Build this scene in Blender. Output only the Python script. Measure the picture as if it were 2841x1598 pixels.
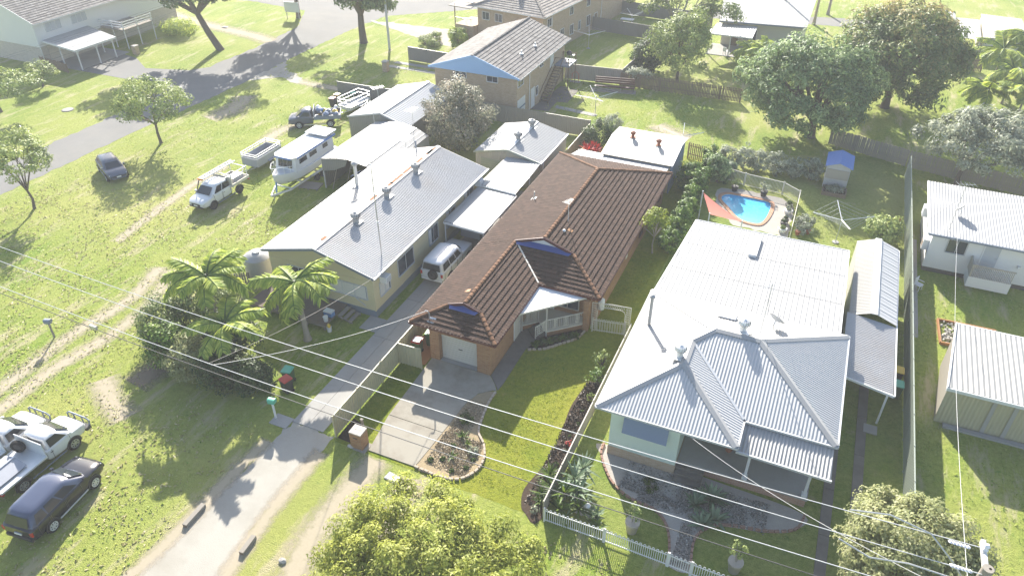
import bpy, bmesh, math, random, mathutils
import numpy as np
from mathutils import Vector, Matrix, Euler

for o in list(bpy.data.objects): bpy.data.objects.remove(o)
scene = bpy.context.scene
COL = scene.collection
R = math.radians

# ------------------------------------------------------------------ camera
cd = bpy.data.cameras.new('camera'); cam = bpy.data.objects.new('camera', cd); COL.objects.link(cam)
cam.location = (0, 0, 30); cam.rotation_euler = (R(90-35.4), 0, R(23.6))
cd.sensor_width = 36; cd.lens = 26.06; cd.clip_start = 0.5; cd.clip_end = 2000
scene.camera = cam
# ------------------------------------------------------------------ sky, sun, exposure
SUN_EL, SUN_AZ = 27.0, -30.0
w = bpy.data.worlds.new('World'); scene.world = w; w.use_nodes = True
nt = w.node_tree; bg = nt.nodes['Background']
sk = nt.nodes.new('ShaderNodeTexSky'); sk.sky_type = 'NISHITA'; sk.sun_disc = False
sk.sun_elevation = R(SUN_EL); sk.sun_rotation = R(SUN_AZ); sk.air_density = 1.0; sk.dust_density = 1.5; sk.ozone_density = 1.0
nt.links.new(sk.outputs[0], bg.inputs[0]); bg.inputs[1].default_value = 0.10
sd = bpy.data.lights.new('sun', 'SUN'); sun = bpy.data.objects.new('sun', sd); COL.objects.link(sun)
sd.energy = 5.0; sd.angle = R(0.53); sd.color = (1.0, 0.95, 0.86)
e, a = R(SUN_EL), R(SUN_AZ)
dirv = Vector((-math.sin(a)*math.cos(e), -math.cos(a)*math.cos(e), -math.sin(e)))
sun.rotation_euler = dirv.to_track_quat('-Z', 'Y').to_euler(); sun.location = (-30, 60, 60)
scene.view_settings.view_transform = 'Standard'; scene.view_settings.look = 'None'
scene.view_settings.gamma = 1.0; scene.view_settings.use_curve_mapping = False
scene.view_settings.exposure = 1.68
HAZE = 0.0008

# ------------------------------------------------------------------ helpers
class MB:
    """collects geometry for one mesh"""
    def __init__(s): s.v = []; s.f = []; s.a = []
    def add(s, vs, fs, at=0.0):
        n = len(s.v); s.v += [tuple(q) for q in vs]; s.f += [tuple(i+n for i in f) for f in fs]; s.a += [at]*len(fs); return s
    def box(s, x0, x1, y0, y1, z0, z1):
        return s.add([(x0,y0,z0),(x1,y0,z0),(x1,y1,z0),(x0,y1,z0),(x0,y0,z1),(x1,y0,z1),(x1,y1,z1),(x0,y1,z1)],
            [(0,3,2,1),(4,5,6,7),(0,1,5,4),(1,2,6,5),(2,3,7,6),(3,0,4,7)])
    def quad(s, *p): return s.add(p, [tuple(range(len(p)))])
    def slab(s, pts, z0, z1):
        n = len(pts)
        if sum(pts[i][0]*pts[(i+1)%n][1]-pts[(i+1)%n][0]*pts[i][1] for i in range(n)) < 0: pts = pts[::-1]
        return s.add([(x,y,z0) for x,y in pts]+[(x,y,z1) for x,y in pts],
            [tuple(range(n,2*n)), tuple(range(n-1,-1,-1))]+[(i,(i+1)%n,n+(i+1)%n,n+i) for i in range(n)])
    def thick(s, pts, t):
        """a plate with thickness t below a 3d polygon"""
        n = len(pts); P = [Vector(p) for p in pts]
        nn = (P[1]-P[0]).cross(P[2]-P[0]).normalized()
        if nn.z < 0: nn = -nn; P = P[::-1]
        return s.add(P+[p-nn*t for p in P], [tuple(range(n)), tuple(range(2*n-1,n-1,-1))]+[(i,n+i,n+(i+1)%n,(i+1)%n) for i in range(n)])
    def bar(s, a, b, w, h=None):
        a, b = Vector(a), Vector(b); h = h or w; d = (b-a).normalized()
        up = Vector((0,0,1)) if abs(d.z) < .95 else Vector((0,1,0))
        r = d.cross(up).normalized(); u = r.cross(d)
        vs = []
        for p in (a, b):
            for i, j in ((-1,-1),(1,-1),(1,1),(-1,1)): vs.append(p+r*(i*w/2)+u*(j*h/2))
        return s.add(vs, [(0,1,2,3),(7,6,5,4),(0,4,5,1),(1,5,6,2),(2,6,7,3),(3,7,4,0)])
    def tube(s, path, r, n=6, cap=True):
        P = [Vector(p) for p in path]; rs = r if isinstance(r, (list,tuple)) else [r]*len(P)
        vs = []; fs = []
        ref = Vector((.31,.27,.91)).normalized()
        for i, p in enumerate(P):
            d = (P[min(i+1,len(P)-1)]-P[max(i-1,0)]).normalized()
            q = ref if abs(d.dot(ref)) < .96 else Vector((1,0,0))
            x = d.cross(q).normalized(); y = d.cross(x)
            for k in range(n):
                t = 2*math.pi*k/n; vs.append(p+x*(rs[i]*math.cos(t))+y*(rs[i]*math.sin(t)))
        for i in range(len(P)-1):
            for k in range(n): fs.append((i*n+k, i*n+(k+1)%n, (i+1)*n+(k+1)%n, (i+1)*n+k))
        if cap: fs += [tuple(range(n-1,-1,-1)), tuple(range((len(P)-1)*n, len(P)*n))]
        return s.add(vs, fs)
    def lathe(s, prof, n=16, c=(0,0,0)):
        vs = [(c[0]+r*math.cos(2*math.pi*k/n), c[1]+r*math.sin(2*math.pi*k/n), c[2]+z) for r, z in prof for k in range(n)]
        fs = [(i*n+k, i*n+(k+1)%n, (i+1)*n+(k+1)%n, (i+1)*n+k) for i in range(len(prof)-1) for k in range(n)]
        if prof[-1][0] > 1e-4: fs.append(tuple(range((len(prof)-1)*n, len(prof)*n)))
        return s.add(vs, fs)
    def corr(s, poly, slope, pitch=.16, amp=.014, prof=None):
        """corrugated sheet over a convex 3d polygon, ribs along 'slope'"""
        P = [Vector(p) for p in poly]; n = (P[1]-P[0]).cross(P[2]-P[0]).normalized()
        if n.z < 0: n = -n
        v = Vector(slope); v = (v-n*v.dot(n)).normalized(); u = v.cross(n); o = P[0]
        q = [((p-o).dot(u), (p-o).dot(v)) for p in P]
        ua, ub = min(a for a,_ in q), max(a for a,_ in q)
        prof = prof or [(0,-1),(.5,1)]
        us = []; k = math.floor(ua/pitch)
        while k*pitch < ub:
            for f, h in prof:
                x = (k+f)*pitch
                if ua < x < ub: us.append((x, h))
            k += 1
        us = [(ua+1e-5, 0)]+us+[(ub-1e-5, 0)]
        vs = []; fs = []
        for x, h in us:
            c = []
            for i in range(len(q)):
                (a0,b0),(a1,b1) = q[i], q[(i+1)%len(q)]
                if (a0-x)*(a1-x) <= 0 and abs(a1-a0) > 1e-9:
                    t = (x-a0)/(a1-a0); c.append(b0+(b1-b0)*t)
            if not c: continue
            for b in (min(c), max(c)): vs.append(o+u*x+v*b+n*(h*amp))
        m = len(vs)//2
        for i in range(m-1): fs.append((2*i, 2*i+1, 2*i+3, 2*i+2))
        return s.add(vs, fs)
    def build(s, name, mat=None, parent=None, smooth=0, loc=None, rz=0):
        me = bpy.data.meshes.new(name); me.from_pydata(s.v, [], s.f); me.update()
        if any(s.a):
            at = me.attributes.new('rnd', 'FLOAT', 'FACE'); at.data.foreach_set('value', s.a)
        if mat: me.materials.append(mat)
        if smooth:
            me.polygons.foreach_set('use_smooth', [True]*len(me.polygons)); me.set_sharp_from_angle(angle=R(smooth))
        return place(name, me, parent, loc, rz)
def place(name, me, parent=None, loc=None, rz=0, rot=None):
    o = bpy.data.objects.new(name, me); COL.objects.link(o)
    if parent: o.parent = parent
    if loc: o.location = loc
    if rz: o.rotation_euler = (0,0,rz)
    if rot: o.rotation_euler = rot
    return o
def tag(o, label=None, cat=None, group=None, kind=None):
    if label: o['label'] = label
    if cat: o['category'] = cat
    if group: o['group'] = group
    if kind: o['kind'] = kind
    return o
def thing(name, label, cat, loc=(0,0,0), rz=0, group=None):
    o = bpy.data.objects.new(name, None); COL.objects.link(o); o.empty_display_size = .3
    o.location = loc; o.rotation_euler = (0,0,rz); return tag(o, label, cat, group)
def dup(src, loc, rz=0, label=None, group=None, parent=None, scale=None):
    r = src.copy(); COL.objects.link(r); r.location = loc; r.rotation_euler = (0,0,rz); r.parent = parent
    if scale: r.scale = scale
    if label: r['label'] = label
    if group: r['group'] = group
    for ch in [c for c in src.children]:
        c = ch.copy(); COL.objects.link(c); c.parent = r
        for g2 in [q for q in ch.children]:
            d = g2.copy(); COL.objects.link(d); d.parent = c
    return r
def catmull(pts, n=6, closed=True):
    P = [Vector((p[0],p[1],0)) for p in pts]; out = []; m = len(P)
    for i in range(m if closed else m-1):
        a, b, c, d = (P[(i-1)%m], P[i], P[(i+1)%m], P[(i+2)%m]) if closed else (P[max(i-1,0)], P[i], P[i+1], P[min(i+2,m-1)])
        for k in range(n):
            t = k/n; q = .5*((2*b)+(c-a)*t+(2*a-5*b+4*c-d)*t*t+(3*b-a-3*c+d)*t**3); out.append((q.x,q.y))
    if not closed: out.append((P[-1].x,P[-1].y))
    return out
def ragged(pts, step=.35, amp=.1, seed=1, closed=True):
    rg = random.Random(seed); out = []; m = len(pts)
    for i in range(m if closed else m-1):
        a, b = pts[i], pts[(i+1)%m]; L = math.dist(a,b); k = max(1, int(L/step))
        for j in range(k):
            t = j/k; nx, ny = (b[1]-a[1])/max(L,1e-6), -(b[0]-a[0])/max(L,1e-6); d = rg.gauss(0,amp)
            out.append((a[0]+(b[0]-a[0])*t+nx*d, a[1]+(b[1]-a[1])*t+ny*d))
    return out
def sheet(name, pts, z, mat, label=None, cat=None, parent=None, holes=()):
    loops = [[Vector((x,y,0)) for x,y in pts]]+[[Vector((x,y,0)) for x,y in h] for h in holes]
    tris = mathutils.geometry.tessellate_polygon(loops); flat = [p for l in loops for p in l]; fs = []
    for a, b, c in tris:
        A, B, C_ = flat[a], flat[b], flat[c]
        fs.append((a,b,c) if (B-A).cross(C_-A).z > 0 else (a,c,b))
    me = bpy.data.meshes.new(name); me.from_pydata([(p.x,p.y,z) for p in flat], [], fs); me.update(); me.materials.append(mat)
    o = place(name, me, parent)
    if not parent: tag(o, label, cat, kind='structure')
    return o

# ------------------------------------------------------------------ materials
def _mat(name):
    m = bpy.data.materials.new(name); m.use_nodes = True; t = m.node_tree
    return m, t, t.nodes['Principled BSDF']
def _n(t, kind, **kw):
    n = t.nodes.new('ShaderNode'+kind)
    for k, v in kw.items(): setattr(n, k, v)
    return n
def _noise(t, vec, scale, detail=4, rough=.6):
    n = _n(t, 'TexNoise'); n.inputs['Scale'].default_value = scale; n.inputs['Detail'].default_value = detail; n.inputs['Roughness'].default_value = rough
    if vec: t.links.new(vec, n.inputs['Vector'])
    return n.outputs['Fac']
def _ramp(t, fac, stops):
    r = _n(t, 'ValToRGB'); el = r.color_ramp.elements
    while len(el) < len(stops): el.new(.5)
    for e_, (p, c) in zip(el, stops): e_.position = p; e_.color = (*c, 1) if len(c) == 3 else c
    t.links.new(fac, r.inputs[0]); return r.outputs[0]
def _mix(t, fac, a, b, mode='MIX'):
    n = _n(t, 'Mix', data_type='RGBA', blend_type=mode)
    for sock, val in ((n.inputs[0],fac),(n.inputs[6],a),(n.inputs[7],b)):
        if isinstance(val, (int,float)): sock.default_value = val
        elif isinstance(val, tuple): sock.default_value = (*val,1)
        else: t.links.new(val, sock)
    return n.outputs[2]
def _bump(t, b, h, strength=.3, dist=.02):
    n = _n(t, 'Bump'); n.inputs['Strength'].default_value = strength; n.inputs['Distance'].default_value = dist
    t.links.new(h, n.inputs['Height']); t.links.new(n.outputs[0], b.inputs['Normal'])
def _co(t): return _n(t, 'TexCoord').outputs['Object']
def _sc(c, k): return tuple(min(1,max(0,x*k)) for x in c)
def mat(name, c, rough=.6, var=.12, scale=1.5, fine=14, bump=0, metal=0, spec=.5, dirt=None):
    m, t, b = _mat(name); co = _co(t)
    col = _mix(t, _noise(t, co, scale), _sc(c,1-var), _sc(c,1+var))
    f2 = _noise(t, co, fine, 3)
    col = _mix(t, .5, col, _mix(t, f2, _sc(c,1-var*1.2), _sc(c,1+var)))
    if dirt:
        fac = _ramp(t, _noise(t, co, scale*.6, 6, .7), [(.45,(0,0,0)),(.72,(1,1,1))])
        mm = _n(t,'Math', operation='MULTIPLY'); t.links.new(fac, mm.inputs[0]); mm.inputs[1].default_value = dirt[1]
        col = _mix(t, mm.outputs[0], col, dirt[0])
    t.links.new(col, b.inputs['Base Color']); b.inputs['Roughness'].default_value = rough
    b.inputs['Metallic'].default_value = metal; b.inputs['Specular IOR Level'].default_value = spec if rough < .8 else .12
    if bump: _bump(t, b, f2, bump)
    return m
def grass_mat(name, lush, dry, bare=None, bare_at=.66, bump=.9, streak=(1,1), seed=0.0):
    m, t, b = _mat(name)
    mp = _n(t,'Mapping'); t.links.new(_co(t), mp.inputs[0]); mp.inputs['Location'].default_value = (seed,seed*.7,0); co = mp.outputs[0]
    ms = _n(t,'Mapping'); t.links.new(co, ms.inputs[0]); ms.inputs['Scale'].default_value = (streak[0],streak[1],1); cs = ms.outputs[0]
    big = _noise(t, co, .12, 6, .68); mid = _noise(t, cs, .75, 6, .72); fin = _noise(t, co, 4.2, 7, .78); vf = _noise(t, co, 17, 3, .7); wd = _noise(t, co, 1.7, 4, .6)
    c1 = _mix(t, _ramp(t, big, [(.40,(0,0,0)),(.60,(1,1,1))]), lush, dry)
    c1 = _mix(t, _ramp(t, mid, [(.42,(0,0,0)),(.66,(.85,.85,.85))]), c1, _sc(dry,1.0))
    c1 = _mix(t, _ramp(t, wd, [(.60,(0,0,0)),(.70,(.6,.6,.6))]), c1, (lush[0]*.55,lush[1]*.78,lush[2]*.7))
    c1 = _mix(t, _ramp(t, fin, [(.34,(0,0,0)),(.62,(1,1,1))]), _mix(t, 1.0, c1, (.55,.62,.42), 'MULTIPLY'), c1)
    c1 = _mix(t, _ramp(t, vf, [(.36,(0,0,0)),(.6,(1,1,1))]), _mix(t, 1.0, c1, (.74,.78,.62), 'MULTIPLY'), c1)
    hg = _noise(t, co, .045, 5, .6); c1 = _mix(t, _ramp(t, hg, [(.46,(0,0,0)),(.66,(.6,.6,.6))]), c1, (dry[0]*1.05,dry[1]*.93,dry[2]*1.35))
    if bare:
        nn = _noise(t, cs, .42, 8, .74)
        c1 = _mix(t, _ramp(t, nn, [(bare_at-.05,(0,0,0)),(bare_at+.06,(.75,.75,.75))]), c1, bare)
    t.links.new(c1, b.inputs['Base Color']); b.inputs['Roughness'].default_value = .9; b.inputs['Specular IOR Level'].default_value = .15
    ad = _n(t,'Math', operation='ADD'); t.links.new(fin, ad.inputs[0]); t.links.new(vf, ad.inputs[1])
    _bump(t, b, ad.outputs[0], bump, .14)
    return m
def patch_mat(name, c, c2, scale=3, soft=.5, edge=True):
    """worn ground: noise decides where the soil shows, transparent elsewhere"""
    m, t, b = _mat(name); co = _co(t)
    n1 = _noise(t, co, scale, 6, .72)
    t.links.new(_mix(t, _noise(t, co, 9, 5), c, c2), b.inputs['Base Color']); b.inputs['Roughness'].default_value = .95
    uv = _n(t,'TexCoord').outputs['UV']; sp = _n(t,'SeparateXYZ'); t.links.new(uv, sp.inputs[0])
    def band(x):                       # 0 at the borders, 1 in the middle
        mu = _n(t,'Math',operation='PINGPONG'); t.links.new(x, mu.inputs[0]); mu.inputs[1].default_value = .5
        m2 = _n(t,'Math',operation='MULTIPLY'); t.links.new(mu.outputs[0], m2.inputs[0]); m2.inputs[1].default_value = 2; return m2.outputs[0]
    mn = _n(t,'Math',operation='MINIMUM'); t.links.new(band(sp.outputs[0]), mn.inputs[0]); t.links.new(band(sp.outputs[1]), mn.inputs[1])
    ad = _n(t,'Math',operation='ADD'); t.links.new(mn.outputs[0], ad.inputs[0]); t.links.new(n1, ad.inputs[1])
    hf = _n(t,'Math',operation='MULTIPLY'); t.links.new(ad.outputs[0], hf.inputs[0]); hf.inputs[1].default_value = .5
    al = _ramp(t, hf.outputs[0], [(soft,(0,0,0)),(soft+.30,(.8,.8,.8))])
    t.links.new(al, b.inputs['Alpha'])
    return m
def brick_mat(name, a, b_, mortar, rough=.85, bw=.24, bh=.086):
    m, t, b = _mat(name); sp = _n(t,'SeparateXYZ'); t.links.new(_co(t), sp.inputs[0])
    ad = _n(t,'Math',operation='ADD'); t.links.new(sp.outputs[0], ad.inputs[0]); t.links.new(sp.outputs[1], ad.inputs[1])
    cb = _n(t,'CombineXYZ'); t.links.new(ad.outputs[0], cb.inputs[0]); t.links.new(sp.outputs[2], cb.inputs[1])
    br = _n(t,'TexBrick'); t.links.new(cb.outputs[0], br.inputs['Vector'])
    br.inputs['Color1'].default_value = (*a,1); br.inputs['Color2'].default_value = (*b_,1); br.inputs['Mortar'].default_value = (*mortar,1)
    br.inputs['Scale'].default_value = 1; br.inputs['Brick Width'].default_value = bw; br.inputs['Row Height'].default_value = bh
    br.inputs['Mortar Size'].default_value = .008; br.inputs['Bias'].default_value = .1
    col = _mix(t, _noise(t, cb.outputs[0], 2.2, 4), br.outputs[0], _mix(t, 1.0, br.outputs[0], (.72,.7,.68), 'MULTIPLY'))
    t.links.new(col, b.inputs['Base Color']); b.inputs['Roughness'].default_value = rough
    _bump(t, b, br.outputs['Fac'], -.4, .01)
    return m
def leaf_mat(name, lo, mid, hi, trans=.42):
    m, t, b = _mat(name); at = _n(t,'Attribute', attribute_name='rnd')
    col = _ramp(t, at.outputs['Fac'], [(0,lo),(.5,mid),(1,hi)])
    t.links.new(col, b.inputs['Base Color']); b.inputs['Roughness'].default_value = .55; b.inputs['Specular IOR Level'].default_value = .35
    tr = _n(t,'BsdfTranslucent'); t.links.new(col, tr.inputs[0])
    mx = _n(t,'MixShader'); mx.inputs[0].default_value = trans
    t.links.new(b.outputs[0], mx.inputs[1]); t.links.new(tr.outputs[0], mx.inputs[2])
    t.links.new(mx.outputs[0], t.nodes['Material Output'].inputs[0])
    return m
def tile_mat(name, cols, rough=.7, streak=.35):
    """each roof tile has its own shade: face attribute in joined tiles, object random in single ones"""
    m, t, b = _mat(name); at = _n(t,'Attribute', attribute_name='rnd'); oi = _n(t,'ObjectInfo')
    ad = _n(t,'Math',operation='ADD'); t.links.new(at.outputs['Fac'], ad.inputs[0]); t.links.new(oi.outputs['Random'], ad.inputs[1])
    fr = _n(t,'Math',operation='FRACT'); t.links.new(ad.outputs[0], fr.inputs[0])
    k = len(cols)-1
    col = _ramp(t, fr.outputs[0], [(i/k, c) for i, c in enumerate(cols)])
    geo = _n(t,'NewGeometry').outputs['Position']
    col = _mix(t, _ramp(t, _noise(t, geo, 1.3, 6, .7), [(.35,(0,0,0)),(.75,(streak,)*3)]), col, _sc(cols[0],.6))
    col = _mix(t, _ramp(t, _noise(t, geo, 16, 4), [(.4,(0,0,0)),(.8,(.4,.4,.4))]), col, _sc(cols[-1],1.15))
    t.links.new(col, b.inputs['Base Color']); b.inputs['Roughness'].default_value = .85; b.inputs['Specular IOR Level'].default_value = .12
    return m
def glass_mat(name, c=(.03,.04,.05), rough=.06):
    m, t, b = _mat(name); b.inputs['Base Color'].default_value = (*c,1); b.inputs['Roughness'].default_value = rough
    b.inputs['Specular IOR Level'].default_value = .8; return m
M = {}
def mk(n, *a, **k): M[n] = mat(n, *a, **k)
# ground (winter couch grass, gravel, concrete; a white haze is painted into verge and yard)
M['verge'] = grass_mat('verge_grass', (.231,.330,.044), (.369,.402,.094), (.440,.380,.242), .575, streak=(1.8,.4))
M['lawn'] = grass_mat('house_lawn', (.175,.245,.010), (.285,.295,.030), (.33,.27,.09), .66, bump=.8, seed=31)
M['yard'] = grass_mat('yard_grass', (.209,.292,.050), (.330,.363,.099), (.374,.319,.198), .64, seed=57)
mk('road', (.179,.176,.169), .9, .24, .30, 20, .3, dirt=((.239,.225,.197),.5))
mk('gravel', (.351,.330,.286), .95, .22, .6, 22, .6, dirt=((.237,.211,.166),.5))
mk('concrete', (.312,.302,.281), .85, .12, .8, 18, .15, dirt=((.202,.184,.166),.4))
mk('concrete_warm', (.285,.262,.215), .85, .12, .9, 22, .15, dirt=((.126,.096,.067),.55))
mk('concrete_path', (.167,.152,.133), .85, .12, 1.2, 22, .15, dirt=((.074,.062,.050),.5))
M['dirt'] = patch_mat('worn_dirt', (.34,.285,.20), (.43,.37,.275), 2.6, .36)
M['soilpatch'] = patch_mat('dark_soil_patch', (.16,.125,.09), (.24,.19,.14), 2.8, .36)
mk('soil', (.052,.036,.025), .95, .35, 2.2, 9, 1.0)
mk('mulch', (.30,.235,.145), .95, .4, 3, 15, 1.0)
mk('barkmulch', (.035,.025,.018), .95, .4, 3, 15, 1.0)
mk('pebble', (.36,.33,.29), .95, .25, 2, 16, .8)
# buildings
M['brick_or'] = brick_mat('orange_brick', (.27,.115,.038), (.37,.185,.075), (.34,.26,.18))
M['brick_tan'] = brick_mat('tan_brick', (.42,.30,.18), (.50,.37,.25), (.48,.42,.34))
M['brick_grey'] = brick_mat('pale_brick', (.46,.42,.37), (.54,.49,.43), (.5,.47,.42))
M['brick_red'] = brick_mat('red_brick', (.34,.17,.11), (.42,.24,.16), (.42,.36,.3))
M['tile_brown'] = tile_mat('brown_tile', [(.044,.026,.019),(.058,.035,.026),(.066,.040,.030),(.084,.050,.036)], streak=.3)
M['tile_cap'] = tile_mat('cap_tile', [(.11,.058,.034),(.15,.079,.045),(.19,.10,.056)], streak=.25)
M['tile_grey'] = tile_mat('grey_tile', [(.13,.12,.115),(.19,.18,.17),(.24,.225,.21)])
M['tile_tan'] = tile_mat('tan_tile', [(.24,.21,.18),(.31,.275,.24),(.37,.33,.29)])
mk('zinc', (.44,.435,.425), .45, .05, .5, 8, metal=.0, dirt=((.336,.336,.344),.35))
mk('zinc_old', (.374,.365,.357), .55, .10, .6, 9, dirt=((.289,.230,.178),.35))
mk('roof_white', (.315,.312,.305), .5, .05, .5, 8, dirt=((.25,.24,.225),.35))
mk('roof_cream', (.335,.322,.295), .5, .05, .5, 8, dirt=((.360,.331,.288),.35))
mk('roof_grey', (.33,.345,.36), .5, .05, .5, 8, dirt=((.26,.26,.27),.3))
mk('roof_blue', (.10,.19,.42), .5, .1, .8, 8)
mk('rust', (.25,.12,.06), .8, .3, 3)
mk('gutter_red', (.104,.024,.014), .45, .1)
mk('gutter_grey', (.42,.43,.44), .5, .06)
mk('white', (.624,.624,.616), .5, .03)
mk('offwhite', (.541,.508,.435), .55, .05)
mk('cream', (.533,.473,.292), .6, .04, .6, 10, dirt=((.430,.370,.232),.25))
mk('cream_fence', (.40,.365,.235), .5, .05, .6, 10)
mk('paleblue', (.30,.47,.70), .6, .04)
mk('shade_blue', (.035,.07,.24), .4, .08)  # navy stands in for shade on the pale apron metal
mk('slate', (.17,.20,.25), .6, .06)
mk('fence_grey', (.19,.185,.175), .5, .08, .8, 9)
mk('fence_tan', (.33,.30,.25), .5, .08, .8, 9)
mk('fence_green', (.27,.30,.25), .5, .08, .8, 9)
mk('mint', (.55,.63,.55), .6, .04, .5, 9)
mk('timber', (.20,.15,.105), .85, .25, 2.5, 20, .3)
mk('timber_grey', (.26,.235,.20), .9, .2, 2.5, 20, .3)
mk('timber_orange', (.288,.128,.036), .7, .2, 2.5, 20, .2)
mk('deckwood', (.15,.12,.10), .85, .2, 2.5, 20, .2)
mk('maroon', (.068,.016,.018), .5, .1)
mk('terracotta', (.30,.105,.05), .7, .2, 4)
mk('steel', (.50,.51,.52), .35, .06, metal=.6)
mk('alu', (.66,.66,.65), .4, .05, metal=.3)
mk('dark', (.03,.03,.032), .6, .1)
mk('rubber', (.022,.022,.023), .85, .1)
mk('shade', (.085,.08,.075), .8, .1)
mk('curtain', (.55,.54,.50), .8, .1, 6)
mk('blind', (.40,.42,.44), .7, .06)
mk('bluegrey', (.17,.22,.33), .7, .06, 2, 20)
mk('red', (.42,.03,.025), .5, .1); mk('yellow', (.62,.42,.04), .5, .1); mk('green', (.02,.20,.065), .5, .1)
mk('bin_green', (.035,.085,.035), .5, .08); mk('teal', (.10,.40,.27), .5, .1); mk('bluebin', (.12,.25,.5), .5, .1)
mk('paint_white', (.593,.601,.608), .22, .02, spec=.6); mk('paint_black', (.011,.012,.019), .15, .1, spec=.7)
mk('paint_navy', (.05,.062,.105), .18, .1, spec=.7); mk('paint_slate', (.09,.105,.14), .2, .1, spec=.6)
mk('lens_red', (.45,.03,.02), .2, .05); mk('lens', (.7,.72,.74), .12, .03, spec=.8); mk('orange', (.6,.2,.03), .4, .1)
mk('tarp', (.30,.31,.34), .7, .15, 2)
mk('poolshell', (.10,.40,.62), .3, .05)
mk('terracotta_paver', (.42,.24,.155), .85, .12, 2)
mk('sail', (.50,.17,.125), .8, .05)
mk('bark', (.13,.105,.085), .95, .25, 3, 12, .8); mk('bark_pale', (.30,.27,.225), .9, .2, 3, 12, .5); mk('palmtrunk', (.30,.26,.21), .9, .2, 5, 14, .5)
mk('edging', (.391,.323,.254), .9, .15, 4, 18, .3); mk('edging_red', (.265,.167,.128), .9, .15, 4, 18, .3); mk('stone', (.411,.382,.342), .9, .2, 4, 14, .4)
mk('wire', (.45,.45,.45), .4, .05); mk('wire_dark', (.04,.04,.04), .6, .05)
mk('porcelain', (.7,.7,.72), .25, .03)
M['glass'] = glass_mat('window_glass', (.045,.055,.07)); M['carglass'] = glass_mat('car_glass', (.02,.025,.03), .04)
M['skylight'] = glass_mat('skylight_glass', (.6,.62,.64), .2)
# leaves, lightened outside the lot to put a white haze into their colour
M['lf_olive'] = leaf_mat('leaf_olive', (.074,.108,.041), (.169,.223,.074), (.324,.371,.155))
M['lf_mango'] = leaf_mat('leaf_mango', (.068,.121,.051), (.169,.250,.095), (.392,.486,.230))
M['lf_mango2'] = leaf_mat('leaf_mango_copper', (.074,.119,.046), (.182,.250,.081), (.486,.365,.162))
M['lf_yellow'] = leaf_mat('leaf_yellow', (.17,.205,.03), (.34,.375,.065), (.51,.52,.12), .42)
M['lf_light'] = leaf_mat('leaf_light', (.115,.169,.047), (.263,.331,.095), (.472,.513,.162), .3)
M['lf_dark'] = leaf_mat('leaf_dark', (.024,.046,.015), (.061,.101,.030), (.135,.196,.061))
M['lf_hedge'] = leaf_mat('leaf_hedge', (.024,.061,.010), (.102,.192,.021), (.288,.384,.061), .3)
M['lf_photinia'] = leaf_mat('leaf_photinia', (.121,.135,.088), (.257,.263,.182), (.513,.419,.331))
M['lf_bottle'] = leaf_mat('leaf_bottlebrush', (.20,.225,.095), (.34,.365,.16), (.47,.46,.25), .5)
M['lf_grey'] = leaf_mat('leaf_grey', (.121,.149,.101), (.284,.317,.223), (.513,.533,.405))
M['lf_palm'] = leaf_mat('leaf_palm', (.124,.194,.039), (.342,.435,.078), (.652,.668,.139), .5)
M['lf_agave'] = leaf_mat('leaf_agave', (.06,.10,.045), (.14,.20,.11), (.25,.32,.2), .15)
M['lf_strap'] = leaf_mat('leaf_strap', (.020,.044,.006), (.056,.104,.012), (.144,.208,.024), .3)
M['lf_lime'] = leaf_mat('leaf_lime', (.11,.15,.012), (.25,.31,.03), (.42,.44,.06), .4)
M['lf_red'] = leaf_mat('leaf_bromeliad_red', (.10,.008,.008), (.36,.02,.015), (.55,.05,.035), .3)

# ================================================================== the ground, roads and paths
def strip(name, path, width, z, m, label, cat='track', kind='structure'):
    P = catmull(path, 6, False); n = len(P); bm = bmesh.new(); uvl = bm.loops.layers.uv.new('uv'); rows = []
    for i, (x, y) in enumerate(P):
        a, b = P[max(i-1,0)], P[min(i+1,n-1)]; d = Vector((b[0]-a[0], b[1]-a[1])).normalized(); nx, ny = -d.y, d.x
        rows.append([bm.verts.new((x+nx*width*t, y+ny*width*t, z)) for t in (-.5,0,.5)])
    for i in range(n-1):
        for j in range(2):
            f = bm.faces.new((rows[i][j], rows[i][j+1], rows[i+1][j+1], rows[i+1][j])); f.normal_update()
            for lp in f.loops:
                for ii in (i, i+1):
                    for jj in (j, j+1):
                        if lp.vert is rows[ii][jj]: lp[uvl].uv = (0 if ii == 0 else 1 if ii == n-1 else .5, jj*.5)
            if f.normal.z < 0: f.normal_flip()
    me = bpy.data.meshes.new(name); bm.to_mesh(me); bm.free(); me.materials.append(m)
    return tag(place(name, me), label, cat, kind=kind)

POOL = catmull([(-5.85,57.3),(-5.95,58.1),(-5.5,58.62),(-4.6,58.68),(-3.2,58.65),(-2.4,58.6),(-2.0,58.2),(-1.97,56.7),(-2.15,55.2),(-2.55,54.5),(-3.6,54.55),(-4.4,55.2),(-5.2,56.4)],4)
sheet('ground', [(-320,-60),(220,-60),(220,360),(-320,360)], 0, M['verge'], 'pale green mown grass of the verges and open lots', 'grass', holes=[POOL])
sheet('lawn', ragged([(-20.0,21.75),(-7.9,21.5),(-7.9,64.6),(-20.0,64.6)], .5, .02, 4), .004, M['lawn'], 'dark green lawn of the brown roofed brick house', 'lawn')
sheet('neighbour_lawn', [(-7.75,21.5),(8.2,21.4),(8.2,72.5),(-7.75,66.2)], .004, M['yard'], 'lawn round the silver roofed house with the pool', 'lawn', holes=[POOL])
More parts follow.
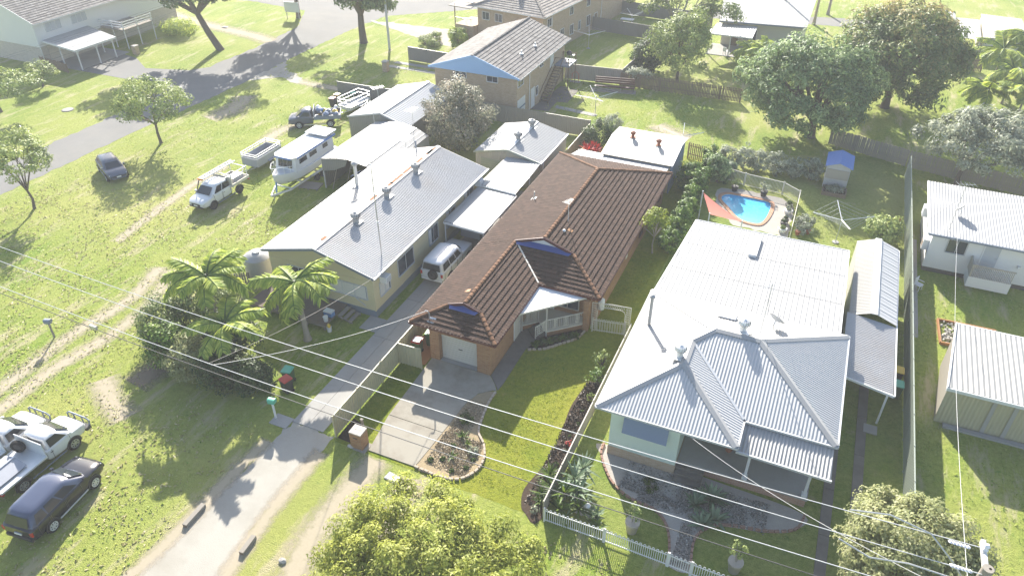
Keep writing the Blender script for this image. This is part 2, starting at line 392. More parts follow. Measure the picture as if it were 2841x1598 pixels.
# street on the left and the street across the top
sheet('road', ragged([(-66.9,-20),(-62.1,-20),(-62.0,45),(-61.4,58),(-61.1,66),(-61.6,72),(-61.5,86.5),(-60.5,93.5),(-50.4,101.6),(-25,109.5),(10,116),(70,124),(70,129),(10,121),(-59,104.2),(-72,99.5),(-120,90),(-120,84.5),(-84,92.2),(-73,91),(-69,84),(-68.4,74.3),(-68.9,63),(-67.1,50)], .6, .10, 3), .006, M['road'], 'grey bitumen street crossing the grass on the left', 'road')
sheet('gravel_shoulder', ragged([(-61.3,64.5),(-58.5,66.6),(-55.5,65.7),(-55.7,67.2),(-59.5,69),(-61.4,71.5)], .4, .15, 8), .008, M['gravel'], 'gravel corner beside the street', 'gravel')
strip('dirt_path', [(-56,66.4),(-52,66.2),(-46,66.0),(-38.5,65.9)], 2.55, .005, M['dirt'], 'worn dirt path along the dark metal fence', 'path')
sheet('side_street', ragged([(-61.6,90.6),(-55.9,88.0),(-50.8,85.8),(-45.5,84.5),(-45,89.5),(-49.4,91.3)], .5, .12, 9), .010, M['gravel'], 'gravel drive off the top street towards the tan units', 'drive')
sheet('asphalt_apron', [(-81.6,58.9),(-74.1,59.0),(-68.2,60.5),(-68.2,66.5),(-70,64.2),(-75.3,62.7),(-79.1,65.0),(-82.0,65.6)], .009, M['road'], 'asphalt apron from the street to the white house carport', 'drive')
o = MB().box(-88.3,-81.7,58.9,66.4,0,.05).build('carport_slab', M['concrete']); tag(o, 'concrete slab under the white house carport', 'slab', kind='structure')
strip('house_track', [(-92,82.4),(-83,80),(-72,78.2),(-68,77)], 4.42, .007, M['dirt'], 'worn dirt drive by the big street tree', 'track')
k = thing('footpath', 'thin pair of concrete strips leading to the blue gabled house', 'path'); k['kind'] = 'structure'
for y0, y1 in ((76.2,76.9),(74.7,75.4)):
    for i in range(4): MB().box(-49+i*2.35,-49+i*2.35+2.3,y0,y1,0,.03).build('slab', M['concrete'], k)
# worn tracks in the paddock
strip('wheel_rut', [(-38.9,13),(-38.8,17),(-38.9,20),(-38.4,23.5),(-38.8,27.5),(-40.5,31)], 1.87, .005, M['dirt'], 'right-hand wheel rut worn in the grass beside the palms', 'track')
strip('wheel_rut', [(-40.4,14),(-40.3,17.3),(-40.7,22.5),(-40.3,27),(-41.5,31)], 2.04, .006, M['dirt'], 'left-hand wheel rut worn in the grass beside the leaning letterbox', 'track')
strip('wheel_rut', [(-47,32),(-47.6,35),(-48.1,38.6),(-48.5,42),(-48.3,46)], 1.7, .005, M['dirt'], 'faint bare rut left of the white tradesman ute', 'track')
strip('bare_patch', [(-33.8,25.5),(-33.2,23),(-33.4,20.6)], 3.57, .007, M['soilpatch'], 'dark bare soil beside the hedge', 'soil')
strip('bare_patch', [(-35.6,20.4),(-33.6,19.2),(-31.6,18.4)], 2.72, .006, M['dirt'], 'pale bare patch of ground above the parked utes', 'soil')
strip('bare_patch', [(-48.5,51),(-48.8,54),(-48,56.8)], 2.89, .006, M['dirt'], 'pale scuffed ground before the slate blue ute', 'soil')
strip('bare_patch', [(-58.5,60.5),(-57,57),(-57.5,53.5)], 4.42, .006, M['dirt'], 'dry mown patch beside the street', 'soil')
strip('bare_patch', [(-15,70.5),(-12.5,69),(-11,68.6)], 3.74, .006, M['dirt'], 'pale bare patch on the lawn behind the rear shed', 'soil')
# left neighbour's drive: cast concrete slabs, gravel outside the boundary
k = thing('concrete_drive', 'long concrete drive between the cream house and the brick house', 'drive'); k['kind'] = 'structure'
ys = [22.0,26.0,30.3,34.6,39.0,43.4,47.8,52.0]
for i in range(len(ys)-1):
    for x0, x1 in ((-22.95,-22.02),(-22.0,-20.92)):
        MB().box(x0,x1,ys[i]+.015,ys[i+1]-.015,0,.045+.002*(i%2)).build('slab', M['concrete'], k)
MB().box(-24.2,-22.97,30.6,32.0,0,.05).build('slab', M['concrete'], k); MB().box(-24.1,-22.97,21.4,22.2,0,.05).build('slab', M['concrete'], k)
sheet('gravel_drive', ragged([(-22.95,21.98),(-20.2,21.98),(-20.2,19.3),(-20.4,15.9),(-19.7,12.5),(-19.4,5),(-25,5),(-23.4,11.4),(-23.35,14.3),(-23.4,16.3),(-23.1,18.5)], .3, .07, 5), .008, M['gravel'], 'pale gravel crossover from the concrete drive to the street', 'drive')
strip('track_dirt', [(-23.3,20.5),(-23.5,17),(-23.5,13.5),(-24.0,9)], 1.5, .009, M['dirt'], 'worn left edge of the gravel crossover', 'track')
strip('gravel_track', [(-17.2,21.7),(-17.4,18.5),(-17.4,15.9),(-16.9,13.6),(-16.4,9)], 2.89, .006, M['dirt'], 'narrow gravel track leading up to the brick house driveway', 'track')
strip('gravel_track', [(-14.9,21.3),(-14.7,19.2),(-14.6,16),(-14.6,12)], 2.38, .005, M['dirt'], 'worn track half hidden under the golden tree', 'track')
strip('track_dirt', [(-20.2,21.0),(-20.2,17),(-19.8,13),(-19.5,9)], 1.6, .010, M['dirt'], 'worn right edge of the gravel crossover', 'track')
# the brick house's own paving
k = thing('driveway', 'warm grey concrete driveway in front of the roller door', 'drive'); k['kind'] = 'structure'
MB().slab([(-18.42,29.9),(-18.3,24.62),(-14.90,24.62),(-14.76,27.0),(-14.45,28.15),(-13.8,28.74),(-13.58,28.82),(-13.93,29.3),(-14.45,29.82)],0,.05).build('slab', M['concrete_warm'], k)
MB().slab([(-18.3,24.58),(-17.92,21.9),(-15.1,21.9),(-14.90,24.58)],0,.05).build('slab', M['concrete_warm'], k)
MB().box(-18.75,-17.98,21.62,22.35,0,.04).build('slab', M['concrete_warm'], k)
k = thing('front_path', 'grey concrete path beside the garage leading to the porch', 'path'); k['kind'] = 'structure'
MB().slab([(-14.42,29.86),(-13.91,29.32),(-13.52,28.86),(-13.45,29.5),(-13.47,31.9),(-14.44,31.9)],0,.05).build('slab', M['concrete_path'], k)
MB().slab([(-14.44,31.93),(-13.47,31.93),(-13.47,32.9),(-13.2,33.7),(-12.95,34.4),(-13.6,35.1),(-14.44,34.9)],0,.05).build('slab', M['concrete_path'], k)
# garden beds of the brick house
bed = catmull([(-13.6,28.68),(-14.4,28.12),(-14.73,27.0),(-14.86,25.1),(-15.06,22.0),(-13.6,21.9),(-12.68,22.13),(-12.12,22.9),(-12.08,23.8),(-12.5,24.7),(-13.15,25.45),(-13.42,26.5),(-13.6,27.7)], 5)
sheet('mulch_bed', bed, .03, M['mulch'], 'straw coloured mulch bed beside the driveway', 'garden bed')
sheet('soil_bed', catmull([(-7.85,32.5),(-8.55,32.2),(-8.95,31.2),(-9.15,29.4),(-9.0,27.6),(-8.85,26.0),(-9.05,24.3),(-9.32,22.9),(-9.1,21.95),(-8.75,21.55),(-7.85,21.5),(-7.85,27)], 4), .02, M['soil'], 'bare brown soil bed along the right boundary', 'garden bed')
sheet('porch_bed', catmull([(-13.35,32.95),(-12.4,33.5),(-11.7,34.3),(-10.95,35.2),(-10.7,36.1),(-11.3,36.1),(-12.5,34.95),(-13.1,34.2)], 4), .03, M['barkmulch'], 'dark mulched bed under the porch', 'garden bed')
sheet('corner_bed', [(-19.98,22.0),(-18.98,21.95),(-18.95,22.6),(-19.3,23.4),(-19.98,23.6)], .02, M['barkmulch'], 'black mulch corner by the front fence', 'garden bed')
# neighbour's gravel garden, strips, pool surround
sheet('gravel_garden', catmull([(-6.5,27.4),(-6.3,26.4),(-5.35,25.1),(-4.15,24.5),(-2.9,24.3),(-2.15,23.5),(-1.75,22.3),(-1.72,21.5),(-.65,21.5),(-.8,23.2),(-.42,24.1),(.44,24.65),(2.34,25.1),(3.5,25.75),(3.8,26.9),(0,27.2)], 4), .015, M['pebble'], 'grey gravel garden in front of the silver roofed house', 'garden bed')
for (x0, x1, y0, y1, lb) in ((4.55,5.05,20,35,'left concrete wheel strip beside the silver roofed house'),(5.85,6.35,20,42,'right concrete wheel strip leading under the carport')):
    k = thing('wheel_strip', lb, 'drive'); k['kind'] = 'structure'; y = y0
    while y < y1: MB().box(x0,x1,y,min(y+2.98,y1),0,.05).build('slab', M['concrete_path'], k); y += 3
MB().box(6.2,6.9,33.9,34.6,0,.06).build('post_pad', M['concrete']); tag(bpy.data.objects['post_pad'], 'square concrete pad at the foot of the carport post', 'pad', kind='structure')
sheet('side_gravel', [(8.35,44),(9.05,44),(9.05,57),(8.35,57)], .012, M['pebble'], 'gravel strip between the tall fence and the white house', 'gravel')
# concrete yard behind the brick two-storey house
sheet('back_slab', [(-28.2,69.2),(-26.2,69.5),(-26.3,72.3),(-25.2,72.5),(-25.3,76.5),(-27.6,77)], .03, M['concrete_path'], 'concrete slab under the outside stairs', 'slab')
sheet('yard_path', [(-25.9,70.6),(-21.3,70.1),(-21.3,70.8),(-26,71.4)], .028, M['concrete'], 'thin concrete path to the clothes hoist', 'path')

# brick edging of the garden beds: every block by itself
def edging(label, path, m, size=(.23,.11,.13), closed=False):
    k = thing('garden_edging', label, 'edging'); k['kind'] = 'structure'
    P = catmull(path, 12, closed); me = MB().box(-size[0]/2,size[0]/2,-size[1]/2,size[1]/2,0,size[2]).build('edging_block', m, k)
    mesh = me.data; first = True; acc = 0; rg = random.Random(5)
    for i in range(len(P)-1):
        a, b = P[i], P[i+1]; L = math.dist(a,b); acc += L
        if acc >= size[0]+.015:
            acc = 0; ang = math.atan2(b[1]-a[1], b[0]-a[0])+rg.gauss(0,.03)
            ob = me if first else place('edging_block', mesh, k)
            ob.location = (a[0],a[1],rg.uniform(-.01,.015)); ob.rotation_euler = (0,0,ang); first = False
edging('pale block edging curving round the straw mulch bed', [(-13.55,28.7),(-13.56,27.7),(-13.38,26.5),(-13.1,25.42),(-12.44,24.68),(-12.02,23.8),(-12.06,22.86),(-12.64,22.06),(-13.6,21.83),(-15.06,21.9)], M['edging'])
edging('pale block edging round the bed under the porch', [(-13.4,32.88),(-12.38,33.42),(-11.66,34.24),(-10.9,35.14),(-10.62,36.14)], M['edging'])
edging('red block edging on the left of the gravel garden', [(-6.55,27.5),(-6.42,26.5),(-5.4,25.05),(-4.17,24.39),(-2.91,24.2),(-2.13,23.45),(-1.74,22.3),(-1.72,21.6)], M['edging_red'])
edging('red block edging on the right of the gravel garden', [(-.6,21.6),(-.78,23.2),(-.4,24.13),(.44,24.72),(2.34,25.16),(3.54,25.83),(3.86,26.9)], M['edging_red'])

# ================================================================== building helpers
def tile_roof(root, base, faces, tilemat, gauge=.33, cover=.32, single=0, single_faces=(), lap=.04, deckmat=None, name='roof_tile'):
    """faces: dict key -> 3d polygon (world). Tiles laid in courses; the first 'single' whole ones of single_faces are objects."""
    prof = [(0,.010),(.22,.0),(.78,.0),(1,.010)]
    rg = random.Random(11); joined = MB(); count = 0; shared = None; B = Vector(base)
    for key, poly in faces.items():
        P = [Vector(p)-B for p in poly]; n = Vector((0,0,0))
        for i in range(len(P)): n += P[i].cross(P[(i+1)%len(P)])
        n.normalize()
        if n.z < 0: n = -n
        s = (Vector((0,0,1))-n*n.z).normalized(); u = s.cross(n)
        o = min(P, key=lambda p: p.z); o = Vector((0,0,o.z))-n*((Vector((0,0,o.z))-o).dot(n)) if False else o
        q = [((p-o).dot(u), (p-o).dot(s)) for p in P]; vm = max(b for _, b in q)
        def lim(v):
            v = min(max(v, 1e-4), vm-1e-4); c = []
            for i in range(len(q)):
                (a0,b0),(a1,b1) = q[i], q[(i+1)%len(q)]
                if (b0-v)*(b1-v) <= 0 and abs(b1-b0) > 1e-9: c.append(a0+(a1-a0)*(v-b0)/(b1-b0))
            return min(c), max(c)
        k = 0
        while k*gauge < vm-.05:
            va, vb = k*gauge-(.05 if k == 0 else 0), min((k+1)*gauge+.05, vm)
            (l0,r0),(l1,r1) = lim(va), lim(vb)
            i0 = math.floor(min(l0,l1)/cover)-1; i1 = math.ceil(max(r0,r1)/cover)+1
            off = (k%2)*.5*cover
            for i in range(i0, i1):
                ua = i*cover+off; ub = ua+cover-.012
                whole = ua > max(l0,l1) and ub < min(r0,r1) and vb-va > gauge*.9
                if not whole and (ub <= min(l0,l1) or ua >= max(r0,r1)): continue
                if whole and key in single_faces and count < single and k > 0:
                    if shared is None:
                        t = MB(); L = gauge+.05
                        vs = []
                        for f, h in prof: vs += [(f*(cover-.012),0,lap+h-.002-.03),(f*(cover-.012),0,lap+h),(f*(cover-.012),L,h)]
                        fs = []
                        for j in range(3): fs += [(3*j,3*j+3,3*j+4,3*j+1),(3*j+1,3*j+4,3*j+5,3*j+2)]
                        t.add(vs, fs); ob = t.build(name, tilemat, root); shared = ob.data
                    else: ob = place(name, shared, root)
                    pos = o+u*ua+s*va+n*rg.uniform(-.004,.004); tw = rg.gauss(0,.006)
                    m4 = Matrix((( u.x,s.x,n.x,pos.x),(u.y,s.y,n.y,pos.y),(u.z,s.z,n.z,pos.z),(0,0,0,1))) @ Matrix.Rotation(tw,4,'Z')
                    ob.location, ob.rotation_euler = m4.to_translation(), m4.to_euler(); count += 1
                    continue
                vs = []; dz = rg.uniform(-.002,.002)
                for f, h in prof:
                    x = ua+f*(ub-ua); x0 = min(max(x,l0),r0); x1 = min(max(x,l1),r1)
                    pb = o+u*x0+s*va; pt = o+u*x1+s*vb
                    vs += [pb+n*(lap+h-.03), pb+n*(lap+h+dz), pt+n*(h+dz)]
                if (vs[0]-vs[9]).length < .01 and (vs[2]-vs[11]).length < .01: continue
                fs = []
                for j in range(3): fs += [(3*j,3*j+3,3*j+4,3*j+1),(3*j+1,3*j+4,3*j+5,3*j+2)]
                joined.add(vs, fs, rg.uniform(.001,.999))
            k += 1
        dk = MB().thick([p-n*.02 for p in P], .05); dk.build('roof_deck', deckmat or M['dark'], root)
    if joined.v: tag(joined.build('roof_tiles', tilemat, root), kind='stuff')
def caps(root, base, lines, m, L=.36, r=.12, name='ridge_cap'):
    """half-round cap tiles along ridges and hips, each by itself, laid from the low end up"""
    shared = None; B = Vector(base); rg = random.Random(3)
    for a, b in lines:
        a, b = Vector(a)-B, Vector(b)-B
        if a.z > b.z: a, b = b, a
        d = b-a; n = max(1, round(d.length/L)); x = d.normalized(); y = Vector((0,0,1)).cross(x).normalized(); z = x.cross(y)
        st = d.length/n
        for i in range(n):
            if shared is None:
                t = MB(); N = 6; vs = []
                for xx, rr, up in ((-.03,r+.022,.02),(.40,r,0)):
                    for k in range(N+1):
                        g = math.pi*k/N; vs.append((xx, rr*math.cos(g), up+rr*.75*math.sin(g)-.02))
                fs = [(k,k+1,N+1+k+1,N+1+k) for k in range(N)]+[tuple(range(N,-1,-1)), tuple(range(N+1,2*N+2))]
                t.add(vs, fs); ob = t.build(name, m, root); shared = ob.data
            else: ob = place(name, shared, root)
            p = a+x*(i*st)+z*(.035+rg.uniform(-.005,.005))
            m4 = Matrix(((x.x,y.x,z.x,p.x),(x.y,y.y,z.y,p.y),(x.z,y.z,z.z,p.z),(0,0,0,1)))
            ob.location, ob.rotation_euler = m4.to_translation(), m4.to_euler()
def window(root, c, w, h, face, fm=None, pm=None, mull=1, name='window', t=.06, curtain=None, hood=None, label=None):
    """c: centre on the wall face (local); face: 'x+','x-','y+','y-' outward"""
    ax, sg = face[0], 1 if face[1] == '+' else -1
    fm = fm or M['white']; pm = pm or M['glass']
    def bx(mb, a0, a1, z0, z1, d0, d1):
        d0, d1 = sorted((d0*sg, d1*sg))
        if ax == 'x': mb.box(c[0]+d0,c[0]+d1,c[1]+a0,c[1]+a1,c[2]+z0,c[2]+z1)
        else: mb.box(c[0]+a0,c[0]+a1,c[1]+d0,c[1]+d1,c[2]+z0,c[2]+z1)
    f = MB(); e_ = .055
    bx(f,-w/2-e_,-w/2,-h/2-e_,h/2+e_,-.02,t); bx(f,w/2,w/2+e_,-h/2-e_,h/2+e_,-.02,t)
    bx(f,-w/2,w/2,h/2,h/2+e_,-.02,t); bx(f,-w/2,w/2,-h/2-e_,-h/2,-.02,t+.03)
    for i in range(mull):
        x = -w/2+w*(i+1)/(mull+1); bx(f,x-.02,x+.02,-h/2,h/2,-.02,t-.015)
    fo = f.build(name, fm, root)
    if label: fo['label'] = label
    n = mull+1
    for i in range(n):
        g = MB(); bx(g,-w/2+w*i/n+.021,-w/2+w*(i+1)/n-.021,-h/2,h/2,.008,.02); g.build('pane', pm, fo)
    if curtain:
        g = MB(); bx(g,-w/2+.03,-w/2+w*curtain,-h/2,h/2,.021,.024); g.build('curtain', M['curtain'], fo)
    return fo
def door(root, c, w, h, face, dm, name='door', hm=None):
    ax, sg = face[0], 1 if face[1] == '+' else -1
    def bx(mb, a0, a1, z0, z1, d0, d1):
        d0, d1 = sorted((d0*sg, d1*sg))
        if ax == 'x': mb.box(c[0]+d0,c[0]+d1,c[1]+a0,c[1]+a1,c[2]+z0,c[2]+z1)
        else: mb.box(c[0]+a0,c[0]+a1,c[1]+d0,c[1]+d1,c[2]+z0,c[2]+z1)
    g = MB(); bx(g,-w/2,w/2,0,h,0,.035); d = g.build(name, dm, root)
    g = MB(); bx(g,-w/2-.07,-w/2-.002,0,h+.07,-.01,.05); bx(g,w/2+.002,w/2+.07,0,h+.07,-.01,.05); bx(g,-w/2-.002,w/2+.002,h+.002,h+.07,-.01,.05); g.build('door_frame', M['white'], d)
    g = MB(); bx(g,w/2-.16,w/2-.06,.98,1.03,.035,.09); g.build('handle', hm or M['steel'], d)
    return d
def whirly(label, loc, m, s=1.0, group=None):
    """turbine roof vent"""
    t = thing('roof_vent', label, 'roof vent', loc, 0, group)
    MB().lathe([(.17*s,-.25*s),(.16*s,.22*s)], 14).build('throat', m, t, 40)
    MB().box(-.3*s,.3*s,-.3*s,.3*s,-.06*s,-.03*s).build('flashing', m, t)
    b = MB(); n = 14
    for k in range(n):                        # curved vanes round the head
        a0 = 2*math.pi*k/n; pts = []
        for rr, z, tw in ((.17,.22,0),(.27,.32,.12),(.29,.42,.22),(.24,.52,.32),(.08,.57,.4)):
            for da in (0, .30): pts.append((rr*s*math.cos(a0+tw+da)*(1 if da == 0 else .93), rr*s*math.sin(a0+tw+da)*(1 if da == 0 else .93), z*s))
        b.add(pts, [(2*i,2*i+1,2*i+3,2*i+2) for i in range(4)])
    b.build('turbine', m, t); MB().lathe([(.15*s,.2*s),(.235*s,.32*s),(.255*s,.42*s),(.21*s,.51*s),(.07*s,.56*s)], 14).build('drum', m, t, 40); MB().lathe([(.12*s,.55*s),(.05*s,.60*s),(0,.61*s)], 12).build('cap', m, t, 40)
    return t
def antenna(label, loc, h=2.2, rz=0, m='steel', elems=7, mast=.022, stay=False, sz=.8):
    t = thing('antenna', label, 'antenna', loc, rz)
    MB().tube([(0,0,-.1),(0,0,h)], mast, 6).build('mast', M[m], t)
    b = MB(); b.bar((-.7*sz,0,h-.1),(.75*sz,0,h-.1),.02)
    for i in range(elems):
        x = sz*(-.65+i*1.35/(elems-1)); l = sz*(.55-.045*i); b.bar((x,-l,h-.1),(x,l,h-.1),.012)
    b.build('boom', M[m], t)
    if stay:
        g = MB()
        for a in (0,2.1,4.2): g.tube([(0,0,h*.7),(1.6*math.cos(a),1.6*math.sin(a),-.1)], .006, 3)
        g.build('guy_wire', M['wire_dark'], t)
    return t
def dish(label, loc, rz=0, r=.35):
    t = thing('satellite_dish', label, 'satellite dish', loc, rz)
    MB().tube([(0,0,-.1),(0,0,.35),(.08,0,.5)], .025, 6).build('bracket', M['steel'], t)
    b = MB(); prof = []; N = 16; vs = []; fs = []
    ax = Vector((.75,0,.62)).normalized(); x = Vector((0,1,0)); y = ax.cross(x)
    for i, (rr, d) in enumerate(((0,0),(.5,.03),(1,.11))):
        for k in range(N): q = Vector((.08,0,.5))+x*(rr*r*math.cos(2*math.pi*k/N))+y*(rr*r*math.sin(2*math.pi*k/N))+ax*d*(r/.35); vs.append(q)
    for i in range(2):
        for k in range(N): fs.append((i*N+k,i*N+(k+1)%N,(i+1)*N+(k+1)%N,(i+1)*N+k))
    b.add(vs, fs).build('reflector', M['gutter_grey'], t, 40)
    MB().bar((.08,0,.25),Vector((.08,0,.5))+ax*.4-y*.1,.02).build('feed_arm', M['steel'], t)
    return t

# ================================================================== the brown tiled brick house
HB = (-14.8, 42.5, 0)
house = thing('brick_house', 'brick house with brown tiled hip roof and two small front gablets', 'house', HB)
def hb(mb, name, m, smooth=0, parent=None):     # geometry written in world coordinates
    mb.v = [(x-HB[0], y-HB[1], z-HB[2]) for x, y, z in mb.v]; return mb.build(name, M[m], parent or house, smooth)
X0, X1, XF, Y0, Y1, Y2, ZE, TT = -19.65, -9.97, -14.07, 29.72, 36.45, 55.3, 2.6, .335
RX = (X0+X1)/2; RZ = ZE+(X1-RX)*TT; FX = (X0+XF)/2; FZ = ZE+(XF-FX)*TT
GD = XF-FX; GY = Y1+GD                          # main gablet plane
gw = 1.05; gd = GD-gw; gy = Y0+gd; gz = ZE+gd*TT  # garage gablet
YB = Y2-(RX-X0)
faces = {
 'front': [(X0,Y0,ZE),(XF,Y0,ZE),(FX+gw,gy,gz),(FX-gw,gy,gz)],
 'porch': [(XF,Y1,ZE),(X1,Y1,ZE),(X1-GD,GY,FZ),(FX,GY,FZ)],
 'wing': [(XF,Y0,ZE),(XF,Y1,ZE),(FX,GY,FZ),(FX,gy,FZ),(FX+gw,gy,gz)],
 'right': [(X1,Y1,ZE),(X1,Y2,ZE),(RX,YB,RZ),(RX,GY,RZ),(X1-GD,GY,FZ)],
 'left_front': [(X0,Y0,ZE),(FX-gw,gy,gz),(FX,gy,FZ),(FX,GY,FZ),(X0,GY,ZE)],
 'left_back': [(X0,GY,ZE),(RX,GY,RZ),(RX,YB,RZ),(X0,Y2,ZE)],
 'back': [(X0,Y2,ZE),(X1,Y2,ZE),(RX,YB,RZ)]}
tile_roof(house, HB, faces, M['tile_brown'], single=300, single_faces=('front','porch','wing'), lap=.078, cover=.24, deckmat=M['dark'])
caps(house, HB, [((X0,Y0,ZE),(FX-gw,gy,gz)),((XF,Y0,ZE),(FX+gw,gy,gz)),((FX,gy+.1,FZ),(FX,GY,FZ)),((X1,Y1,ZE),(X1-GD,GY,FZ)),
     ((RX,GY+.1,RZ),(RX,YB,RZ)),((X0,Y2,ZE),(RX,YB,RZ)),((X1,Y2,ZE),(RX,YB,RZ))], M['tile_cap'])
# valley flashing, gablets
v = MB(); a, b_ = Vector((XF,Y1,ZE+.03)), Vector((FX,GY,FZ+.03)); v.bar(a+Vector((0,0,.03)), b_+Vector((0,0,.03)), .10, .05); hb(v,'valley_flashing','offwhite')
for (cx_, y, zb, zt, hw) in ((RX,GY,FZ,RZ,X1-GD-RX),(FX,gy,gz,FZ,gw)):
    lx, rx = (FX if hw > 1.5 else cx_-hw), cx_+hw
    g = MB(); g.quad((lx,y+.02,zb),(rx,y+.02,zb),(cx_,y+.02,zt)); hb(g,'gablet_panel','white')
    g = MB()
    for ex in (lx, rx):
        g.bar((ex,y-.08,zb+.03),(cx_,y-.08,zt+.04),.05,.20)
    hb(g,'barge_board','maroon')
    k3 = .26/TT; g = MB(); g.add([(lx,y-.03,zb),(rx,y-.03,zb),(rx-k3,y-.03,zb+.26),(lx+k3,y-.03,zb+.26)],[(0,1,2,3)]); g.thick([(lx+.05,y-.03,zb+.10),(rx-.05,y-.03,zb+.10),(rx-.2,y-.36,zb+.02),(lx+.2,y-.36,zb+.02)],.02); hb(g,'apron_flashing','shade_blue')  # pale metal apron, enlarged, with the gablet's shadow put into its navy colour
    caps(house, HB, [((lx,y+.03,zb+.02),(cx_,y+.03,zt+.02)),((rx,y+.03,zb+.02),(cx_,y+.03,zt+.02))], M['tile_brown'], r=.09, name='verge_tile')
# gutters, soffits
for a, b_ in (((X0,Y0),(XF,Y0)),((XF,Y0),(XF,Y1)),((XF,Y1),(X1,Y1)),((X1,Y1),(X1,Y2)),((X1,Y2),(X0,Y2)),((X0,Y2),(X0,Y0))):
    d = Vector((b_[0]-a[0],b_[1]-a[1],0)).normalized(); o_ = Vector((d.y,-d.x,0))*.055
    g = MB(); g.bar(Vector((*a,ZE-.06))+o_-d*.06, Vector((*b_,ZE-.06))+o_+d*.06, .11, .12); hb(g,'gutter','gutter_red')
g = MB(); g.slab([(X0+.02,Y0+.02),(XF-.02,Y0+.02),(XF-.02,Y1+.02),(X1-.02,Y1+.02),(X1-.02,Y2-.02),(X0+.02,Y2-.02)],ZE-.20,ZE-.15); hb(g,'soffit','offwhite')
# walls
WL, WR, WF = -18.48, -14.46, 29.86
def wbox(x0,x1,y0,y1,z0=0,z1=ZE-.2,m='brick_or',name='wall'): g = MB(); g.box(x0,x1,y0,y1,z0,z1); return hb(g,name,m)
wbox(WL,-17.85,WF,30.45); wbox(-15.32,WR,WF,30.45); wbox(-17.85,-15.32,WF+.02,30.43,2.14,ZE-.2)
wbox(WL,WL+.24,30.45,33.2); wbox(-19.1,WL,33.2,33.44); wbox(-19.1,-18.86,33.44,54.9)
wbox(WR-.24,WR,30.45,36.95); wbox(WR,-10.36,36.95,37.19); wbox(-10.60,-10.36,37.19,54.9); wbox(-18.86,-10.6,54.66,54.9)
g = MB(); N = 24
for i in range(N):
    z0, z1 = .06+i*2.08/N, .06+(i+1)*2.08/N; g.box(-17.85,-15.32,30.22+(.012 if i%2 else 0),30.28,z0,z1-.012)
dr = hb(g,'roller_door','offwhite'); g = MB().box(-16.72,-16.45,30.19,30.215,1.0,1.05); hb(g,'handle','dark',0,dr)
dr['label'] = 'cream ribbed roller door'
g = MB().box(-17.85,-15.32,29.9,30.3,0,.06); hb(g,'threshold','concrete')
door(house,(WR-HB[0],33.85-HB[1],.06),.86,2.05,'x+',M['offwhite'])
for y, w_, h_, z in ((48.0,1.0,1.2,1.4),(51.0,1.6,1.3,1.4),(53.4,.8,.9,1.5)): window(house,(-10.36-HB[0],y-HB[1],z),w_,h_,'x+',M['maroon'],mull=1)
g = MB().box(-10.36,-10.33,44.0,44.45,.9,1.75); hb(g,'meter_box','offwhite')
window(house,(-12.2-HB[0],36.95-HB[1],1.55),1.5,1.2,'y-',M['offwhite'],mull=1); door(house,(-13.6-HB[0],36.95-HB[1],.52),.86,2.0,'y-',M['offwhite'])
# odd replacement tiles
for (x, y, face) in ((-17.35,33.05,'l'),(-13.75,41.55,'r')):
    z = ZE+((x-X0) if face == 'l' else (X1-x))*TT; sg = 1 if face == 'l' else -1
    g = MB(); g.thick([(x-.17,y-.3,z-sg*.17*TT+.075),(x+.17,y-.3,z+sg*.17*TT+.075),(x+.17,y+.02,z+sg*.17*TT+.075),(x-.17,y+.02,z-sg*.17*TT+.075)],.02)
    hb(g,'odd_tile','timber_orange')['label'] = 'bright orange replacement tile'
# porch: raised slab, stairs, railing with lace panels, flat white canopy
g = MB().slab([(-14.44,34.55),(-13.55,35.45),(-12.75,34.62),(-10.72,36.48),(-10.72,36.93),(-14.44,36.93)],0,.40); hb(g,'porch_base','brick_or')
g = MB().slab([(-14.44,34.47),(-13.55,35.37),(-12.75,34.53),(-10.66,36.44),(-10.66,36.94),(-14.44,36.94)],.402,.50); hb(g,'porch_slab','offwhite')
dd = Vector((-.71,-.70,0)); nn = Vector((.72,-.69,0)); s0 = Vector((-13.53,35.40,0))
for i in range(3):
    a = s0+dd*(.02+.26*i); g = MB(); c = [a+nn*.02, a+nn*1.06, a+nn*1.06+dd*.27, a+nn*.02+dd*.27]; g.slab([(q.x,q.y) for q in c],0,.37-.12*i); hb(g,'step','concrete_path')
def rail(a, b, z0a, z0b, lace=(), h=.85, post=True):
    a, b = Vector((*a,0)), Vector((*b,0)); d = b-a; L = d.length; g = MB()
    up = Vector((0,0,1)); za, zb = up*z0a, up*z0b
    g.bar(a+za+up*h, b+zb+up*h, .05,.05); g.bar(a+za+up*.1, b+zb+up*.1, .04,.04)
    if post:
        for p, z in ((a,z0a),(b,z0b)): g.bar(p+up*(z-.1), p+up*(z+h+.04), .06)
    hb(g,'railing','offwhite')
    n = int(L/.12)
    for i in range(1,n):
        p = a+d*i/n+up*(z0a+(z0b-z0a)*i/n); g = MB(); g.bar(p+up*.1,p+up*h,.02); hb(g,'baluster','offwhite')
    for t in lace:
        g = MB(); p = a+d*t; z = z0a+(z0b-z0a)*t; e_ = d.normalized()
        for j in range(5):
            for s_ in (-1,1):
                q = p+up*(z+.16+j*.14); g.bar(q-e_*.14*s_, q+e_*.14*s_+up*.14, .022)
        for j in range(4):
            q = p+up*(z+.22+j*.15); g.add(*(lambda c: ([c+e_*.06,c+up*.06,c-e_*.06,c-up*.06],[(0,1,2,3)]))(q))
        hb(g,'lace_panel','offwhite')
rail((-14.40,34.58),(-13.58,35.38),.5,.5,(.35,.72))
rail((-12.72,34.62),(-10.80,36.36),.5,.5,(.22,.5,.8))
rail((-13.28,34.12),(-12.76,34.60),.12,.5,(.3,.75)); 
